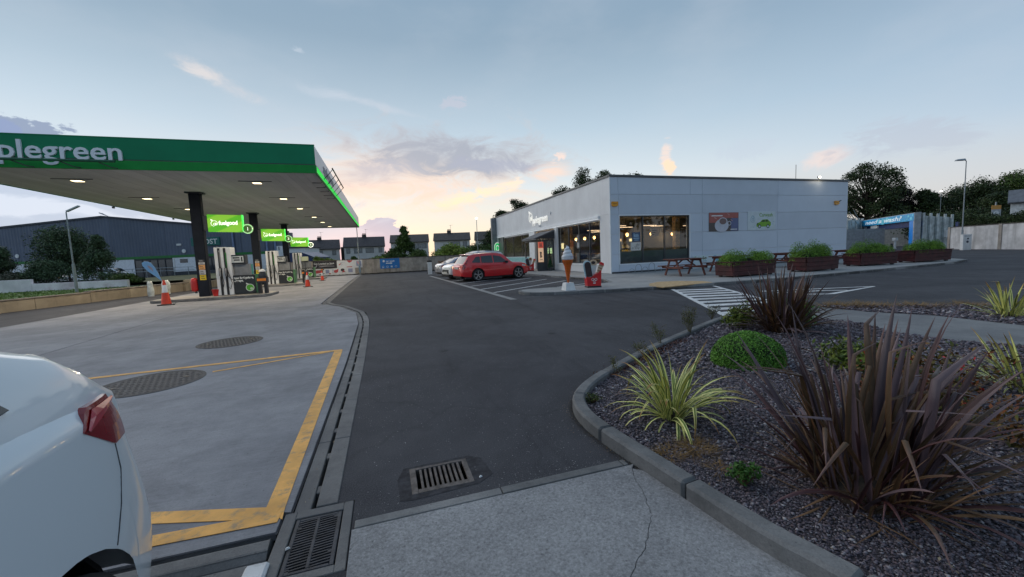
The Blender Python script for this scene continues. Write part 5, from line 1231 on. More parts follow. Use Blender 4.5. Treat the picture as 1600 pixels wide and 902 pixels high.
# recessed lamps
LMP = mat('canopy_lamp', (1, .95, .85), emit=(1.0, 0.80, 0.46), estr=3.2)
WHICH = {(-4.95, 0): 'canopy lamp nearest the front right corner of the canopy', (-4.95, 1): 'second canopy lamp back in the right-hand row', (-4.95, 2): 'third canopy lamp back in the right-hand row', (-4.95, 3): 'fourth canopy lamp back in the right-hand row',
         (-4.95, 4): 'fifth canopy lamp back in the right-hand row', (-4.95, 5): 'canopy lamp farthest away in the right-hand row', (-10.95, 0): 'canopy lamp nearest the front in the left-hand row', (-10.95, 1): 'second canopy lamp back in the left-hand row, before the first pillar', (-10.95, 2): 'third canopy lamp back in the left-hand row, beside the first pillar',
         (-10.95, 3): 'fourth canopy lamp back in the left-hand row', (-10.95, 4): 'fifth canopy lamp back in the left-hand row', (-10.95, 5): 'canopy lamp farthest away in the left-hand row'}
for lx in (-4.95, -10.95):
    for k, ly in enumerate((19.8, 24.5, 28.9, 34.4, 38.9, 43.7)):
        if lx < -10 and k > 2: continue
        t = thing('canopy_lamp', WHICH[(lx, k)], 'ceiling lamp', (lx, ly, CZ), 0, 'lamps set in the canopy soffit')
        MB().box(-.19, -.17, -.035, .19, .17, -.001).build('housing', mat('lamp_housing', (0.5, 0.5, 0.5), 0.4), t, bevel=.01)
        MB().box(-.15, -.13, -.043, .15, .13, -.0355).build('lens', LMP, t)
        MB().bar((-.62, -.30, -.012), (.62, -.30, -.012), .02, .02).build('conduit', BLACK, t)
        ld = bpy.data.lights.new('canopy_light', 'AREA'); ld.shape = 'RECTANGLE'; ld.size = .4; ld.size_y = .3; ld.energy = 105; ld.color = (1.0, 0.84, 0.62)
        lo = bpy.data.objects.new('canopy_light', ld); COL.objects.link(lo); lo.parent = t; lo.location = (0, 0, -.05)
# pump islands
ISL = concrete_mat('island_concrete', (0.34, 0.32, 0.29), (0.44, 0.41, 0.37), spots=.3)
for (x0, x1, y0, y1, lab) in ((-10.1, -5.30, 21.4, 23.7, 'low concrete pump island under the first pillar and pump'), (-10.0, -5.2, 30.2, 32.4, 'low concrete pump island under the second pillar and pump'), (-10.0, -5.2, 39.0, 41.2, 'low concrete pump island farthest away, under the third pillar and pump')):
    t = thing('pump_island', lab, 'island', ((x0 + x1) / 2, (y0 + y1) / 2, 0.01)); r_ = .5; cx, cy = (x0 + x1) / 2, (y0 + y1) / 2
    pts = []
    for (sx_, sy_, a0) in ((1, 1, 0), (-1, 1, 90), (-1, -1, 180), (1, -1, 270)):
        for k in range(5): a = R(a0 + 22.5 * k); pts.append(((x1 - x0) / 2 * sx_ - sx_ * r_ + r_ * math.cos(a), (y1 - y0) / 2 * sy_ - sy_ * r_ + r_ * math.sin(a)))
    MB().prism(pts, 0, .12).build('kerb_edge', KERBM, t, bevel=.01)
    MB().prism([(a * .965, b * .93) for a, b in pts], .1205, .126).build('top_surface', ISL, t)
# pumps
PW = mat('pump_white', (0.72, 0.73, 0.74), 0.4, var=0.04); PB = mat('pump_charcoal', (0.022, 0.026, 0.030), 0.4, var=.05)
SOFTW = P_((0.72, 0.74, 0.72), 'soft_white'); LOGOG = mat('logo_green', (0.10, 0.48, 0.03), 0.4)
def pump(loc, label):
    t = thing('fuel_pump', label, 'fuel pump', loc, 0, 'fuel pumps under the canopy')
    MB().box(0, -.30, .02, .66, .35, 2.30).build('hose_column', PW, t, bevel=.015)
    for x in (.15, .38):
        MB().box(x, -.318, .03, x + .095, -.2995, 2.26).build('hose_slot', BLACK, t)
        MB().box(x - .01, -.36, .95, x + .125, -.319, 1.32).build('nozzle_holster', PB, t, bevel=.01)
        MB().tube([(x + .06, -.38, 1.30), (x + .06, -.42, 1.18), (x + .055, -.40, 1.0), (x + .05, -.38, .92)], [.028, .034, .026, .018], 8).build('nozzle', mat('nozzle_grey', (0.28, 0.28, 0.28), 0.4), t)
        MB().tube([(x + .05, -.345, .9), (x + .05, -.36, .5), (x + .09 + .1 * (x > .3), -.40, .30), (x + .16 + .1 * (x > .3), -.36, .6), (x + .05, -.345, 1.5), (x + .05, -.335, 2.1)], .016, 7).build('hose', BLACK, t, smooth=True)
    MB().tube([(.45, -.38, 1.12), (.55, -.46, .90), (.70, -.48, .74), (.84, -.40, .66), (.9, -.32, .66)], .014, 7).build('loose_hose', BLACK, t, smooth=True)
    MB().box(.42, -.322, 1.30, .50, -.3185, 2.05).build('green_label', mat('label_green', (0.05, 0.22, 0.06), 0.5), t)
    MB().box(.20, -.322, 1.35, .235, -.3185, 2.15).build('grade_label', P_((0.42, 0.42, 0.42), 'midgrey'), t)
    MB().box(.661, -.25, .04, 1.58, .30, .94).build('lower_cabinet', PB, t, bevel=.015)
    MB().box(1.581, -.24, .04, 1.70, .29, .96).build('end_panel', mat('pump_green', (0.08, 0.22, 0.10), 0.5, var=.1), t, bevel=.01)
    MB().box(.70, -.10, .941, 1.35, .15, 1.48).build('neck', mat('pump_neck', (0.20, 0.21, 0.22), 0.5), t)
    MB().box(.60, -.22, 1.48, 1.22, .24, 1.92).build('display_head', PB, t, bevel=.02)
    MB().box(.66, -.226, 1.55, 1.16, -.2205, 1.86).build('display_screen', mat('lcd_grey', (0.52, 0.55, 0.54), 0.25), t)
    fr = Frame((.66, -.226, 1.55), (1, 0, 0)); mb = MB()
    fr.rect(mb, .06, .20, .34, .26, 0, .003); fr.rect(mb, .10, .09, .34, .15, 0, .003); fr.rect(mb, .40, .05, .46, .27, 0, .003); mb.build('digits', BLACK, t)
    text('lettering', 'low fuel prices,', .135, (.70, -.252, .765), (1, 0, 0), SOFTW, t, world=False, extrude=.003, bold=.007)
    text('lettering', 'always.', .135, (.70, -.252, .635), (1, 0, 0), SOFTW, t, world=False, extrude=.003, bold=.007)
    fr = Frame((0, -.2505, 0), (1, 0, 0))
    mb = MB(); fr.disc(mb, 1.33, .32, .155, 0, .004, n=26); mb.build('emblem_disc', LOGOG, t)
    mb = MB(); fr.ring(mb, 1.33, .32, .18, .028, 0, .005); fr.disc(mb, 1.39, .27, .055, .0042, .007); fr.poly(mb, [(1.30, .50), (1.18, .56), (1.17, .49), (1.24, .47)], 0, .005); mb.build('emblem', SOFTW, t)
    mb = MB(); fr.ring(mb, 1.39, .27, .03, .012, .0072, .009); mb.build('emblem_core', LOGOG, t)
    return t
p1 = pump((-7.62, 22.5, .13), 'nearest fuel pump, tall white hose column and black cabinet beside the first pillar')
dup(p1, (-7.66, 31.25, .13), 0, 'middle fuel pump, beside the second pillar')
dup(p1, (-7.72, 39.9, .13), 0, 'farthest fuel pump, partly behind a cone')
# hanging lit signs
SIG = bpy.data.materials.new('lit_green_sign'); SIG.use_nodes = True; _t = NT(SIG.node_tree); _b = _t.n['Principled BSDF']
_o = _t.node('ShaderNodeTexCoord').outputs['Object']; _mp = _t.node('ShaderNodeMapping'); _t.l.new(_o, _mp.inputs[0]); _mp.inputs['Rotation'].default_value = (0, R(25), 0)
_w = _t.node('ShaderNodeTexWave'); _w.wave_type = 'RINGS'; _w.inputs['Scale'].default_value = 0.42; _w.inputs['Distortion'].default_value = 0.6; _t.l.new(_mp.outputs[0], _w.inputs[0])
_c = _t.mix(_t.sstep(_w.outputs['Fac'], .35, .65), rgb(92, 190, 30), rgb(150, 214, 60)); _t.put(_b.inputs['Emission Color'], _c); _b.inputs['Emission Strength'].default_value = 0.62; _b.inputs['Base Color'].default_value = (0.05, 0.18, 0.02, 1)
def fsign(loc, num, label):
    t = thing('pump_sign', label, 'sign', loc, 0, 'lit green signs on the canopy pillars')
    P = [(0.0, .0), (1.38, -.04), (1.40, .76), (0.0, .80)]
    MB().xprism(P, 'y', -.10, .10).build('light_box', SIG, t, bevel=.012)
    MB().box(-.25, -.06, .05, -.001, .06, .75).build('wall_bracket', DGREY, t)
    MB().box(1.405, -.11, .0, 1.43, .11, .78).build('edge_tube', mat('green_tube', (0.05, 0.8, 0.1), emit=(0.03, 0.8, 0.08), estr=1.6), t)
    W_ = mat('sign_glow_white', (0.9, 0.9, 0.85), 0.4, emit=(0.95, 1.0, 0.85), estr=0.9)
    fr = Frame((0, -.101, 0), (1, 0, 0)); mb = MB(); apple_logo(fr, mb, .26, .38, .14, 0, .012); mb.build('emblem', W_, t)
    text('lettering', 'fuelgood', .27, (.44, -.105, .31), (1, 0, 0), W_, t, world=False, extrude=.006, bold=.008, squeeze=.83)
    n_ = MB().lathe([(.02, -.05), (.235, -.05), (.235, .05), (.02, .05)], 30, (1.60, 0, .10), 'y').build('number_disc', mat('number_green', (0.10, 0.22, 0.05), 0.4), t)
    fr = Frame((1.60, -.051, .10), (1, 0, 0)); mb = MB(); fr.ring(mb, 0, 0, .235, .05, 0, .01, n=28); mb.build('number_ring', W_ if num == '5' else mat('ring_green', (0.4, 0.7, 0.35), emit=(0.35, 0.75, 0.35), estr=.5), n_, world=False)
    text('number', num, .24, (1.545, -.055, .02), (1, 0, 0), W_, n_, world=False, extrude=.004)
fsign((-7.84, 22.62, 3.20), '1', 'lit green fuelgood sign with number 1 on the first pillar')
fsign((-7.84, 31.3, 3.14), '3', 'lit green fuelgood sign with number 3 on the second pillar')
fsign((-7.84, 40.1, 3.02), '5', 'lit green fuelgood sign with white ring on the third pillar')
# bits round the pumps
def bollard(loc, label):
    t = thing('bollard', label, 'bollard', loc, 0, 'black bollards at the ends of the pump islands')
    MB().lathe([(.09, 0), (.085, .02), (.075, .04), (.075, .88), (.06, .93), (.02, .95)], 14).build('post', BLACK, t)
    MB().lathe([(.077, .66), (.079, .67), (.079, .76), (.077, .77)], 14).build('reflective_band', mat('amber_band', (0.7, 0.22, 0.02), 0.4), t)
bollard((-5.42, 30.75, .12), 'black bollard with orange band at the end of the middle island')
bollard((-5.42, 39.6, .12), 'black bollard with orange band at the end of the farthest island')
t = thing('wash_station', 'squat black squeegee station with white lid and orange band on the first island', 'service unit', (-5.68, 22.1, .13))
MB().box(-.20, -.14, .02, -.08, .14, .52).build('leg', BLACK, t); MB().box(.06, -.14, .02, .18, .14, .52).build('leg', BLACK, t)
MB().box(-.24, -.18, .521, .22, .18, .80).build('tub', PB, t, bevel=.02); MB().box(-.20, -.186, .62, .18, -.181, .74).build('label_band', mat('amber_band', (0.7, 0.22, 0.02), 0.4), t)
MB().lathe([(.16, .80), (.17, .84), (.15, .98), (.10, 1.06)], 14).build('neck', PB, t); MB().lathe([(.12, 1.06), (.16, 1.07), (.13, 1.14), (.04, 1.18)], 14).build('lid', WHITEP, t)
def bucket(loc, label, m_):
    t = thing('sand_bucket', label, 'bucket', loc); MB().lathe([(.12, 0), (.17, .30), (.18, .30), (.18, .32), (.165, .32), (.12, .02)], 18).build('body', m_, t)
    MB().tube([(-.17, 0, .30), (-.12, 0, .16), (0, -.02, .10), (.12, 0, .16), (.17, 0, .30)], .008, 6).build('handle', GALV, t)
bucket((-7.72, 22.28, .13), 'red sand bucket between the first pillar and the nearest pump', REDP)
t = thing('extinguisher_cover', 'red fire extinguisher cover on the left side of the first pillar', 'fire extinguisher', (-8.66, 22.6, .38)); MB().lathe([(.03, 0), (.13, .03), (.15, .12), (.15, .52), (.12, .62), (.04, .66)], 18).build('cover', REDP, t, smooth=True); MB().box(-.02, -.02, -.08, .09, .02, -.001).build('bracket', DGREY, t)
t = thing('notice_card', 'small blue and green leaflet rack behind the nearest pump', 'leaflet rack', (-6.55, 23.2, .13)); MB().box(-.03, -.02, 0, .03, .02, 1.2).build('post', DGREY, t); MB().box(-.2, -.03, .95, .2, .03, 1.45).build('rack', mat('rack_teal', (0.10, 0.40, 0.36), 0.5), t)
t = thing('price_card', 'white price card on a stand beside the farthest pump', 'notice', (-6.75, 39.6, .13)); MB().box(-.02, -.02, 0, .02, .02, 1.9).build('post', DGREY, t); MB().box(-.28, -.03, 1.55, .28, .0, 1.95).build('card', P_((0.55, 0.60, 0.42), 'limecard'), t)
def cone(loc, h, label):
    t = thing('traffic_cone', label, 'traffic cone', loc, R(20), 'red and white traffic cones'); s = h / 1.0
    MB().box(-.27 * s, -.27 * s, 0, .27 * s, .27 * s, .045 * s).build('base', BLACK, t, bevel=.012)
    rad = lambda z: (.165 - .13 * (z - .045) / .955) * s
    def sg(a, b, nm, m_, e=0): MB().lathe([(rad(a) + e, a * s), (rad(b) + e, b * s)], 22).build(nm, m_, t)
    OR = mat('cone_red', (0.72, 0.06, 0.02), 0.4); sg(.046, .50, 'body', OR); sg(.50, .80, 'white_sleeve', mat('cone_white', (0.68, 0.70, 0.70), 0.4), .004 * s); sg(.80, .97, 'tip', OR)
    MB().lathe([(rad(.97), .97 * s), (.045 * s, .985 * s), (.04 * s, 1.0 * s)], 14).build('cap', OR, t)
cone((-8.87, 20.35, .012), 1.05, 'large red and white cone standing left of the first island')
cone((-4.66, 27.6, .012), .92, 'red and white cone in front of the farthest pump')
cone((-4.9, 35.6, .012), .80, 'smallest red and white cone, near the banners on the wall')
# ================================================================== SURROUNDINGS
BARK = mat('bark', (0.060, 0.048, 0.038), 0.9, var=0.3, scale=10, bump=.5, bscale=30)
LEAF_DK = foliage_mat('leaves_dark', (0.020, 0.036, 0.013), (0.044, 0.072, 0.022), 0.6, .5)
LEAF_MID = foliage_mat('leaves_mid', (0.042, 0.080, 0.018), (0.085, 0.135, 0.030), 0.6, .5)
LEAF_YEL = foliage_mat('leaves_yellow_green', (0.12, 0.19, 0.03), (0.24, 0.31, 0.055), 0.8, .5)
LEAF_PUR = foliage_mat('leaves_purple', (0.020, 0.012, 0.014), (0.034, 0.022, 0.020), 0.6, .4)
LEAF_BLUE = foliage_mat('leaves_blue_green', (0.042, 0.075, 0.042), (0.085, 0.135, 0.07), 0.8, .5)
def tree(name, label, loc, h, w, leaf_m, seed, nleaf=2600, leaf=.22, trunk_h=.25, clumps=22, open_=0.0, group=None, shape='round', cat='tree'):
    rng = np.random.default_rng(seed); t = thing(name, label, cat, tuple(loc), rng.uniform(0, 6), group)
    th = h * trunk_h; tr = max(.05, h * .022); cs = []
    mb = MB(); top = (rng.uniform(-.05, .05) * w, rng.uniform(-.05, .05) * w, h * .8)
    mb.tube([(0, 0, -.2), (rng.uniform(-.03, .03) * h, 0, th), top], [tr, tr * .75, tr * .2], 8)
    for i in range(clumps):
        if shape == 'round':
            a = rng.uniform(0, 2 * np.pi); el = rng.uniform(-.35, 1); rr_ = np.sqrt(max(0.02, 1 - el * el * .9)) * rng.uniform(.35, .95)
            c = np.array([np.cos(a) * rr_ * w / 2 * .8, np.sin(a) * rr_ * w / 2 * .8, th + (h - th) * (.42 + .46 * el)])
            r_ = rng.uniform(.13, .25) * w * (1 - open_)
        elif shape == 'cone':
            f = rng.uniform(0, 1) ** .8; a = rng.uniform(0, 2 * np.pi); rr_ = (1 - f) * rng.uniform(.4, 1)
            c = np.array([np.cos(a) * rr_ * w / 2, np.sin(a) * rr_ * w / 2, th * .5 + (h - th * .5) * f * .95]); r_ = (.10 + .12 * (1 - f)) * w
        else:                                            # low bush
            a = rng.uniform(0, 2 * np.pi); rr_ = rng.uniform(.1, .95)
            c = np.array([np.cos(a) * rr_ * w / 2 * .8, np.sin(a) * rr_ * w / 2 * .8, h * rng.uniform(.25, .75) * (1 - .35 * rr_)]); r_ = rng.uniform(.14, .24) * w
        cs.append((c, r_))
        if shape != 'bush' or i % 3 == 0:
            z0 = min(c[2] * .6, h * .6); mb.tube([(0, 0, max(.1, z0)), tuple((c * np.array([.5, .5, 1]) + np.array([0, 0, z0])) * np.array([1, 1, .5])), tuple(c)], [tr * .4, tr * .25, tr * .08], 5)
    mb.build('trunk', BARK, t, smooth=True)
    C_ = np.array([c for c, _ in cs]); R_ = np.array([r for _, r in cs])
    def smp(n):
        k = rng.integers(0, len(C_), n); d = rng.normal(size=(n, 3)); d /= np.linalg.norm(d, axis=1)[:, None]
        rad = R_[k] * (rng.uniform(0, 1, n) ** .45) * rng.uniform(.7, 1.15, n)
        P = C_[k] + d * rad[:, None] * np.array([1.15, 1.15, .75]); P[:, 2] = np.maximum(P[:, 2], .05); return P, d * .3 + np.array([0, 0, .35])
    V, Fc = leaf_cloud(nleaf, smp, leaf, rng, .8); o = quick('crown', V, Fc, leaf_m, t); return t
# ---------------- far wall across the end of the site
WALLC = concrete_mat('wall_concrete', (0.155, 0.135, 0.115), (0.235, 0.205, 0.175), spots=.5)
WALLC2 = mat('wall_render', (0.33, 0.30, 0.27), 0.9, var=.15, scale=1.5, stain=.75, streak=True, stain_scale=.9, stain_col=(0.14, 0.12, 0.105, 1), bump=.5, bscale=25)
t = thing('boundary_wall', 'long stained brown concrete wall across the far end of the forecourt', 'wall', (0, 46.3, 0))
x = -9.6; k = 0
while x < 12.4:
    x2 = min(x + 3.6, 12.5); h = 1.60
    MB().box(x + .008, 46.2, -.1, x2 - .008, 46.42, h).build('wall_bay', WALLC2, t, world=True, bevel=.01)
    MB().box(x + .004, 46.17, h + .001, x2 - .004, 46.45, h + .07).build('coping', mat('coping_dark', (0.09, 0.082, 0.075), 0.9, var=.2), t, world=True, bevel=.01); x = x2; k += 1
mb = MB(); mb.xprism([(-9.62, -.1), (-9.62, 1.62), (-11.4, .55), (-11.4, -.1)], 'y', 46.2, 46.42); mb.build('wall_bay', WALLC2, t, world=True)
# debris strip along its foot
rng = np.random.default_rng(5)
def grit(n):
    P = np.stack([rng.uniform(-9, 9, n), 46.2 - np.abs(rng.normal(0, .28, n)), rng.uniform(0, .06, n)], 1); return P, None
V, Fc = leaf_cloud(2600, grit, .07, rng); o = quick('leaf_litter', V, Fc, foliage_mat('litter_brown', (.02, .018, .014), (.06, .05, .035), 1, .5)); o['kind'] = 'stuff'
# ---------------- banners
BW = P_((0.62, 0.64, 0.68), 'banner_white'); BD = P_((0.02, 0.02, 0.028), 'banner_black')
def banner(name, label, x0, x1, z0, z1, m_, paint, y=46.19, sag=.02):
    t = thing(name, label, 'banner', (x0, y, z0)); w, h = x1 - x0, z1 - z0; n = 10
    top = [(w * i / n, h - sag * math.sin(math.pi * i / n)) for i in range(n + 1)]; bot = [(w * i / n, sag * .6 * math.sin(math.pi * i / n * 2)) for i in range(n + 1)]
    MB().xprism(bot + top[::-1], 'y', -.012, 0).build('sheet', m_, t)
    paint(t, Frame((0, -.0125, 0), (1, 0, 0)), w, h)
    return t
def paint_a(t, fr, w, h):
    text('lettering', 'Get Loaded to Save', .25, (.08, -.016, h - .34), (1, 0, 0), BW, t, world=False, extrude=.002, bold=.004, squeeze=.98)
    mb = MB(); fr.poly(mb, [(.15, .08), (.28, .12), (.42, .38), (.34, .38)], 0, .003); fr.rect(mb, .5, .36, 1.9, .39, 0, .003); fr.poly(mb, [(.5, .16), (1.2, .22), (2.1, .18), (2.0, .24), (1.2, .28), (.6, .22)], 0, .003); mb.build('print', P_((0.36, 0.36, 0.4), 'steelprint'), t)
def paint_b(t, fr, w, h):
    mb = MB(); fr.poly(mb, [(1.0, h - .03), (1.55, h - .03), (1.45, h - .2), (1.2, h - .3)], 0, .003); fr.rect(mb, .95, .08, 1.5, .16, 0, .003); fr.poly(mb, [(.2, .3), (.45, .5), (.4, .56), (.15, .4)], 0, .003); mb.build('red_print', P_((0.42, 0.06, 0.07), 'crimson'), t)
    mb = MB(); fr.rect(mb, w - .62, .18, w - .12, h - .14, 0, .003); fr.ring(mb, .42, .42, .10, .03, 0, .003); fr.rect(mb, .35, .62, .8, .66, 0, .003); mb.build('blue_print', P_((0.26, 0.30, 0.46), 'dusty_blue'), t)
    mb = MB(); fr.poly(mb, [(w - .58, h - .18), (w - .42, h - .18), (w - .16, .22), (w - .32, .22)], .003, .005); mb.build('pink_print', P_((0.52, 0.26, 0.30), 'rose'), t)
def paint_c(t, fr, w, h):
    mb = MB(); fr.poly(mb, [(.5, .35), (.75, .6), (1.25, .62), (1.4, .45), (1.1, .3), (.7, .25)], 0, .003); fr.disc(mb, 2.62, .40, .17, 0, .003, sx=1.2); fr.poly(mb, [(2.55, .5), (2.9, .68), (2.82, .3)], 0, .0034); fr.poly(mb, [(3.2, .25), (3.35, .5), (3.6, .28)], 0, .003); fr.rect(mb, 1.95, .12, 2.1, .24, 0, .003); mb.build('red_print', P_((0.42, 0.06, 0.07), 'crimson'), t)
    mb = MB(); fr.rect(mb, 1.62, .22, 1.98, .62, .0, .0026); fr.rect(mb, 3.85, .22, 4.3, .64, 0, .003); fr.rect(mb, 2.28, .52, 2.42, .60, 0, .003); fr.rect(mb, 2.3, .22, 2.36, .52, 0, .003); mb.build('blue_print', P_((0.24, 0.27, 0.42), 'navy_soft'), t)
    mb = MB(); fr.disc(mb, 3.3, .52, .16, 0, .0028, sx=1.2); fr.poly(mb, [(1.05, .08), (1.5, .2), (1.5, .26), (.9, .14)], 0, .0032); fr.poly(mb, [(.9, .5), (1.5, .72), (1.48, .6)], .0032, .005); mb.build('black_print', BD, t)
banner('banner', 'black banner reading Get Loaded to Save on the far wall, upper left', -7.15, -4.83, .82, 1.60, BD, paint_a)
banner('banner', 'white banner of pink and blue pictures beside the black banner, upper right', -4.82, -2.28, .76, 1.60, BW, paint_b)
banner('banner', 'long white banner of small red and blue pictures low on the far wall', -7.6, -3.05, .06, .79, BW, paint_c, y=46.17)
def paint_d(t, fr, w, h):
    W_ = P_((0.72, 0.76, 0.80), 'cloudwhite'); text('lettering', 'car wash', .26, (.62, -.016, h - .38), (1, 0, 0), W_, t, world=False, extrude=.002, bold=.004)
    mb = MB(); fr.disc(mb, .40, h - .28, .12, 0, .003); fr.poly(mb, [(.62, h - .58), (1.12, h - .58), (1.12, h - .64), (1.32, h - .53), (1.12, h - .42), (1.12, h - .48), (.62, h - .48)], 0, .003)
    for i in range(4): fr.ring(mb, .30 + i * .46, .19, .11, .025, 0, .003, n=14)
    fr.poly(mb, [(.22, .10), (.38, .10), (.30, .2)], 0, .0034); fr.disc(mb, 1.22, .19, .06, 0, .0034); mb.build('print', W_, t)
banner('carwash_sign', 'bright blue car wash sign with a white arrow on the far wall', -.45, 1.62, .50, 1.60, P_((0.012, 0.16, 0.48), 'signblue', .4), paint_d)
# ---------------- lamp posts
def lamp_post(loc, h, label, head='ball', lit=True, base_h=1.1, lean=(0, 0), hd=0.0):
    t = thing('lamp_post', label, 'lamp post', tuple(loc), hd)
    MB().tube([(0, 0, 0), (0, 0, base_h), (0, 0, base_h + .05)], [.085, .085, .055], 12).build('base_section', mat('post_grey', (0.26, 0.29, 0.31), .5, metal=.3, var=.1), t)
    MB().tube([(0, 0, base_h + .05), (lean[0], lean[1], h)], [.05, .035], 10).build('shaft', mat('post_grey', (0.26, 0.29, 0.31), .5, metal=.3), t)
    if head == 'ball':
        g_ = mat('lamp_glow', (1, .9, .7), emit=(1.0, 0.90, 0.70), estr=3.0) if lit else mat('lamp_dull', (0.30, 0.24, 0.18), .5)
        MB().lathe([(.03, h), (.16, h + .06), (.18, h + .14), (.10, h + .24), (.02, h + .27)], 16).build('lantern', g_, t)
    elif head == 'flat':
        MB().tube([(0, 0, h), (-.1, 0, h + .08), (-.3, 0, h + .10)], .035, 8).build('arm', GALV, t)
        MB().add([(-1.05, -.16, h + .06), (-.15, -.16, h + .06), (-.15, .16, h + .06), (-1.05, .16, h + .06), (-.95, -.10, h + .2), (-.2, -.12, h + .24), (-.2, .12, h + .24), (-.95, .10, h + .2)], [(0, 3, 2, 1), (4, 5, 6, 7), (0, 1, 5, 4), (1, 2, 6, 5), (2, 3, 7, 6), (3, 0, 4, 7)]).build('lantern', GALV, t, bevel=.02)
    else:
        MB().tube([(lean[0], lean[1], h), (lean[0] + .2, lean[1], h + .12)], .03, 8).build('arm', GALV, t)
        MB().bar((lean[0] + .05, lean[1], h + .05), (lean[0] + .75, lean[1], h + .42), .22, .08).build('lantern', GALV, t)
    return t
t = lamp_post((-2.55, 45.7, 0), 6.1, 'unlit grey lamp post in front of the far wall beside the banners', 'ball', False, base_h=1.15)
MB().box(-.10, -.12, .25, .10, -.09, 1.0).build('sticker_panel', P_((0.14, 0.22, 0.30), 'bluegrey'), t)
q = dpt(747, 395, 54); lamp_post((q.x, q.y, -.2), 6.55, 'slim lit lamp post beyond the far wall behind the parked cars', 'ball', True, base_h=.9)
q = gp(121, 460); lamp_post((q.x, q.y, 0), 5.7, 'leaning grey lamp post on the grass at the left', 'angled', False, base_h=2.1)
q = gp(1502, 391); LPR = lamp_post((q.x, q.y, 0), 8.7, 'tallest grey lamp post, in front of the stained wall panels at the right', 'flat', False, base_h=2.0, hd=math.atan2(SIDE.y, SIDE.x))
t = thing('cabinet_box', 'white notice box at the foot of the tallest lamp post', 'box', (q.x, q.y, 0), math.atan2(SIDE.y, SIDE.x)); MB().box(-.42, -.5, 0, .42, -.2, 1.55).build('box', WHITEP, t, bevel=.02)
fr = Frame((0, -.501, 0), (1, 0, 0)); mb = MB(); fr.poly(mb, [(-.1, 1.05), (.12, 1.05), (.12, 1.2), (-.02, 1.2)], 0, .004); fr.disc(mb, 0, .82, .12, 0, .004); fr.rect(mb, -.3, 1.36, .3, 1.40, 0, .004); mb.build('print', P_((0.05, 0.06, 0.09), 'inkblue'), t)
q = dpt(1466, 390, 75); lamp_post((q.x, q.y, 0), dpt(1466, 300, 75).z, 'lit street lamp standing behind the metal fence at the right', 'ball', True, base_h=1)
# ---------------- the right: wall panels, fence, car wash
WP = mat('panel_wall_concrete', (0.54, 0.54, 0.55), 0.9, var=.15, scale=.8, stain=.7, streak=True, stain_scale=.5, stain_col=(0.25, 0.25, 0.25, 1), bump=.4, bscale=12)
def wall_run(name, label, a, b, h, m_, bay=6.0, post=None, thick=.2, cap=None, piece='wall_panel', cat='wall'):
    a, b = Vector((a[0], a[1], 0)), Vector((b[0], b[1], 0)); L = (b - a).length; t = thing(name, label, cat, tuple((a + b) / 2), math.atan2((b - a).y, (b - a).x))
    n = max(1, round(L / bay))
    for i in range(n):
        x0, x1 = -L / 2 + L * i / n, -L / 2 + L * (i + 1) / n
        MB().box(x0 + .02, -thick / 2, -.1, x1 - .02, thick / 2, h).build(piece, m_, t, bevel=.02)
        if cap: MB().box(x0 + .01, -thick / 2 - .03, h + .001, x1 - .01, thick / 2 + .03, h + .08).build('coping', cap, t)
    if post:
        for i in range(n + 1):
            x = -L / 2 + L * i / n; MB().box(x - post[0] / 2, -thick / 2 - .06, -.1, x + post[0] / 2, thick / 2 + .06, h + post[1]).build('post', post[2], t)
    return t
CAPD = mat('coping_dark', (0.09, 0.082, 0.075), 0.9, var=.2)
a = gp(1484, 389.5); b = gp(1600, 389.8); e = b + (b - a) * 1.2
wall_run('panel_wall', 'tall stained white concrete panel wall along the right edge of the site', a, e, 2.35, WP, bay=6.4, post=(.35, .06, WALLC2), cap=CAPD)
# hedge over it
n_ = Vector((-(e - a).y, (e - a).x, 0)).normalized()
if n_.dot(a) < 0: n_ = -n_
def hedge(name, label, a, b, h0, h1, wd, m_, seed, n, leaf):
    a, b = Vector(a), Vector(b); L = (b - a).length; t = thing(name, label, 'hedge', tuple(((a + b) / 2).xy.to_tuple()) + (0,), math.atan2((b - a).y, (b - a).x)); rng = np.random.default_rng(seed)
    def smp(n):
        P = np.stack([rng.uniform(-L / 2, L / 2, n), rng.uniform(-wd / 2, wd / 2, n), h0 + (h1 - h0) * rng.uniform(0, 1, n) ** .6], 1)
        P[:, 2] += .25 * np.sin(P[:, 0] * .9 + seed) * (P[:, 2] - h0) / (h1 - h0) + rng.normal(0, .04, n); return P, np.array([0, 0, .4])
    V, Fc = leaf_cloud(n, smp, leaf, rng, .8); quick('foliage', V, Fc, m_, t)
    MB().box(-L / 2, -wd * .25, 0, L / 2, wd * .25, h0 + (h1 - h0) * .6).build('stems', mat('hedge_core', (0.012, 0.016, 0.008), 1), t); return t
hedge('hedge', 'long dark clipped hedge showing above the white panel wall', a + n_ * 1.6 - (e - a) * .0, e + n_ * 1.6, 1.6, 3.35, 1.8, LEAF_DK, 3, 30000, .075)
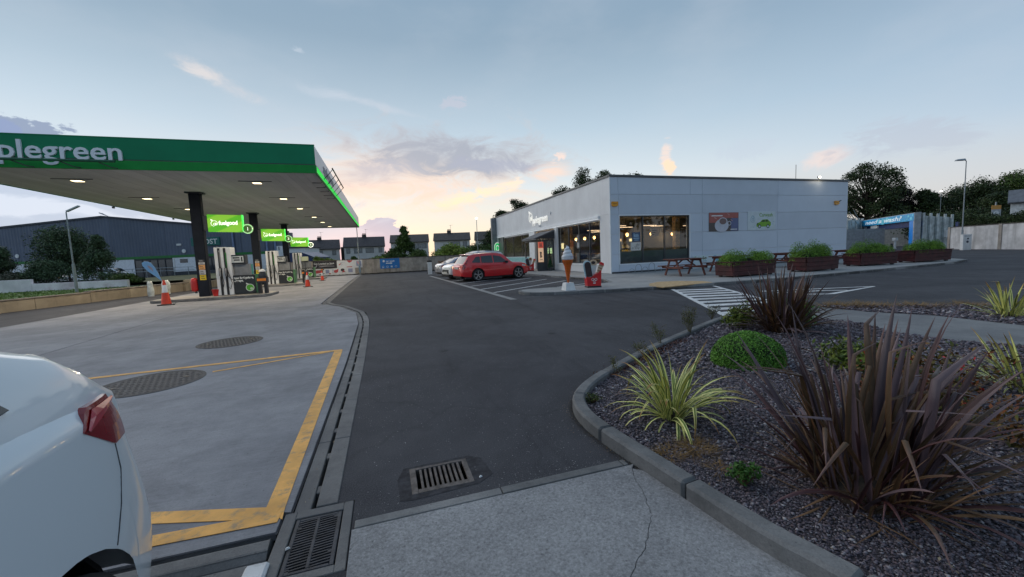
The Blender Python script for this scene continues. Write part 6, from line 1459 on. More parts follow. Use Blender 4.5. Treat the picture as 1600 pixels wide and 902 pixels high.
# metal fence
FM = mat('fence_metal', (0.45, 0.49, 0.49), .55, metal=.3, var=.2, scale=1.5, stain=.4, streak=True, stain_col=(0.14, 0.15, 0.14, 1))
A_, B_ = dpt(1483, 391, 50), dpt(1439, 389, 50); A_.z = B_.z = 0
L = (A_ - B_).length; t = thing('metal_fence', 'tall weathered metal sheet fence with posts between the car wash and the panel wall', 'fence', tuple((A_ + B_) / 2), math.atan2((A_ - B_).y, (A_ - B_).x))
zt0, zt1 = dpt(1446, 337, 50).z, dpt(1480, 340, 50).z
for i in range(16):
    x0, x1 = -L / 2 + L * i / 16, -L / 2 + L * (i + 1) / 16; z_ = zt0 + (zt1 - zt0) * i / 16
    mb = MB(); mb.xprism([(x0 + .006, -.1 + .1), (x1 - .006, -.1 + .1), (x1 - .006, z_ + .0), (x0 + .006, z_)], 'y', -.03 - .05 * (i % 2), .0 - .05 * (i % 2)); mb.build('fence_sheet', FM, t)
for i in range(5):
    x = -L / 2 + L * i / 4; MB().box(x - .13, -.22, 0, x + .13, -.09, zt0 + (zt1 - zt0) * i / 4 + .35).build('post', FM, t)
MB().box(L * .22, -.5, 1.3, L * .22 + .5, -.1, 2.2).build('meter_box', WHITEP, t, bevel=.02)
# car wash gantry
A_, B_ = dpt(1428, 389, 50), dpt(1346, 389, 66); A_.z = B_.z = 0
L = (A_ - B_).length; rz = math.atan2((A_ - B_).y, (A_ - B_).x)
t = thing('carwash_gantry', 'blue car wash entrance gantry reading need a wash', 'car wash', (B_.x, B_.y, 0), rz)
zt_, zb_ = dpt(1428, 333.5, 50).z, dpt(1428, 345, 50).z
BLU = mat('gantry_blue', (0.02, 0.28, 0.85), .4, var=.05); BLC = mat('gantry_cyan', (0.03, 0.42, 0.80), .4)
MB().box(0, -.15, zb_, L, .15, zt_).build('header_board', BLC, t, bevel=.02)
MB().box(-.1, .151, zb_ + .1, L + .05, .55, zt_ + .12).build('header_box', mat('gantry_grey', (0.32, 0.34, 0.36), .5), t)
me = text_mesh('need a wash?', .8, (0, 0, 0), (1, 0, 0), (0, 0, 1)); wt = max(v.co.x for v in me.vertices); bpy.data.meshes.remove(me)
LIT = mat('gantry_letters', (0.75, 0.85, 0.9), .4, emit=(.7, .85, 1), estr=.25)
text('lettering', 'need a wash?', .8, (L * .10, -.17, zb_ + .22), (1, 0, 0), LIT, t, world=False, extrude=.01, bold=.012, squeeze=L * .70 / wt, shear=.25)
fr = Frame((0, -.152, zb_), (1, 0, 0)); mb = MB(); hh = zt_ - zb_
for (a_, b_, r_) in ((.40, .5, .36), (.48, .42, .44), (.56, .55, .40), (.63, .45, .34)): fr.disc(mb, L * a_, hh * b_, r_, 0, .004 + a_ * .004, sx=1.9)
for (a_, b_, r_) in ((.03, .6, .16), (.06, .25, .12), (.92, .7, .16), (.96, .35, .18), (.985, .8, .10), (.90, .3, .1)): fr.disc(mb, L * a_, hh * b_, r_, 0, .004, sx=1.5)
mb.build('bubble_print', mat('bubble_cyan', (0.16, 0.66, 0.85), .4), t)
MB().box(L - 1.25, -.10, 0, L - .15, .5, zb_ - .001).build('pillar', BLU, t, bevel=.02)
MB().box(L - .149, -.12, 0, L + .12, .5, zt_ + .1).build('side_frame', mat('gantry_grey', (0.32, 0.34, 0.36), .5), t)
MB().box(.5, -.05, 0, 1.3, .6, zb_ - .001).build('pillar', mat('gantry_grey', (0.32, 0.34, 0.36), .5), t); MB().box(L * .2, .0, zb_ - .5, L * .34, .6, zb_ - .001).build('bracket', WHITEP, t)
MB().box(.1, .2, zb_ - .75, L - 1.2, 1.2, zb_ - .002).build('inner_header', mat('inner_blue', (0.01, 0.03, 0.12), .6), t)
# walls round the car wash
def pwall(name, label, p0, p1, d0, d1, topy, m_, bay=4, **k):
    a = dpt(p0, 388, d0); b = dpt(p1, 388, d1); h = dpt(p0, topy, d0).z; return wall_run(name, label, b, a, h, m_, bay=bay, **k)
pwall('low_wall', 'plain grey wall behind the right end of the shop', 1316, 1381, 56, 56, 359.5, mat('grey_block', (0.30, 0.30, 0.305), .9, var=.1), bay=3.5)
pwall('low_wall', 'beige wall seen through the car wash gantry', 1376, 1450, 70, 70, 352, mat('beige_block', (0.48, 0.41, 0.35), .9, var=.1), bay=4)
pwall('metal_hoarding', 'pale metal hoarding behind the left end of the car wash gantry', 1322, 1346, 63, 66, 344, FM, bay=1.6, post=(.25, .3, FM), cat='fence')
for i, (px_, lb) in enumerate(((1330, 'leaning pale pole behind the shop end'), (1337, 'second leaning pale pole behind the shop end'))):
    a = dpt(px_ + 9, 350, 62); b = dpt(px_ - 3, 331 - 2 * i, 62); t = thing('pole', lb, 'pole', (a.x, a.y, 0)); MB().tube([(0, 0, 0), (0, 0, a.z), tuple(b - Vector((a.x, a.y, 0)))], .05, 6).build('rod', GALV, t)
q = gp(1398, 387.5); t = thing('vacuum_post', 'white post with a square head by the car wash entrance', 'post', (q.x * .93, q.y * .93, 0)); MB().lathe([(.2, 0), (.2, .05), (.13, .06), (.13, 1.1)], 12).build('post', WHITEP, t); MB().box(-.3, -.2, 1.1, .3, .2, 1.5).build('head', WHITEP, t, bevel=.02)
q = gp(1393, 389); t = thing('short_bollard', 'short black bollard beside the white post at the car wash', 'bollard', (q.x * .93, q.y * .93, 0)); MB().lathe([(.12, 0), (.12, .75), (.04, .8)], 10).build('post', BLACK, t)
q = dpt(1494, 388, 44); t = thing('blue_post', 'narrow dark blue post left of the tallest lamp post', 'post', (q.x, q.y, 0)); MB().box(-.14, -.1, 0, .14, .1, 2.95).build('post', mat('post_blue', (0.03, 0.05, 0.16), .5), t)
# sign on a post over the wall
q = dpt(1555, 350, 44); t = thing('speed_sign', 'orange and white sign on a post above the panel wall', 'sign', (q.x, q.y, 0), math.atan2(SIDE.y, SIDE.x))
zt_, zb_ = dpt(1555, 321, 44).z, dpt(1555, 341, 44).z
MB().tube([(0, .05, 0), (0, .05, zt_ + .35)], .06, 8).build('post', GALV, t)
hw = 7.2 / 620 * 44; zm = zb_ + (zt_ - zb_) * .68
MB().box(-hw, -.03, zb_, hw, 0, zm).build('plate', P_((0.36, 0.38, 0.40), 'plate'), t); MB().box(-hw, -.03, zm + .005, hw, 0, zt_).build('plate', P_((0.62, 0.28, 0.05), 'amber'), t)
fr = Frame((0, -.031, zb_), (1, 0, 0)); mb = MB(); fr.ring(mb, 0, (zm - zb_) * .5, .33, .07, 0, .006); fr.disc(mb, 0, (zm - zb_) * .5, .26, 0, .004); mb.build('roundel', WHITEP, t)
# white house at the right edge
def simple_house(name, label, o, rz, W_, D_, eave, ridge, wallm, roofm, wins, chim=None, group=None, storeyz=None, gable=False):
    t = thing(name, label, 'house', tuple(o), rz, group)
    pts = [(-W_ / 2, -.3), (W_ / 2, -.3), (W_ / 2, eave), (-W_ / 2, eave)]
    MB().box(-W_ / 2, 0, -.3, W_ / 2, D_, eave).build('wall', wallm, t)
    mb = MB()
    for s in (-1, 1): mb.xprism([(0.02, eave), (D_ - .02, eave), (D_ / 2, ridge - .2)], 'x', s * (W_ / 2 - .13) - .12, s * (W_ / 2 - .13) + .12)
    mb.build('gable', wallm, t)
    rf = MB(); e_ = .35
    sl = (ridge - eave) / (D_ / 2)
    rf.xprism([(-e_, eave - e_ * sl), (D_ / 2, ridge), (D_ / 2, ridge + .14), (-e_, eave - e_ * sl + .14)], 'x', -W_ / 2 - .25, W_ / 2 + .25)
    rf.xprism([(D_ + e_, eave - e_ * sl), (D_ / 2 + .001, ridge), (D_ / 2 + .001, ridge + .14), (D_ + e_, eave - e_ * sl + .14)], 'x', -W_ / 2 - .25, W_ / 2 + .25)
    r_ = rf.build('roof', roofm, t)
    MB().box(-W_ / 2 - .2, -e_ - .1, eave - e_ * sl - .06, W_ / 2 + .2, -e_ - .01, eave - e_ * sl + .05).build('gutter', BLACK, t)
    for s, ch in (chim or []):
        c_ = MB().box(s - .55, D_ / 2 - .4, ridge - .5, s + .55, D_ / 2 + .4, ridge + .75).build('chimney', mat('chimney_dark', (0.07, 0.06, 0.055), .9), r_)
        pm_ = MB()
        for k in (-.3, 0, .3): MB().lathe([(.10, ridge + .751), (.13, ridge + 1.1)], 8, (s + k, D_ / 2, 0)).build('chimney_pot', mat('pot_clay', (0.12, 0.06, 0.045), .9), r_)
        MB().tube([(s + .5, D_ / 2, ridge + .4), (s + .5, D_ / 2, ridge + 2.3)], .03, 5).build('aerial', DGREY, r_); MB().bar((s + .1, D_ / 2, ridge + 2.2), (s + 1.1, D_ / 2, ridge + 2.2), .04).build('aerial', DGREY, r_)
    for (x, z, w_, h_) in wins:
        f = MB(); f.box(x - w_ / 2 - .08, -.07, z - .08, x + w_ / 2 + .08, .02, z); f.box(x - w_ / 2 - .08, -.07, z + h_, x + w_ / 2 + .08, .02, z + h_ + .08)
        f.box(x - w_ / 2 - .08, -.07, z, x - w_ / 2, .02, z + h_); f.box(x + w_ / 2, -.07, z, x + w_ / 2 + .08, .02, z + h_)
        if w_ > 1.2: f.box(x + w_ * .12, -.06, z, x + w_ * .12 + .07, .02, z + h_)
        fo = f.build('window', DGREY, t); MB().box(x - w_ / 2, -.03, z, x + w_ / 2, -.022, z + h_).build('pane', mat('far_glass', (0.16, 0.18, 0.20), .15, spec=.8), fo)
    return t
SLATE = mat('roof_slate', (0.040, 0.038, 0.044), .75, var=.2, scale=2.5, bump=.3, bscale=6)
SLATE2 = mat('roof_tile_brown', (0.058, 0.052, 0.050), .8, var=.2, scale=2.5)
HW = mat('house_render', (0.62, 0.60, 0.59), .8, var=.06, scale=.5, stain=.2, streak=True, stain_scale=.4, stain_col=(0.42, 0.41, 0.4, 1))
RZF = math.atan2(SIDE.y, SIDE.x)
D_H = 110.0
def far_house(x0, x1, ytop, yeave, lab, chx, xw, roofm=SLATE, d=D_H):
    a, b = dpt(x0, ytop, d), dpt(x1, ytop, d); W_ = (b - a).length - .5; c = (a + b) / 2; ridge = c.z - .14; eave = dpt((x0 + x1) / 2, yeave, d - 4).z + .35
    o = Vector((c.x, c.y, 0)) - FWD * 4
    wins = [(x * W_, eave - 1.75, w_, 1.15) for x, w_ in xw] + [(x * W_, .6, w_ * 1.05, 1.2) for x, w_ in xw[::1]]
    return simple_house('semi_detached_house', lab, o, RZF - math.atan2((x0 + x1) / 2 - 800, 620) * .92, W_, 8.0, eave, ridge, HW, roofm, wins, [(chx * W_, 0)], 'semi-detached houses beyond the far wall')
XW = [(-.40, .8), (-.16, 1.9), (.13, 1.9), (.40, .8)]
far_house(455, 537, 375, 391, 'leftmost pale house under the canopy edge, slate roof and chimney', .15, XW)
far_house(546.5, 606.5, 370.2, 386.5, 'second pale house from the left, behind the lamp post', .0, XW)
far_house(616, 674, 366.5, 380, 'middle house half hidden by the tall tree', -.1, [(.2, 1.6), (.38, 1.2)], SLATE2)
far_house(681, 737, 363.8, 377, 'fourth house, its lower walls behind yellow-green bushes', -.08, [(.1, 2.2), (.36, .9)], SLATE2)
far_house(742.5, 790, 361.2, 376, 'rightmost house, disappearing behind the shop', .2, [(.1, 1.6)], SLATE2)
for i, (px_, lb) in enumerate(((541, 'low dark link building with a brick arch between the first two houses'),)):
    o = dpt(px_, 384, 112); t = thing('link_building', lb, 'building', (o.x, o.y, 0), RZF); MB().box(-1.6, 0, -.3, 1.8, 5, dpt(px_, 386, 112).z).build('wall', mat('chimney_dark', (0.07, 0.06, 0.055), .9), t)
    fr = Frame((0, -.01, 0), (1, 0, 0)); mb = MB(); zt_ = dpt(px_, 397, 112).z; fr.ring(mb, .4, zt_ - 1.0, .95, .3, 0, .06, t0=0, t1=math.pi); fr.rect(mb, -.55, 0, -.25, zt_ - 1.0, 0, .06); fr.rect(mb, 1.05, 0, 1.35, zt_ - 1.0, 0, .06); mb.build('brick_arch', mat('brick_red', (0.26, 0.11, 0.07), .9), t)
hr = dpt(1590, 337, 50)
simple_house('white_house', 'small white house with grey roof at the right edge above the hedge', (dpt(1652, 337, 50).x, dpt(1652, 337, 50).y, 0), RZF - .9, 7.4, 4, dpt(1580, 316, 50).z + .3, dpt(1600, 298, 50).z + .4, mat('house_white', (0.60, 0.62, 0.62), .6), mat('roof_grey', (0.12, 0.13, 0.15), .7), [(-1.6, 3.6, 1.4, 1.3)])
# grassy bank beyond the wall
bank = MB(); P = []
for j in range(14):
    row = []
    for i in range(30):
        x = -34 + i * 4.2; y = 46.46 + j * 6.5; z = .25 + .9 * min(1, j / 3) + .35 * math.sin(i * 1.3 + j) * min(1, j / 2)
        if x < -12: z *= .3
        row.append((x, y, z if j else .35))
    P.append(row)
bank.grid(P); b_ = bank.build('grass_bank', mat('rough_grass', (0.10, 0.10, 0.035), .95, var=.35, scale=.5, stain=.6, stain_col=(0.20, 0.14, 0.06, 1), stain_scale=.25, bump=.8, bscale=8), fix=True); b_['kind'] = 'structure'
rng = np.random.default_rng(9)
def gs(n):
    x = rng.uniform(-12, 14, n); y = 46.6 + rng.uniform(0, 1, n) ** 1.5 * 16; return np.stack([x, y, .7 + rng.uniform(0, .75, n)], 1), np.array([0, .8, 0])
V, Fc = leaf_cloud(5000, gs, .16, rng, .6, asp=.2); o = quick('long_grass', V, Fc, foliage_mat('dry_grass', (.09, .085, .03), (.19, .15, .06), .5, .4)); o['kind'] = 'stuff'
# trees and bushes beyond the wall: (name, label, px, ybase, ytop, width px, distance, material, shape)
def ptree(name, label, px_, ytop, wpx, d, m_, seed, shape='round', base_z=.6, n=2600, leaf=None, trunk_h=.2, clumps=22, group=None, cat=None, op=0.0):
    top = dpt(px_, ytop, d); h = top.z - base_z; w = wpx / 620 * d
    return tree(name, label, (top.x, top.y, base_z), h, w, m_, seed, int(n * 2.2), leaf or max(.04, d / 620 * 1.35), trunk_h, clumps, op, group, shape, cat or ('bush' if 'bush' in name else 'tree'))
ptree('pointed_tree', 'tall pointed dark tree in front of the middle house', 630, 353, 42, 62, LEAF_MID, 21, 'cone', n=5200, trunk_h=.1, clumps=46)
ptree('green_bush', 'dark bush at the left foot of the pointed tree', 612, 383, 34, 60, LEAF_MID, 22, 'bush', n=2200)
ptree('green_bush', 'low bush between the pointed tree and the fourth house', 655, 385, 40, 58, LEAF_MID, 23, 'bush', n=2200)
ptree('yellow_green_bush', 'large yellow-green bush above the wall behind the silver car', 700, 376, 62, 56, LEAF_YEL, 24, 'bush', n=5200, clumps=34)
ptree('yellow_green_bush', 'yellow-green bush right of the largest one on the bank', 722, 381, 36, 55, LEAF_YEL, 25, 'bush', n=2600)
ptree('green_bush', 'dark green bush behind the slim lit lamp post', 742, 374, 50, 66, LEAF_MID, 26, 'bush', n=3600, clumps=30)
ptree('round_tree', 'dark tree at the far left corner of the shop', 772, 358, 46, 70, LEAF_DK, 27, 'round', n=4200, trunk_h=.05, clumps=30)
ptree('round_tree', 'mid green tree left of the shop end behind the oval sign', 764, 376, 30, 62, LEAF_MID, 28, 'bush', n=2200, cat='tree')
ptree('yellow_green_bush', 'small yellow-green bush above the black banner', 497, 396, 26, 54, LEAF_YEL, 29, 'bush', n=1500)
ptree('green_bush', 'small dark bush above the banners near the first two houses', 553, 396, 18, 56, LEAF_MID, 30, 'bush', n=1200)
ptree('yellow_green_bush', 'low yellow-green bush above the blue car wash sign', 590, 398, 30, 54, LEAF_YEL, 31, 'bush', n=1500)
ptree('yellow_green_bush', 'yellow-green bush right of the blue shed behind the pumps', 512, 399, 26, 55, LEAF_YEL, 32, 'bush', n=1500)
# trees over the shop roof
ptree('round_tree', 'round dark tree showing over the left part of the shop roof', 813, 303, 60, 78, LEAF_DK, 33, op=.3, n=4200, clumps=28)
ptree('tree_top', 'low dark treetop showing over the shop roof beside the round tree', 788, 324, 44, 80, LEAF_DK, 34, op=.3, n=2400, cat='tree')
ptree('tree_top', 'dark treetop behind the shop roof, halfway to the corner', 878, 287, 66, 80, LEAF_DK, 35, op=.35, n=3400, clumps=34, cat='tree')
ptree('fir_tree', 'small pointed fir top over the shop roof left of the corner', 911, 260, 104, 66, LEAF_DK, 36, 'cone', n=3400, clumps=70, trunk_h=.1)
ptree('tree_top', 'ragged treetop over the shop roof just left of the corner', 930, 266, 56, 70, LEAF_DK, 37, op=.4, n=3000, clumps=40, cat='tree')
ptree('tree_top', 'tallest ragged treetop right above the shop corner', 950, 253, 66, 74, LEAF_DK, 38, op=.45, n=4200, clumps=60, cat='tree')
ptree('tree_top', 'thin ragged treetop right of the shop corner', 992, 262, 84, 74, LEAF_DK, 39, op=.45, n=3600, clumps=60, cat='tree')
# trees right of the shop
ptree('broad_tree', 'tall open tree standing right behind the right end of the shop', 1358, 246, 118, 84, LEAF_DK, 51, n=7500, clumps=95, trunk_h=.12, op=.52)
ptree('purple_tree', 'dark purple-leaved tree right of the tall open tree', 1400, 290, 74, 84, LEAF_PUR, 52, n=6500, clumps=60, trunk_h=.08, op=.25)
ptree('tree_top', 'mid green tree behind the lit street lamp', 1452, 290, 70, 80, LEAF_DK, 53, n=4800, clumps=60, trunk_h=.1, op=.4, cat='tree')
ptree('broad_tree', 'round dark tree behind the tallest lamp post', 1505, 286, 76, 84, LEAF_DK, 54, n=5600, clumps=44, trunk_h=.08)
ptree('broad_tree', 'broad dark tree right of the tallest lamp post', 1545, 274, 78, 74, LEAF_DK, 55, n=6500, clumps=48, trunk_h=.08)
ptree('broad_tree', 'highest dark tree at the right edge of the picture', 1596, 260, 74, 72, LEAF_MID, 56, n=6500, clumps=48, trunk_h=.08)
ptree('broad_tree', 'dark tree rising beside the white house', 1566, 296, 66, 62, LEAF_DK, 57, n=6500, clumps=48, trunk_h=.05)
ptree('dark_bush', 'dark undergrowth tree behind the metal fence', 1470, 318, 90, 60, LEAF_DK, 58, 'bush', n=6000, clumps=44)
ptree('dark_bush', 'dark undergrowth tree behind the car wash gantry', 1400, 318, 100, 74, LEAF_DK, 59, 'bush', n=6000, clumps=44)
ptree('dark_bush', 'dark undergrowth tree above the hedge by the orange sign', 1530, 312, 90, 58, LEAF_DK, 60, 'bush', n=6500, clumps=44)
# a line of trees across the road behind the photographer, seen in the shop windows
for i, (x, y, h, w) in enumerate(((6, -34, 11, 12), (19, -36, 15, 16), (34, -33, 18, 20), (48, -30, 20, 20), (62, -26, 16, 17))):
    tree('roadside_tree', ['roadside tree mirrored at the left of the right shop window', 'taller roadside tree mirrored in the right shop window', 'broad roadside tree mirrored in the middle of the shop window', 'tallest roadside tree of the row across the road', 'last roadside tree of the row across the road'][i], (x, y, 0), h, w, LEAF_DK, 70 + i, 2200, .55, .15, 30)

# ---------------- left side
BEIGE = mat('beige_wall', (0.30, 0.255, 0.19), .85, var=.12, scale=1.2, stain=.5, streak=True, stain_scale=.8, stain_col=(0.13, 0.11, 0.08, 1), bump=.4, bscale=30)
LW = [(-18.2, 10.5), (-15.35, 20.6), (-14.15, 25.4), (-12.55, 31.9)]
t = thing('low_roadside_wall', 'low beige wall along the left edge of the forecourt', 'wall', (-15, 22, 0))
for (a, b), h in zip(zip(LW, LW[1:]), (.45, .47, .52)):
    a, b = Vector(a), Vector(b); n = max(1, round((b - a).length / 2.4)); d = (b - a).normalized(); nn_ = Vector((-d.y, d.x))
    for i in range(n):
        p, q = a.lerp(b, i / n) + d * .006, a.lerp(b, (i + 1) / n) - d * .006
        MB().prism([tuple(p), tuple(q), tuple(q + nn_ * .3), tuple(p + nn_ * .3)], -.05, h).build('wall_bay', BEIGE, t, world=True, bevel=.012)
        MB().prism([tuple(p - nn_ * .03), tuple(q - nn_ * .03), tuple(q + nn_ * .33), tuple(p + nn_ * .33)], h + .001, h + .06).build('coping', mat('beige_cap', (0.20, 0.17, 0.14), .9, var=.2), t, world=True, bevel=.01)
MB().box(-12.85, 31.9, -.05, -12.25, 32.4, .75).build('pier', BEIGE, t, world=True, bevel=.02)
MB().prism([(-12.5, 31.3), (-11.6, 46), (-12.0, 46.2), (-12.9, 31.5)], -.05, .5).build('wall_bay', BEIGE, t, world=True)
sheet('verge_grass', [(-18.6, 10.5), (-15.6, 20.7), (-14.4, 25.5), (-12.9, 31.9), (-12.2, 46), (-20.4, 41.9), (-30, 43.2), (-60, 46), (-60, 10.5)], .12, mat('verge_green', (0.11, 0.19, 0.03), .95, var=.35, scale=.7, bump=.8, bscale=18, stain=.4, stain_col=(.1, .085, .03, 1), stain_scale=.5))
def vg(n):
    x = rng.uniform(-30, -14, n); y = rng.uniform(22, 42, n); k = x < -15.2 - (28 - y) * .12 * (y < 31) ; x, y = x[k], y[k]; return np.stack([x, y, rng.uniform(.12, .2, len(x))], 1), np.array([0, .6, 0])
V, Fc = leaf_cloud(9000, vg, .09, rng, .7, asp=.25); o = quick('verge_blades', V, Fc, foliage_mat('verge_blade', (.09, .16, .03), (.14, .21, .05), .8, .4)); o['kind'] = 'stuff'
PINK = mat('pink_white_wall', (0.76, 0.72, 0.75), .8, var=.1, scale=.8, stain=.6, stain_scale=.45, stain_col=(0.44, 0.30, 0.33, 1))
a, b, c_ = Vector((-45, 44.6)), Vector((-27.6, 42.9)), Vector((-20.6, 41.5))
t = thing('white_stepped_wall', 'stepped whitewashed wall with pinkish stains behind the grass at the left', 'wall', (-28, 43, 0))
for p, q, h in ((a, b, 1.12), (b, c_, .74)):
    n = round((q - p).length / 3.4); d = (q - p).normalized(); nn_ = Vector((-d.y, d.x))
    for i in range(n):
        u, v = p.lerp(q, i / n) + d * .005, p.lerp(q, (i + 1) / n) - d * .005; MB().prism([tuple(u), tuple(v), tuple(v + nn_ * .25), tuple(u + nn_ * .25)], 0, h).build('wall_bay', PINK, t, world=True, bevel=.015)
# warehouse
D_W = 72.0
def wz(px_, py): return dpt(px_, py, D_W).z
def wu(px_, py=400): return dpt(px_, py, D_W).dot(SIDE)
o = FWD * D_W
wh = thing('warehouse', 'large blue-grey metal warehouse with a green stripe over white lower walls', 'warehouse', (o.x, o.y, 0), RZF)
CLAD = mat('blue_grey_cladding', (0.105, 0.130, 0.185), .5, metal=.1, var=.06, scale=.3, stain=.15, streak=True, stain_scale=.3, stain_col=(0.045, 0.06, 0.10, 1))
CLAD2 = mat('blue_grey_cladding_dark', (0.085, 0.108, 0.155), .5, metal=.1, var=.06, scale=.3)
uA, uP, uR = wu(-260), wu(168), wu(451)
zP = wz(168, 339); zS = wz(177, 403); zS0 = zS - .45
slope = (zP - wz(0, 357)) / (wu(168) - wu(0)); sr = (zP - wz(300, 350)) / (wu(300) - wu(168))
def zr_(u): return zP - slope * (uP - u) if u < uP else zP - sr * (u - uP)
u = uA; k = 0
BR = [uA, wu(-160), wu(-60), wu(40), wu(100), wu(177), wu(262), wu(320), wu(380), wu(418), wu(432), uR]
for p, q in zip(BR, BR[1:]):
    m_ = CLAD2 if abs(p - wu(177)) < .01 else CLAD; mb = MB(); n = max(2, int((q - p) / .55)); row0, row1 = [], []
    for i in range(n + 1):
        uu = p + .02 + (q - p - .04) * i / n
        for du, yy in ((0, 0), (.12, -.06), (.30, -.06), (.42, 0)):
            if uu + du > q - .02: continue
            row0.append((uu + du, yy, zS)); row1.append((uu + du, yy, zr_(uu + du)))
    mb.grid([row0, row1]); mb.build('cladding_panel', m_, wh)
uQ = uR - 24
mb = MB(); mb.xprism([(uA, -.2), (uQ, -.2), (uQ, zr_(uQ) - .05), (uP, zP - .05), (uA, zr_(uA) - .05)], 'y', .05, 38); mb.xprism([(uQ + .01, -.2), (uR, -.2), (uR, zr_(uR) - .05), (uQ + .01, zr_(uQ) - .05)], 'y', .05, 2.0); mb.build('shell', CLAD2, wh)
for p, q in ((uA - .3, uP), (uP, uR + .3)):
    mb = MB(); mb.xprism([(p, zr_(p) - .1), (q, zr_(q) - .1), (q, zr_(q) + .22), (p, zr_(p) + .22)], 'y', -.25, .3); mb.build('verge_trim', mat('trim_navy', (0.02, 0.03, 0.05), .5), wh)
MB().box(uA, -.10, zS0, uR, .04, zS).build('green_stripe', mat('stripe_green', (0.012, 0.16, 0.03), .5), wh)
WW = mat('warehouse_white', (0.70, 0.72, 0.76), .6, var=.05)
segs = [(uA, wu(60)), (wu(60), wu(130)), (wu(130), wu(209)), (wu(269), wu(315)), (wu(352), wu(366)), (wu(371), wu(400)), (wu(402), wu(418)), (wu(421), wu(447))]
for p, q in segs: MB().box(p + .02, -.05, 0, q - .02, .04, zS0 - .02).build('white_wall', WW, wh)
for (p, q, z0, z1) in ((209, 269, 0, 1), (315, 352, 0, 1)):
    f = MB(); a_, b_ = wu(p), wu(q); f.box(a_, -.02, zS0 - .3, b_, .04, zS0 - .02)
    n = 5
    for i in range(n + 1): xx = a_ + (b_ - a_) * i / n; f.box(xx - .06, -.04, 0, xx + .06, .04, zS0 - .3)
    fo = f.build('glazed_entrance', mat('frame_navy', (0.02, 0.025, 0.035), .5), wh); MB().box(a_, .041, 0, b_, .048, zS0 - .3).build('pane', mat('dark_glass', (0.03, 0.035, 0.045), .12, spec=.8), fo)
for (p, q, ya, yb) in ((281, 293, 405, 411),): MB().box(wu(p), -.09, wz(p, yb), wu(q), -.051, wz(p, ya)).build('window', mat('dark_glass', (0.03, 0.035, 0.045), .12), wh)
for (p, yy) in ((289, 392.5), (28, 400.5)): MB().lathe([(.02, -.12), (.34, -.12), (.36, -.05), (.3, .0)], 14, (wu(p), -.06, wz(p, yy)), 'y').build('wall_light', WHITEP, wh)
MB().box(wu(279), -.2, wz(280, 384), wu(286), -.065, wz(280, 381)).build('camera_box', WHITEP, wh)
sg = thing('post_office_sign', 'teal sign reading POST on the warehouse, partly behind the first pillar', 'sign', tuple(o + SIDE * wu(303) + Vector((0, 0, wz(303, 385)))) , RZF)
W_ = wu(347.5) - wu(303); H_ = wz(330, 371.5) - wz(330, 384.5)
MB().box(0, -.35, 0, W_, -.12, H_).build('sign_board', mat('sign_teal', (0.01, 0.13, 0.11), .5), sg, bevel=.02)
me = text_mesh('POST', 1.0, (0, 0, 0), (1, 0, 0), (0, 0, 1)); wt = max(v.co.x for v in me.vertices); bpy.data.meshes.remove(me)
text('lettering', 'POST', 1.25, (wu(317.5) - wu(303), -.37, H_ * .2), (1, 0, 0), SOFTW, sg, world=False, extrude=.02, bold=.02, squeeze=(wu(344) - wu(317.5)) / (wt * 1.25))
for px_ in (368, 420, 433): MB().box(wu(px_) - .18, -.3, 0, wu(px_) + .1, -.12, zr_(wu(px_))).build('downpipe', mat('pipe_blue', (0.16, 0.22, 0.36), .5), wh)
MB().tube([(wu(158), 3, zP), (wu(150), 2, wz(150, 331))], .06, 6).build('roof_bracket', GALV, wh); MB().tube([(wu(146), 2, wz(146, 330.5)), (wu(156), 2, wz(156, 334.5))], .09, 6).build('roof_bracket', GALV, wh)
# ramp rail before its entrance
t = thing('handrail', 'long thin steel handrail in front of the warehouse entrance', 'railing', tuple(o - FWD * 6), RZF)
k_ = (D_W - 6) / D_W; rz1 = dpt(250, 419, D_W - 6).z
for z in (rz1, rz1 - .5): MB().tube([(wu(178) * k_, 0, z), (wu(300) * k_, 0, z), (wu(325) * k_, -1.2, z - .8)], .05, 6).build('rail', GALV, t)
for px_ in range(182, 330, 22): MB().tube([(wu(px_) * k_, 0, 0), (wu(px_) * k_, 0, rz1)], .05, 6).build('post', GALV, t)
t = thing('entrance_post', 'tall pale post at the warehouse entrance', 'post', tuple(o - FWD * 3 + SIDE * wu(272) * .96), RZF); MB().tube([(0, 0, 0), (0, 0, dpt(271, 403, D_W - 3).z)], .12, 8).build('post', WHITEP, t)
# ramp block
MB().box(wu(262) * k_, .3, 0, wu(345) * k_, 4.2, .9).build('ramp', mat('ramp_grey', (0.07, 0.075, 0.09), .8), wh).location.y = -6
sheet('yard', [(-80, 44), (-20.8, 42.2), (-12.2, 46.1), (-12.2, 110), (-80, 110)], .06, mat('yard_tarmac', (0.055, 0.057, 0.065), .9, var=.2))
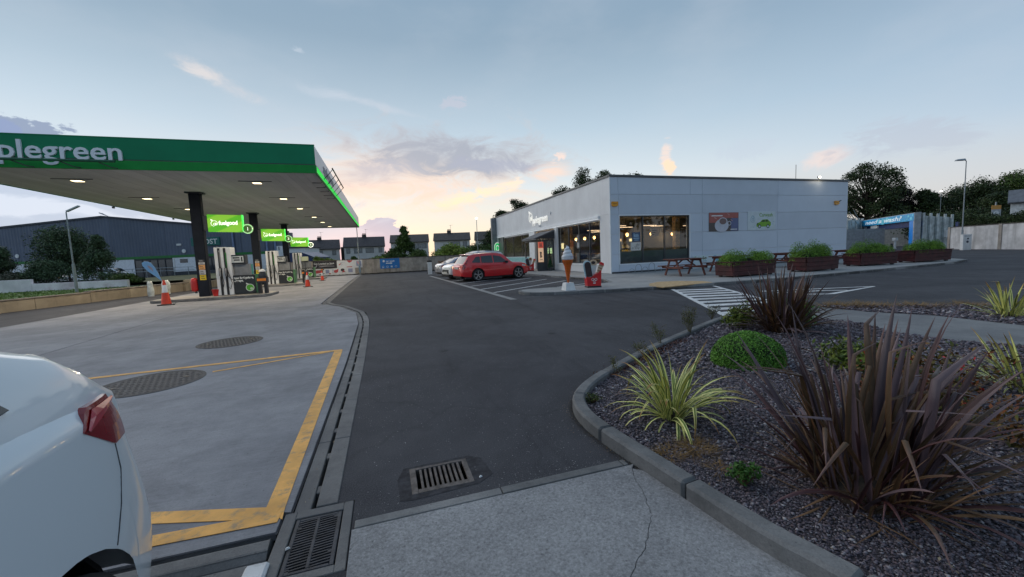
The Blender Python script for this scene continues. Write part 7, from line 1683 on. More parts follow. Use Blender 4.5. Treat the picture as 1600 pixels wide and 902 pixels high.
# vans and sheds at the back
t = thing('tall_cabinet', 'tall narrow pale cabinet against the warehouse between the second and third pillars', 'cabinet', tuple(o - FWD * 4 + SIDE * wu(438) * .945), RZF); MB().box(-.38, -.2, 0, .38, .3, dpt(438, 384.5, D_W - 4).z).build('cabinet', WW, t, bevel=.03); MB().box(-.05, -.21, 3.8, .12, -.201, 4.4).build('mark', DGREY, t)
q0, q1 = dpt(452, 420, 58), dpt(492, 420, 58); t = thing('blue_shed', 'low dark blue shed behind the farthest pump', 'shed', ((q0 + q1) / 2).xy.to_tuple() + (0,), RZF); L = (q1 - q0).length; h1, h2 = dpt(452, 396.5, 58).z, dpt(492, 403, 58).z
MB().xprism([(-L / 2, 0), (L / 2, 0), (L / 2, h2), (L * .05, h1), (-L / 2, h1)], 'y', 0, 5).build('wall', mat('shed_blue', (0.016, 0.035, 0.13), .6, var=.1), t); MB().xprism([(-L / 2 - .1, h1), (L * .05, h1), (L / 2 + .1, h2), (L / 2 + .1, h2 + .12), (L * .05, h1 + .12), (-L / 2 - .1, h1 + .12)], 'y', -.15, 5.1).build('roof', mat('shed_roof', (0.03, 0.07, 0.16), .5), t)
q0, q1 = dpt(452, 400, 66), dpt(477, 400, 66); t = thing('white_outbuilding', 'low white outbuilding behind the blue shed', 'building', ((q0 + q1) / 2).xy.to_tuple() + (0,), RZF); L = (q1 - q0).length; MB().box(-L / 2, 0, 0, L / 2, 5, dpt(460, 388, 66).z).build('wall', WW, t); MB().box(-L / 2 - .2, -.2, dpt(460, 388, 66).z + .01, L / 2 + .2, 5.2, dpt(460, 386.5, 66).z).build('roof', SLATE, t)
# trees at the left
ptree('pine_tree', 'large bushy dark tree behind the leaning lamp post', 98, 352, 92, 50, LEAF_BLUE, 81, 'round', base_z=.1, n=9000, clumps=64, trunk_h=.06)
ptree('pine_tree', 'smaller pointed tree right of the leaning lamp post', 150, 366, 60, 47, LEAF_BLUE, 82, 'cone', base_z=.1, n=5600, clumps=50, trunk_h=.05)
ptree('green_bush', 'low bush under the large dark tree at the left', 66, 396, 70, 46, LEAF_BLUE, 83, 'bush', base_z=.1, n=4200, clumps=30)
ptree('green_bush', 'low bush right of the white stepped wall', 195, 428, 42, 42, LEAF_MID, 84, 'bush', base_z=.1, n=2600, clumps=24)
ptree('green_bush', 'dark round bush near the warehouse entrance', 212, 431, 20, 44, LEAF_DK, 85, 'bush', base_z=.1, n=1500)
ptree('pine_tree', 'dark tree cut off by the left edge of the picture', -8, 382, 44, 48, LEAF_BLUE, 86, 'round', base_z=.1, n=4200, clumps=40, trunk_h=.08)
ptree('grey_bush', 'low grey-green bush in front of the white van', 22, 420, 50, 45, foliage_mat('leaves_grey', (.05, .06, .045), (.10, .11, .08), .8, .4), 87, 'bush', base_z=.1, n=2600, clumps=24)
# teardrop flag and covered posts on the low wall
q = dpt(252, 440, 30); t = thing('feather_flag', 'leaning blue teardrop flag behind the low beige wall', 'flag', (q.x, q.y, 0), RZF)
def fl(px_, py): v = dpt(px_, py, 30); return ((v - Vector((q.x, q.y, 0))).dot(SIDE), v.z)
out = [fl(*p) for p in ((252.5, 439), (243, 432), (231, 424), (223, 416), (221.5, 411), (225, 409), (231, 409), (236, 411.5), (242, 418), (247, 427))]
MB().xprism(out, 'y', -.012, .012).build('flag_sheet', P_((0.26, 0.46, 0.80), 'flagblue'), t)
out2 = [fl(*p) for p in ((240, 425), (233, 419), (230, 415), (234, 416), (238, 419))]; MB().xprism(out2, 'y', -.018, -.013).build('flag_print', P_((0.45, 0.30, 0.36), 'flagpink'), t)
MB().tube([(fl(252.5, 439)[0], .02, 0), (fl(252.5, 439)[0], .02, fl(252, 439)[1]), (fl(247, 427)[0], .02, fl(247, 427)[1]), (fl(236, 411)[0], .02, fl(236, 411)[1]), (fl(225, 408.5)[0], .02, fl(225, 408.5)[1])], .02, 6).build('pole', GALV, t)
def cover(px0, px1, y0, y1, label, yel):
    q = gp((px0 + px1) / 2, y1); t = thing('covered_sign', label, 'covered sign', (q.x, q.y, 0), RZF + .1); d = q.dot(FWD); h = (y1 - y0) / 620 * d; w = (px1 - px0) / 620 * d / 2
    P = []
    rg = random.Random(px0)
    for i in range(9):
        f = i / 8; ww = w * (.95 + .12 * math.sin(f * 7 + px0)) * (1 if f < .85 else 1 - (f - .85) * 2.6); P.append([(math.cos(a) * ww * (1 + rg.uniform(-.06, .06)), math.sin(a) * ww * .55, f * h + .02) for a in [2 * math.pi * k / 12 for k in range(12)]])
    mb = MB(); mb.grid(P, closed=True); mb.add(P[-1], [tuple(range(12))]); mb.build('plastic_cover', mat('plastic_sheet', (0.56, 0.60, 0.58), .35, var=.15, scale=6), t, smooth=True)
    if yel: MB().box(-.1 * 1, -w * .62, .05, w * .9, -w * .57, .22).build('label', P_((0.62, 0.62, 0.08), 'lemon'), t)
cover(232, 241.5, 440, 464, 'white plastic-wrapped post standing left of the largest cone', False)
cover(255, 267, 438, 460, 'white plastic-wrapped post with a yellow label behind the largest cone', True)
# air machine by the wall
q = gp(672, 430); t = thing('air_machine', 'white air and water machine with black top at the end of the parked cars', 'air machine', (q.x, q.y, 0)); MB().box(-.24, -.2, 0, .24, .2, .06).build('plinth', PAVE, t); MB().box(-.19, -.16, .06, .19, .16, 1.12).build('body', WHITEP, t, bevel=.02); MB().box(-.20, -.17, 1.121, .20, .17, 1.26).build('top', BLACK, t, bevel=.02); MB().box(-.21, -.12, .06, -.195, .12, 1.0).build('side_panel', BLACK, t)
t = thing('orange_planter', 'low trough of orange flowers at the far wall behind the silver car', 'planter', (7.0, 45.2, 0)); MB().box(-1.2, -.2, 0, 1.2, .2, .55).build('trough', mat('trough_terracotta', (0.2, 0.09, 0.05), .8), t)
def fs_(n): return np.stack([rng.uniform(-1.2, 1.2, n), rng.uniform(-.22, .22, n), .55 + rng.uniform(0, .5, n)], 1), None
V, Fc = leaf_cloud(500, fs_, .06, rng); quick('flowers', V, Fc, foliage_mat('orange_petals', (.30, .08, .02), (.10, .12, .03), 2, .5), t)
# ================================================================== CARS
CGLASS = mat('car_glass', (0.012, 0.014, 0.017), .05, spec=.9, var=0)
RUBBER = mat('tyre_rubber', (0.016, 0.016, 0.017), .8)
ALLOY = mat('alloy_rim', (0.42, 0.43, 0.45), .3, metal=.8, var=0)
TAILR = mat('tail_lamp_red', (0.26, 0.006, 0.012), .12, spec=.8, coat=.6, var=0)
TAILB = mat('tail_lamp_bright', (0.50, 0.03, 0.05), .15, spec=.8, coat=.6, var=0)
def paint(name, c, metal=.15): return mat(name, c, .32, metal=metal, var=0.0, coat=1.0)
def interp(tab, x):
    if x <= tab[0][0]: return tab[0][1]
    for (a, b), (c, d) in zip(tab, tab[1:]):
        if x <= c:
            t_ = (x - a) / (c - a); t_ = t_ * t_ * (3 - 2 * t_) * .5 + t_ * .5; return b + (d - b) * t_
    return tab[-1][1]
def make_car(name, label, cat, loc, rot, P, pm, rim=ALLOY, cladding=False):
    """x runs from the rear bumper (0) to the nose (L), y to the left, z up"""
    t = thing(name, label, cat, loc, rot); L, Wd = P['L'], P['W']; ax = P['axles']; Rw = P['R']; Ra = Rw + .06
    hw0 = Wd / 2
    xs = set(np.linspace(0, L, 70).tolist()) | {0.005, .02, .05, .09, L - .005, L - .02, L - .05, L - .09}
    for a in ax:
        for k in range(13): xs.add(a - Ra * math.cos(math.pi * k / 12))
        xs.add(a - Ra - .004); xs.add(a + Ra + .004)
    xs = sorted(xs)
    pl = P.get('plan', 5.0)
    def hw(x):
        tt = abs((x - L / 2) / (L / 2)); return hw0 * max(0.0, 1 - tt ** pl * P.get('endk', .30) - .12 * max(0, (tt - .965) / .035) ** 2) 
    def prof(z):
        zc = .58
        return 1 - .035 * abs((z - zc) / .35) ** 1.6 if z > zc else 1 - .05 * abs((z - zc) / .4) ** 1.5
    top = P['top']; sh = P['shoulder']; bot = P['bottom']
    def zbot(x):
        z = interp(bot, x)
        for a in ax:
            if abs(x - a) < Ra: z = max(z, Rw + math.sqrt(max(0, Ra * Ra - (x - a) ** 2)) * 1.0)
        return z
    def shift(x, z):                              # ends lean inwards with height
        r = P.get('rear_lean', .10); f = P.get('front_lean', .25)
        w_r = max(0, 1 - x / .6) ** 1.5; w_f = max(0, 1 - (L - x) / .7) ** 1.5
        return x + w_r * r * max(0, z - .5) ** 1.3 * 1.6 + w_r * .05 * max(0, .45 - z) * 2 - w_f * f * max(0, z - .45) ** 1.4 - w_f * .08 * max(0, .4 - z) * 2
    fz = [0, .07, .2, .36, .52, .68, .82, .93, 1.0]
    grid_ = []
    for x in xs:
        zb, zs_, zt_ = zbot(x), interp(sh, x), interp(top, x); zs_ = max(zs_, zb + .02); w = hw(x); row = []
        for f in fz:
            z = zb + (zs_ - zb) * f; y = w * prof(z)
            if P.get('crease') and abs(z - P['crease'](x)) < .03: y += .012
            row.append((y, z))
        row += [(w * .90, zs_ + (zt_ - zs_) * .45 + .012), (w * .78, zs_ + (zt_ - zs_) * .75 + .015), (w * .45, zt_ + .004), (0, zt_ + .012)]
        full = [(shift(x, z), y, z) for y, z in row] + [(shift(x, z), -y, z) for y, z in row[-2::-1]]
        grid_.append(full)
    mb = MB(); mb.grid(grid_); n0 = len(grid_[0]); mb.f.append(tuple(range(n0))); mb.f.append(tuple((len(xs) - 1) * n0 + k for k in range(n0 - 1, -1, -1))); mb.mi += [0, 0]
    # greenhouse
    gh = P['gh']; xr0, xr1, xf1, xf0 = gh['x']; H = P['H']; zr_t = [(xr0, interp(top, xr0) - .01)] + gh['roof'] + [(xf0, interp(top, xf0) - .01)]
    yb = lambda x: hw(x) * .925; wt = hw0 * gh.get('tw', .70)
    def zroof(x): return interp(zr_t, x)
    def yside(x, z):
        zs_ = interp(sh, x); f = max(0, min(1, (z - zs_) / (H - zs_))); return yb(x) + (wt - yb(x)) * (f ** 1.25)
    gx = sorted(set(np.linspace(xr0, xf0, 44).tolist() + [p[0] for p in gh['roof']])); G = []
    def roofz(x, y):
        yt = max(.05, yside(x, zroof(x))); return zroof(x) + .035 * (1 - min(1, abs(y) / yt) ** 2.2)
    for x in gx:
        zr_ = zroof(x); zs_ = interp(sh, x) - .03; zr_ = max(zr_, zs_ + .01); row = []
        for f in (0, .33, .66, .92): z = zs_ + (zr_ - zs_) * f; row.append((yside(x, z), z))
        yt = yside(x, zr_); row += [(yt * .975, zr_ + .004)] + [(yt * k, roofz(x, yt * k)) for k in (.90, .6, .3, 0)]
        G.append([(x, y, z) for y, z in row] + [(x, -y, z) for y, z in row[-2::-1]])
    mb.grid(G)
    body = mb.build('body', pm, t, smooth=True)
    # floor pan, wheel houses
    u = MB(); u.box(.25, -hw0 + .16, .16, L - .3, hw0 - .16, .5); u.box(.12, -hw0 + .45, .18, L - .2, hw0 - .45, .86)
    for a in ax: 
        for s in (-1, 1): u.lathe([(Ra + .01, s * (hw0 - .42)), (Ra + .01, s * (hw0 - .13)), (Ra - .005, s * (hw0 - .13)), (Ra - .02, s * (hw0 - .40)), (.05, s * (hw0 - .40))], 26, (a, 0, Rw), 'y')
    u.build('underbody', BLACK, t)
    # wheels
    def wheel(a, s):
        c = (a, s * (hw0 - .13), Rw); y0, y1 = -.115, .115
        w_ = MB().lathe([(Rw - .09, y0), (Rw - .02, y0), (Rw, y0 + .03), (Rw, y1 - .03), (Rw - .02, y1), (Rw - .09, y1), (Rw - .09, y0)], 30, axis='y', cap=False).build('wheel', RUBBER, t, smooth=False); w_.location = c
        rb = MB(); rb.lathe([(Rw - .085, s * .06), (Rw - .085, s * .112), (Rw - .11, s * .108), (Rw - .12, s * .05), (Rw - .085, s * .06)], 26, axis='y', cap=False)
        rb.lathe([(.01, s * .06), (.055, s * .06), (.055, s * .10), (.01, s * .105)], 14, axis='y')
        for k in range(5):
            an = 2 * math.pi * k / 5 + .3
            for dl_ in (-.10, .10):
                rb.bar((math.cos(an) * .04, s * .09, math.sin(an) * .04), (math.cos(an + dl_) * (Rw - .10), s * .10, math.sin(an + dl_) * (Rw - .10)), .032, .03, (0, 1, 0))
        rb.build('rim', rim, w_); MB().lathe([(.01, s * .02), (Rw - .11, s * .02), (Rw - .11, s * .035), (.01, s * .035)], 20, axis='y').build('brake_shadow', BLACK, w_)
    for a in ax:
        for s in (-1, 1): wheel(a, s)
    # side windows
    def side_poly(nm, pts, m_, e0=.002, e1=.010, both=True, sub=6, par=None):
        for s in ((-1, 1) if both else (-1,)):
            den = []
            for i in range(len(pts)):
                a, b = pts[i], pts[(i + 1) % len(pts)]
                for k in range(sub): den.append((a[0] + (b[0] - a[0]) * k / sub, a[1] + (b[1] - a[1]) * k / sub))
            vs = [(x, s * (yside(x, z) + e1), z) for x, z in den]; n = len(den); vi = [(x, s * (yside(x, z) - .004), z) for x, z in den]
            tri = tessellate_polygon([[Vector((x, z, 0)) for x, z in den]]); fs = [tuple(t_) for t_ in tri] + [(i, (i + 1) % n, (i + 1) % n + n, i + n) for i in range(n)]
            MB().add(vs + vi, fs).build(nm, m_, par or t, fix=True)
    for w_ in P['windows']: side_poly('side_window', w_, CGLASS)
    def roof_panel(nm, x0, x1, ky, m_, e=.008):
        g_ = []
        for i in range(9):
            x = x0 + (x1 - x0) * i / 8; yt = yside(x, zroof(x)) * ky; g_.append([(x, yt * k, roofz(x, yt * k) + e) for k in (-1, -.66, -.33, 0, .33, .66, 1)])
        MB().grid(g_).build(nm, m_, t, smooth=True)
    roof_panel('rear_window', xr0 + .05, xr1 - .02, .86, CGLASS); roof_panel('windscreen', xf1 + .04, xf0 - .07, .90, CGLASS)
    # lower body panel details
    def on_side(x, z, e=.004): return (shift(x, z), hw(x) * prof(z) + e, z)
    def strip_side(nm, pts, wd, m_, e=.003, both=True):
        for s in ((-1, 1) if both else (-1,)):
            mb = MB()
            for a, b in zip(pts, pts[1:]):
                n = max(1, int(math.hypot(b[0] - a[0], b[1] - a[1]) / .08))
                for k in range(n):
                    p = [a[0] + (b[0] - a[0]) * k / n, a[1] + (b[1] - a[1]) * k / n]; q = [a[0] + (b[0] - a[0]) * (k + 1) / n, a[1] + (b[1] - a[1]) * (k + 1) / n]
                    A_, B_ = on_side(*p, e), on_side(*q, e); mb.bar((A_[0], s * A_[1], A_[2]), (B_[0], s * B_[1], B_[2]), wd, wd * .7)
            mb.build(nm, m_, t)
    for d_ in P.get('doors', []): strip_side('door_seam', d_, .006, DGREY, -.001)
    for hx, hz in P.get('handles', []): strip_side('door_handle', [(hx, hz), (hx + .17, hz + .005)], .028, pm, .012)
    def patch(nm, pts, m_, e=.012, both=True, yz=None):
        """curved lamp following the flank, pts (x,z)"""
        x0, x1 = min(p[0] for p in pts), max(p[0] for p in pts); NX = 14
        def zr2(x):
            z_ = []
            for i in range(len(pts)):
                a, b = pts[i], pts[(i + 1) % len(pts)]
                if min(a[0], b[0]) - 1e-9 <= x <= max(a[0], b[0]) + 1e-9 and abs(a[0] - b[0]) > 1e-9: z_.append(a[1] + (b[1] - a[1]) * (x - a[0]) / (b[0] - a[0]))
            return min(z_), max(z_)
        for s in ((-1, 1) if both else (-1,)):
            G_ = []
            for i in range(NX + 1):
                x = x0 + (x1 - x0) * i / NX; zl, zh = zr2(x); row = [on_side(x, zl, -.03)] + [on_side(x, zl + (zh - zl) * k / 5, e * (.25 + .75 * math.sin(math.pi * k / 5)) * (.35 + .65 * math.sin(math.pi * i / NX))) for k in range(6)] + [on_side(x, zh, -.03)]; G_.append([(v[0], s * v[1], v[2]) for v in row])
            G_ = [[(v[0], v[1] - s * .03, v[2]) for v in G_[0]]] + G_ + [[(v[0], v[1] - s * .03, v[2]) for v in G_[-1]]]
            MB().grid(G_).build(nm, m_, t, fix=True)
    for d_ in P.get('tail', []): patch('tail_lamp', d_[0], d_[1] if len(d_) > 1 else TAILR)
    for d_ in P.get('head', []): patch('headlight', d_[0], d_[1])
    for s in (-1, 1):
        mx, mz = P['mirror']; MB().box(mx - .09, s * (hw0 - .02), mz - .06, mx + .09, s * (hw0 + .17), mz + .08).build('wing_mirror', P.get('mirror_m', BLACK), t, bevel=.03)
    # end furniture
    zp = P.get('plate_z', .55)
    MB().box(-.012, -.26, zp, .03, .26, zp + .11).build('number_plate', P_((0.62, 0.62, 0.58), 'plate_white'), t)
    MB().box(L - .04, -.26, .42, L + .008, .26, .53).build('number_plate', P_((0.62, 0.62, 0.58), 'plate_white'), t)
    MB().box(.012, -hw0 * .62, .24, .16, hw0 * .62, .36).build('rear_valance', RUBBER, t, bevel=.02)
    MB().box(L - .14, -hw0 * .6, .25, L - .006, hw0 * .6, .66).build('grille', BLACK, t, bevel=.02)
    if cladding:
        strip_side('sill_cladding', [(ax[0] + Ra + .02, .27), (ax[1] - Ra - .02, .27)], .10, BLACK, .004)
        for a in ax:
            mb = MB()
            for s in (-1, 1):
                for k in range(14):
                    a0, a1 = math.pi * k / 14, math.pi * (k + 1) / 14
                    A_ = on_side(a + (Ra + .03) * math.cos(a0), Rw + (Ra + .03) * math.sin(a0), .006); B_ = on_side(a + (Ra + .03) * math.cos(a1), Rw + (Ra + .03) * math.sin(a1), .006)
                    mb.bar((A_[0], s * A_[1], A_[2]), (B_[0], s * B_[1], B_[2]), .06, .03, (0, 1, 0))
            mb.build('arch_cladding', BLACK, t)
    if P.get('rails'):
        for s in (-1, 1):
            pts = []
            for i in range(9): x = xr1 + .1 + (xf1 - xr1 - .3) * i / 8; yt = yside(x, zroof(x)) * .93; pts.append((x, s * yt, roofz(x, yt) + (.05 if 0 < i < 8 else .01)))
            MB().tube(pts, .014, 6).build('roof_rail', ALLOY, t)
    if P.get('spoiler'):
        g_ = [[(x, y, z) for y in np.linspace(-wt * .9, wt * .9, 8)] for x, z in ((xr1 + .12, H - .01), (xr1 - .14, H - .035), (xr1 - .15, H - .06), (xr1 + .05, H - .06))]
        MB().grid(g_).build('roof_spoiler', pm, t, smooth=True)
    return t
SUV = dict(L=4.66, W=1.88, H=1.65, R=.365, axles=(1.02, 3.82), plan=5, endk=.20,
           top=[(0, .98), (.3, 1.05), (1.0, 1.06), (3.2, 1.06), (3.4, 1.055), (4.1, 1.01), (4.45, .95), (4.66, .84)],
           shoulder=[(0, .92), (.3, .99), (1.2, 1.0), (3.2, .97), (4.1, .94), (4.5, .86), (4.66, .76)],
           bottom=[(0, .34), (.25, .28), (.7, .27), (2, .25), (4.2, .27), (4.62, .36)],
           gh=dict(x=(.10, .62, 2.75, 3.42), roof=[(.58, 1.53), (.95, 1.61), (1.8, 1.65), (2.3, 1.64), (2.75, 1.57)], tw=.70),
           windows=[[(.66, 1.12), (1.22, 1.09), (1.22, 1.47), (.98, 1.45)], [(1.30, 1.08), (2.05, 1.06), (2.05, 1.51), (1.30, 1.48)], [(2.13, 1.06), (3.02, 1.05), (2.98, 1.13), (2.62, 1.43), (2.13, 1.51)]],
           doors=[[(1.28, 1.0), (1.26, .80), (1.42, .60), (1.42, .30)], [(2.10, 1.0), (2.12, .6), (2.12, .30)], [(3.14, .97), (3.16, .7), (3.10, .40), (3.10, .30)]],
           handles=[(1.45, .88), (2.30, .87)], mirror=(2.92, 1.06), rails=True, spoiler=True, plate_z=.75,
           tail=[([(.04, .72), (.16, .72), (.26, .88), (.22, 1.02), (.10, 1.04), (.05, .92)],), ([(.20, 1.06), (.30, 1.06), (.42, 1.28), (.34, 1.30)],)],
           head=[([(4.08, .78), (4.42, .72), (4.46, .80), (4.16, .86)], mat('head_lamp', (0.55, 0.56, 0.55), .1, spec=.9, coat=.5))])
REDC = paint('car_red', (0.62, 0.012, 0.018), .05)
rear = Vector((4.12, 23.95)); ang = R(12)
# place by the near rear wheel
def car_at(P, wheel_xy, ang, side=-1, axle=0):
    lx, ly = P['axles'][axle], side * (P['W'] / 2 - .02); c, s = math.cos(ang), math.sin(ang)
    return (wheel_xy[0] - (lx * c - ly * s), wheel_xy[1] - (lx * s + ly * c), 0.0)
make_car('parked_car', 'red sport utility car with five-spoke rims parked nose towards the shop', 'car', car_at(SUV, (5.30, 23.15), ang), ang, SUV, REDC, cladding=False)
SUV2 = dict(SUV); SUV2['H'] = 1.80; SUV2['L'] = 4.5; SUV2['axles'] = (.92, 3.62)
SUV2['top'] = [(0, .98), (.3, 1.07), (1.0, 1.08), (3.1, 1.10), (3.9, 1.03), (4.3, .96), (4.5, .84)]
SUV2['shoulder'] = [(0, .95), (.3, 1.02), (1.2, 1.04), (3.1, 1.03), (4.0, .97), (4.4, .86), (4.5, .78)]
SUV2['gh'] = dict(x=(.10, .50, 2.55, 3.25), roof=[(.50, 1.68), (.9, 1.76), (1.7, 1.80), (2.2, 1.79), (2.55, 1.72)], tw=.70)
SUV2['bottom'] = [(0, .34), (.25, .28), (.7, .27), (2, .25), (4.1, .27), (4.5, .36)]
SUV2['windows'] = [[(.60, 1.16), (1.10, 1.12), (1.10, 1.56), (.82, 1.54)], [(1.18, 1.12), (1.9, 1.10), (1.9, 1.60), (1.18, 1.57)], [(1.98, 1.10), (2.85, 1.10), (2.8, 1.2), (2.42, 1.52), (1.98, 1.60)]]
SUV2['doors'] = [[(1.95, 1.0), (1.97, .6), (1.97, .30)], [(2.98, .97), (2.98, .40)]]; SUV2['mirror'] = (2.75, 1.12)
SUV2['head'] = [([(3.95, .76), (4.34, .70), (4.40, .86), (4.10, .93)], mat('lit_head_lamp', (0.9, 0.6, 0.4), .2, emit=(1.0, 0.55, 0.28), estr=1.1))]
SUV2['mirror_m'] = paint('car_white', (0.62, 0.64, 0.66), 0)
WHT = paint('car_white', (0.62, 0.64, 0.66), 0)
a2 = R(194)
def nose_at(P, xy, ang): return (xy[0] - P['L'] * math.cos(ang), xy[1] - P['L'] * math.sin(ang), 0.0)
make_car('parked_car', 'white tall car with black lower bumper facing outwards between the red and silver cars', 'car', nose_at(SUV2, (3.85, 26.7), a2), a2, SUV2, WHT, cladding=True)
SAL = dict(L=4.6, W=1.80, H=1.43, R=.32, axles=(.95, 3.65), plan=5, endk=.22,
           top=[(0, .90), (.2, .99), (.7, 1.02), (1.0, 1.0), (3.2, .96), (4.0, .86), (4.4, .76), (4.6, .64)],
           shoulder=[(0, .84), (.3, .93), (1.2, .93), (3.2, .90), (4.0, .80), (4.4, .70), (4.6, .6)],
           bottom=[(0, .32), (.25, .25), (.7, .24), (2, .22), (4.2, .24), (4.6, .32)],
           gh=dict(x=(.55, 1.35, 2.55, 3.45), roof=[(1.35, 1.34), (1.7, 1.41), (2.1, 1.43), (2.55, 1.39)], tw=.68),
           windows=[[(1.0, 1.02), (1.9, 1.0), (1.9, 1.34), (1.42, 1.30)], [(1.98, 1.0), (2.95, .98), (2.90, 1.04), (2.45, 1.31), (1.98, 1.35)]],
           doors=[[(1.94, .9), (1.96, .5), (1.96, .26)], [(3.05, .9), (3.05, .35)]], handles=[(1.3, .84), (2.15, .82)], mirror=(2.85, 1.0), plate_z=.62,
           tail=[([(.03, .70), (.30, .76), (.42, .86), (.20, .90), (.05, .86)],)], head=[([(4.0, .66), (4.4, .58), (4.44, .66), (4.1, .73)], mat('head_lamp', (0.55, 0.56, 0.55), .1))])
make_car('parked_car', 'silver saloon with red tail lamps parked by the air machine', 'car', (3.95, 31.6, 0), R(14), SAL, paint('car_silver', (0.36, 0.36, 0.40), .5))
# ---- the white car beside the camera
HAT = dict(L=4.25, W=1.78, H=1.50, R=.325, axles=(.62, 3.25), plan=9, endk=.10, rear_lean=.10,
           top=[(0, 1.00), (.06, 1.10), (.20, 1.16), (.9, 1.14), (3.0, 1.06), (3.75, .96), (4.05, .86), (4.25, .72)],
           shoulder=[(0, .95), (.08, 1.02), (.25, 1.055), (.6, 1.05), (1.4, 1.01), (3.0, .98), (3.75, .88), (4.05, .78), (4.25, .66)],
           bottom=[(0, .34), (.15, .27), (.7, .24), (2, .22), (4.0, .24), (4.25, .32)],
           gh=dict(x=(.07, .66, 2.35, 3.2), roof=[(.32, 1.29), (.66, 1.42), (1.1, 1.49), (1.7, 1.50), (2.35, 1.45)], tw=.68),
           windows=[[(.55, 1.18), (1.16, 1.08), (1.16, 1.37), (.90, 1.345), (.58, 1.225)], [(1.24, 1.09), (2.0, 1.06), (2.0, 1.41), (1.24, 1.38)], [(2.08, 1.06), (2.9, 1.04), (2.85, 1.1), (2.35, 1.36), (2.08, 1.41)]],
           doors=[[(1.20, 1.03), (1.10, .80), (1.18, .55), (1.22, .28)], [(2.04, 1.0), (2.06, .28)], [(.20, .93), (.225, .84), (.29, .74), (.335, .68), (.37, .63)]],
           handles=[(1.4, .92), (2.2, .90)], mirror=(2.75, 1.06), plate_z=.75,
           tail=[([(.03, 1.0), (.07, .93), (.20, .93), (.36, 1.03), (.30, 1.10), (.10, 1.10)],)])
FG = paint('car_pearl_white', (0.70, 0.76, 0.80), .0)
CAR_Y, CAR_X = 1.985, -1.79
t = make_car('white_car', 'white hatchback in the near left corner, only its rear quarter in the picture', 'car', (CAR_X, CAR_Y, 0), R(-90), HAT, FG)
def hflank(x, z, e):                          # the same corner surface, for the bright facet of the lamp
    tt = abs((x - 2.125) / 2.125); w = .89 * (1 - tt ** 9 * .10 - .12 * max(0, (tt - .965) / .035) ** 2); pz = 1 - .035 * abs((z - .58) / .35) ** 1.6
    return (x + max(0, 1 - x / .6) ** 1.5 * .10 * max(0, z - .5) ** 1.3 * 1.6, w * pz + e, z)
for s_ in (-1, 1):
    G_ = []
    for i in range(9):
        x = .08 + .265 * i / 8; zh = 1.088 if x < .28 else 1.088 - (x - .28) * .85; zl = 1.078 - .052 * i / 8; zl = min(zl, zh - .003)
        G_.append([(v[0], s_ * v[1], v[2]) for v in (hflank(x, zl, .0125), hflank(x, (zl + zh) / 2, .0145), hflank(x, zh, .010))])
    MB().grid(G_).build('lamp_facet', TAILB, t, fix=True)
q = dpt(20, 420, 52); make_car('parked_van', 'white car behind the bushes at the far left, only its roof showing', 'car', (q.x + 2, q.y, .1), RZF, SUV2, WHT)
q = dpt(178, 420, 62); make_car('parked_car', 'white car half hidden by the pointed tree near the warehouse', 'car', (q.x - 2, q.y, .3), RZF + .1, SUV, WHT)

# ================================================================== PLANTING
def leaf_mesh(L, w, lean, droop, twist, fold=.35, seg=9, kink=None):
    """a strap leaf that starts upright at the origin, leans towards +x by lean (0..1) and droops toward its tip"""
    V, F_, UV = [], [], []; p = Vector((0, 0, 0)); ang = R(90) - lean; ds = L / seg; sd = 0.0
    for i in range(seg + 1):
        f = i / seg; ww = w * (.55 + .75 * f) if f < .35 else w * (.81 + .19) * (1 - max(0, (f - .45) / .55) ** 1.7); ww = max(ww, .0008)
        if f >= .999: ww = .0008
        tg = Vector((math.cos(ang), 0, math.sin(ang))); nr = Vector((-math.sin(ang), 0, math.cos(ang))); si = Vector((0, 1, 0)).lerp(nr, math.sin(twist * f) * .6).normalized()
        up = tg.cross(si)
        for k, u in enumerate((-1, -.5, 0, .5, 1)):
            q = p + si * ww * u * .5 - up * (abs(u) * ww * fold * .5) ; V.append(tuple(q)); UV.append((u, f))
        p = p + tg * ds; ang -= droop * (.4 + 1.6 * f) / seg
        if kink and abs(f - kink) < .5 / seg: ang -= 1.1
    for i in range(seg):
        for k in range(4): a = i * 5 + k; F_.append((a, a + 1, a + 6, a + 5))
    me = bpy.data.meshes.new('leaf'); me.from_pydata(V, [], F_); uvl = me.uv_layers.new(name='UVMap')
    for lp in me.loops: uvl.data[lp.index].uv = UV[lp.vertex_index]
    me.polygons.foreach_set('use_smooth', [True] * len(me.polygons)); return me
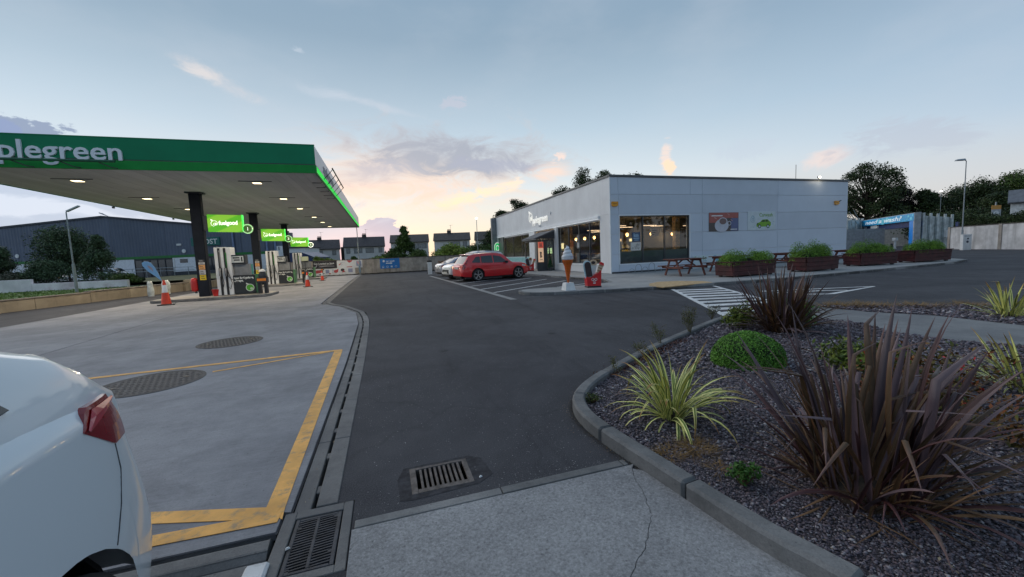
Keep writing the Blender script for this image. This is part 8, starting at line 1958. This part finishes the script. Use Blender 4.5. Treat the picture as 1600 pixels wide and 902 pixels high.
def strap_plant(name, label, loc, n, L, w, lean, mats_, seed, spread=.10, droop=(.3, 1.2), cat='plant', group=None, azb=None, kinks=0.08, nm=18, fans=0, sector=None):
    rg = random.Random(seed); t = thing(name, label, cat, loc, 0, group); ms = []
    for i in range(nm):
        me = leaf_mesh(1.0, w * rg.uniform(.75, 1.2) / L[1], lean[0] + (lean[1] - lean[0]) * ((i + .5) / nm), rg.uniform(*droop) * (.35 + .9 * (i + .5) / nm), rg.uniform(-1.2, 1.2), rg.uniform(.25, .7), kink=(rg.uniform(.5, .8) if rg.random() < kinks else None))
        me.materials.append(mats_[rg.randrange(len(mats_))]); ms.append(me)
    for i in range(n):
        k = rg.randrange(nm); me = ms[k]; az = rg.uniform(0, 2 * math.pi)
        if sector and rg.random() < sector[2]: az = rg.gauss(sector[0], sector[1])
        r_ = spread * math.sqrt(rg.random()); a2_ = az + rg.gauss(0, .7)
        o = bpy.data.objects.new('leaf', me); COL.objects.link(o); o.parent = t
        o.location = (math.cos(a2_) * r_, math.sin(a2_) * r_, -.01); o.rotation_euler = (rg.gauss(0, .10), rg.gauss(0, .08), az); s_ = rg.uniform(*L) * (1.0 - .25 * (k / nm))
        o.scale = (s_, s_ * rg.uniform(.85, 1.15), s_)
    MB().lathe([(spread * .8, -.02), (spread * .6, .03), (spread * .3, .06), (.01, .07)], 12).build('crown_base', mat('dead_base', (0.045, 0.028, 0.018), .9, var=.3, scale=20), t)
    return t
VARIEG = leafmat('variegated_leaf', (0.13, 0.21, 0.03), (0.80, 0.78, 0.30), tip=(0.34, 0.13, 0.03), edge_at=.40, var=.22)
VARIEG2 = leafmat('yellow_striped_leaf', (0.72, 0.70, 0.22), (0.14, 0.22, 0.035), tip=(0.40, 0.20, 0.04), edge_at=.66, var=.22)
PURP = leafmat('purple_leaf', (0.075, 0.030, 0.032), (0.14, 0.052, 0.040), tip=(0.115, 0.055, 0.062), rough=.38, edge_at=.86, var=.35)
PURP2 = leafmat('bronze_leaf', (0.10, 0.060, 0.030), (0.19, 0.085, 0.035), tip=(0.13, 0.070, 0.065), rough=.42, edge_at=.84, var=.35)
PURP3 = leafmat('grey_purple_leaf', (0.11, 0.078, 0.092), (0.12, 0.075, 0.075), tip=(0.17, 0.115, 0.115), rough=.35, edge_at=.88, var=.3)
DEAD = leafmat('dead_leaf', (0.22, 0.13, 0.07), (0.16, 0.09, 0.04), rough=.8, edge_at=.8, var=.3)
g0 = gp(1060, 672)
strap_plant('flax_plant', 'yellow and green striped flax plant nearest the kerb tip', (g0.x + .03, g0.y + .12, .05), 88, (.50, .86), .044, (.10, 1.15), [VARIEG, VARIEG, VARIEG2], 5, .07, (1.0, 2.9), group='striped flax plants', kinks=.05, nm=22)
strap_plant('flax_plant', 'yellow striped flax plant at the right edge beyond the footpath', (10.75, 4.05, .04), 64, (.55, .9), .045, (.1, 1.2), [VARIEG, VARIEG2], 6, .15, (.4, 1.2), group='striped flax plants')
strap_plant('flax_plant', 'yellow striped flax plant at the right edge behind the red-leaved shrub', (5.75, 2.05, .05), 46, (.42, .78), .036, (.2, 1.25), [VARIEG, VARIEG, VARIEG2], 8, .12, (.4, 1.3), group='striped flax plants')
BIGP = Vector((2.62, 1.50, .05))
strap_plant('bronze_flax', 'huge purple-brown flax plant filling the right foreground', tuple(BIGP), 225, (.60, 1.28), .050, (.03, .88), [PURP, PURP, PURP2, PURP2, PURP3], 12, .23, (.05, 1.2), nm=44, kinks=.16, group='purple flax plants', sector=(R(8), .55, .45))
strap_plant('bronze_flax_shoots', 'lower reddish-brown side shoots round the foot of the huge purple flax', (BIGP.x - .03, BIGP.y, .05), 90, (.30, .80), .030, (.15, 1.15), [PURP2, PURP2, PURP, DEAD], 17, .27, (.1, 1.1), nm=26, kinks=.25)
strap_plant('flax_debris', 'pale dead leaves lying round the foot of the huge purple flax', (BIGP.x, BIGP.y, .055), 46, (.25, .55), .018, (1.35, 1.56), [DEAD], 13, .30, (0, .12), cat='dead leaves', kinks=0, nm=8)
strap_plant('bronze_flax', 'smaller purple-brown flax plant by the crossing, behind the round green bush', (6.35, 4.95, .05), 230, (.65, 1.25), .055, (.04, 1.15), [PURP, PURP2, PURP2, PURP3], 14, .24, (.1, .8), nm=26, group='purple flax plants')
# round clipped bush
HEBE = foliage_mat('hebe_leaves', (0.070, 0.185, 0.022), (0.125, 0.29, 0.04), 9, .45)
g1 = gp(1172, 588)
t = thing('round_bush', 'low rounded bright green clipped bush behind the striped flax', 'bush', (g1.x + .30, g1.y + .30, .04))
rng = np.random.default_rng(31)
bumps = rng.normal(size=(70, 3)); bumps[:, 2] = np.abs(bumps[:, 2]); bumps /= np.linalg.norm(bumps, axis=1)[:, None]
def hb(n):
    d = rng.normal(size=(n, 3)); d[:, 2] = np.abs(d[:, 2]) - .25; d /= np.linalg.norm(d, axis=1)[:, None]
    m_ = (d @ bumps.T).max(1); r_ = .86 + .5 * np.clip(m_ - .86, 0, .14) + rng.uniform(-.10, .03, n)
    P = d * r_[:, None] * np.array([.47, .42, .38]); P[:, 2] = np.maximum(P[:, 2] + .05, .02); return P, d
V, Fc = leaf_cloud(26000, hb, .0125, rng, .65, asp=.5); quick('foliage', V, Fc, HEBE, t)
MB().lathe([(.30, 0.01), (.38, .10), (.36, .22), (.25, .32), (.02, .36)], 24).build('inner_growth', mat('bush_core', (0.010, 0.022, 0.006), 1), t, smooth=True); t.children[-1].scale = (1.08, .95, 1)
# red and orange leaved shrub behind the big flax
RS = foliage_mat('red_shrub_leaves', (0.055, 0.075, 0.016), (0.170, 0.050, 0.018), 5, .6)
def shrub(name, label, loc, w, d, h, m_, n, leaf, seed, extra=None, cat='shrub'):
    rg = np.random.default_rng(seed); t = thing(name, label, cat, loc); C_ = [(rg.uniform(-w / 2, w / 2) * .8, rg.uniform(-d / 2, d / 2) * .8, rg.uniform(.2, .75) * h, rg.uniform(.16, .3) * min(w, 1.2)) for _ in range(16)]
    C_ = np.array(C_)
    def smp(n):
        k = rg.integers(0, len(C_), n); dd = rg.normal(size=(n, 3)); dd /= np.linalg.norm(dd, axis=1)[:, None]; P = C_[k, :3] + dd * (C_[k, 3] * rg.uniform(.3, 1.1, n))[:, None] * np.array([1, 1, .7]); P[:, 2] = np.abs(P[:, 2]); return P, dd * .4 + np.array([0, 0, .5])
    V, Fc = leaf_cloud(n, smp, leaf, rg, .8, asp=.4); quick('foliage', V, Fc, m_, t)
    mb = MB()
    for c in C_: mb.tube([(c[0] * .15, c[1] * .15, 0), (c[0] * .6, c[1] * .6, c[2] * .6), tuple(c[:3])], [.008, .006, .003], 5)
    mb.build('stems', mat('twig', (0.09, 0.055, 0.03), .8), t)
    if extra:
        V, Fc = leaf_cloud(extra[1], lambda n: (lambda P: (P + np.array([0, 0, .03]), None))(smp(n)[0]), extra[2], rg, .8, asp=.8); quick('flowers', V, Fc, extra[0], t)
    return t
RED_F = mat('red_petals', (0.45, 0.015, 0.02), .5, var=.1)
shrub('red_leaved_shrub', 'low spreading shrub with red and orange leaves behind the huge purple flax', (4.75, 2.15, .05), 1.9, .8, .32, RS, 2600, .028, 61, (RED_F, 60, .022))
shrub('red_leaved_shrub', 'second red and olive shrub at the right edge of the bed', (4.6, 1.35, .05), 1.6, .7, .28, RS, 1900, .026, 62, (RED_F, 14, .02))
shrub('mixed_shrub', 'small green and yellow shrub between the footpath and the huge flax', (5.1, 3.0, .05), .9, .6, .38, foliage_mat('lime_leaves', (0.05, .10, .015), (.16, .19, .03), 6, .5), 1500, .032, 63, (RED_F, 14, .02))
shrub('green_weed', 'small bright green seedling shrub on the gravel left of the huge flax', (2.04, 1.83, .05), .17, .15, .17, foliage_mat('seedling', (.035, .10, .015), (.07, .17, .03), 9, .4), 420, .016, 64, cat='weed')
shrub('green_weed', 'tiny green weed beside the kerb at its sharpest bend', (1.88, 3.42, .05), .14, .14, .10, foliage_mat('weed_green', (.04, .07, .02), (.09, .12, .03), 9, .4), 200, .014, 65, cat='weed')
shrub('green_bushlet', 'rounded green plant in front of the crossing behind the smaller purple flax', (7.05, 5.2, .05), .8, .6, .5, HEBE, 2600, .03, 66)
shrub('green_bushlet', 'green plant at the left of the smaller purple flax', (6.1, 5.5, .05), .7, .4, .45, foliage_mat('lime_leaves', (0.05, .10, .015), (.16, .19, .03), 6, .5), 1200, .035, 67)
# dry grass tufts
DRY = leafmat('dry_blade', (0.26, 0.15, 0.05), (0.30, 0.19, 0.07), rough=.85, edge_at=.5, var=.35)
def tuft(label, loc, n, L, w, lean, m_, seed, spread=.1, name='grass_tuft'):
    rg = random.Random(seed); t = thing(name, label, 'grass tuft', loc); V, F_ = [], []
    for i in range(n):
        az, le = rg.uniform(0, 6.28), rg.uniform(*lean); l = L * rg.uniform(.5, 1.1); r_ = spread * math.sqrt(rg.random()); b0 = Vector((math.cos(az + rg.gauss(0, .9)) * r_, math.sin(az + rg.gauss(0, .9)) * r_, 0)); d = Vector((math.cos(az), math.sin(az), 0)); s = Vector((-d.y, d.x, 0)) * w / 2; base = len(V)
        for k in range(4):
            f = k / 3; p = b0 + d * (math.sin(le) * l * f * (1 + .3 * f)) + Vector((0, 0, math.cos(le) * l * f * (1 - .35 * f))); ww = 1 - f * .9; V += [tuple(p - s * ww), tuple(p + s * ww)]
        for k in range(3): a = base + 2 * k; F_.append((a, a + 1, a + 3, a + 2))
    o = quick('blades', V, F_, m_, t); o['kind'] = 'stuff'; return t
DRYB = foliage_mat('dry_blades', (.15, .085, .03), (.28, .17, .06), 8, .5); GRB = foliage_mat('weed_blades', (.06, .07, .02), (.12, .13, .045), 8, .5)
tuft('tuft of dead orange-brown grass on the gravel below the striped flax', (gp(1088, 712).x, gp(1088, 712).y, .055), 260, .13, .003, (.9, 1.5), DRYB, 71, .10)
tuft('smaller dead grass tuft against the kerb joint', (gp(1045, 722).x, gp(1045, 722).y, .055), 150, .11, .003, (.9, 1.5), DRYB, 72, .09)
tuft('dead grass tuft between the seedling and the kerb', (gp(1125, 745).x, gp(1125, 745).y, .055), 90, .08, .003, (.9, 1.5), DRYB, 73, .08)
def weed(label, px_, py, h, seed, lush=1.0):
    g_ = gp(px_, py); rg = random.Random(seed); rn = np.random.default_rng(seed); t = thing('tall_weed', label, 'weed', (g_.x, g_.y, .05)); mb = MB(); tips = []
    for i in range(int(9 * lush)):
        az = rg.uniform(0, 6.28); r_ = rg.uniform(.02, .16); hh = h * rg.uniform(.6, 1.05); p1 = (math.cos(az) * r_ * .5, math.sin(az) * r_ * .5, hh * .5); p2 = (math.cos(az) * r_, math.sin(az) * r_, hh); mb.tube([(0, 0, 0), p1, p2], [.005, .004, .002], 4)
        for k in range(5):
            f = rg.uniform(.3, 1); b = Vector(p1).lerp(Vector(p2), f); e = b + Vector((rg.gauss(0, .05), rg.gauss(0, .05), rg.uniform(.02, .08))); mb.tube([tuple(b), tuple(e)], [.003, .0015], 4); tips.append(e)
    mb.build('stems', mat('weed_stem', (0.12, 0.10, 0.05), .8), t); T_ = np.array([tuple(v) for v in tips])
    def smp(n):
        k = rn.integers(0, len(T_), n); return T_[k] * rn.uniform(.55, 1.0, (n, 1)) + rn.normal(0, .012, (n, 3)), None
    V, Fc = leaf_cloud(int(420 * lush), smp, .011, rn, asp=.5); quick('leaves', V, Fc, GRB, t)
weed('tall seeding weed at the kerb in front of the crossing', 1078, 528, .50, 81, 1.5)
weed('lone thin weed by the kerb left of the tallest one', 1033, 547, .34, 82, .6)
weed('short bushy weed at the kerb corner by the crossing stripes', 1112, 503, .26, 83, 1.0)
weed('thin weed sprig behind the striped flax at the kerb', 1003, 563, .20, 84, .5)
weed('sparse weed at the kerb near its sharpest bend', 962, 592, .16, 85, .4)
tuft('long strip of straw-coloured grass beyond the footpath', (10.2, 6.0, .045), 900, .22, .006, (.6, 1.4), DRYB, 90, .5)
for i, (x, y, lb) in enumerate(((10.9, 5.45, 'straw-coloured grass tuft in the middle of the verge beyond the footpath'), (11.7, 4.95, 'straw-coloured grass tuft by the right-hand striped flax'), (9.7, 6.25, 'straw-coloured grass tuft at the left end of the verge'))): tuft(lb, (x, y, .045), 600, .20, .006, (.6, 1.4), DRYB, 91 + i, .42)
# small creeping red plants along the kerb
CR = foliage_mat('red_creeper', (.07, .02, .018), (.13, .05, .03), 10, .5)
rn = np.random.default_rng(44)
def cr(n):
    k = rn.uniform(0, 1, n); a, b = np.array([2.4, 4.05]), np.array([4.4, 5.15]); P = a + (b - a) * k[:, None] + rn.normal(0, .09, (n, 2)) * np.array([1, .7]); return np.column_stack([P, .05 + rn.uniform(0, .035, n)]), np.array([0, 0, .8])
V, Fc = leaf_cloud(1800, cr, .014, rn, .5); o = quick('red_ground_cover', V, Fc, CR); o['kind'] = 'stuff'
# leaf litter and pale fragments over the gravel
def lt(n):
    x = rn.uniform(1.8, 4.5, n); y = rn.uniform(.9, 4.6, n); k = inside(BED_A, x, y); return np.column_stack([x[k], y[k], np.full(k.sum(), .068)]), np.array([0, 0, 2.5])
V, Fc = leaf_cloud(420, lt, .014, rn, .4, asp=.35); o = quick('leaf_litter', V, Fc, foliage_mat('pale_litter', (.16, .11, .07), (.34, .28, .20), 5, .4)); o['kind'] = 'stuff'
# grit and fallen bits at the near kerb and channel
def gt(n):
    s = rn.uniform(0, 8, n); return np.column_stack([-.53 + rn.normal(0, .04, n), 2.66 + s, .004 + rn.uniform(0, .004, n)]), np.array([0, 0, 2.0])
V, Fc = leaf_cloud(260, gt, .006, rn, .5, asp=.5); o = quick('channel_litter', V, Fc, foliage_mat('pale_litter', (.16, .11, .07), (.34, .28, .20), 5, .4)); o['kind'] = 'stuff'
for (px_, py, lb) in ((751, 745, 'small white stone lying on the asphalt right of the small gully'), (449, 858, 'cigarette end lying on the long gully grating frame')):
    g_ = gp(px_, py, .004); t = thing('litter_piece', lb, 'litter', (g_.x, g_.y, .004), .5); MB().add([(-.012, -.006, 0), (.012, -.008, 0), (.014, .005, 0), (-.008, .009, 0), (-.006, -.003, .008), (.007, -.003, .007), (.006, .003, .009), (-.004, .004, .008)], [(0, 3, 2, 1), (4, 5, 6, 7), (0, 1, 5, 4), (1, 2, 6, 5), (2, 3, 7, 6), (3, 0, 4, 7)]).build('fragment', WHITEP, t)

# flat prints made of a few separate shapes: every shape an object of its own
def split_print(o):
    me = o.data; n = len(me.vertices); par = list(range(n))
    def find(a):
        while par[a] != a: par[a] = par[par[a]]; a = par[a]
        return a
    for e in me.edges:
        a, b = find(e.vertices[0]), find(e.vertices[1])
        if a != b: par[a] = b
    groups = {}
    for p in me.polygons: groups.setdefault(find(p.vertices[0]), []).append(tuple(p.vertices))
    if not 2 <= len(groups) <= 9: return
    for g in groups.values():
        ids = sorted({i for f in g for i in f}); mp = {v: k for k, v in enumerate(ids)}
        m2 = bpy.data.meshes.new(me.name); m2.from_pydata([tuple(me.vertices[i].co) for i in ids], [], [tuple(mp[i] for i in f) for f in g])
        c = bpy.data.objects.new(o.name.split('.')[0], m2); COL.objects.link(c); c.parent = o.parent; c.location = o.location
        for mm in me.materials: m2.materials.append(mm)
    bpy.data.objects.remove(o)
for o in [o for o in bpy.data.objects if o.type == 'MESH' and o.name.split('.')[0] in ('blue_print', 'black_print', 'red_print', 'bubble_print', 'car_details', 'car_wheels')]: split_print(o)
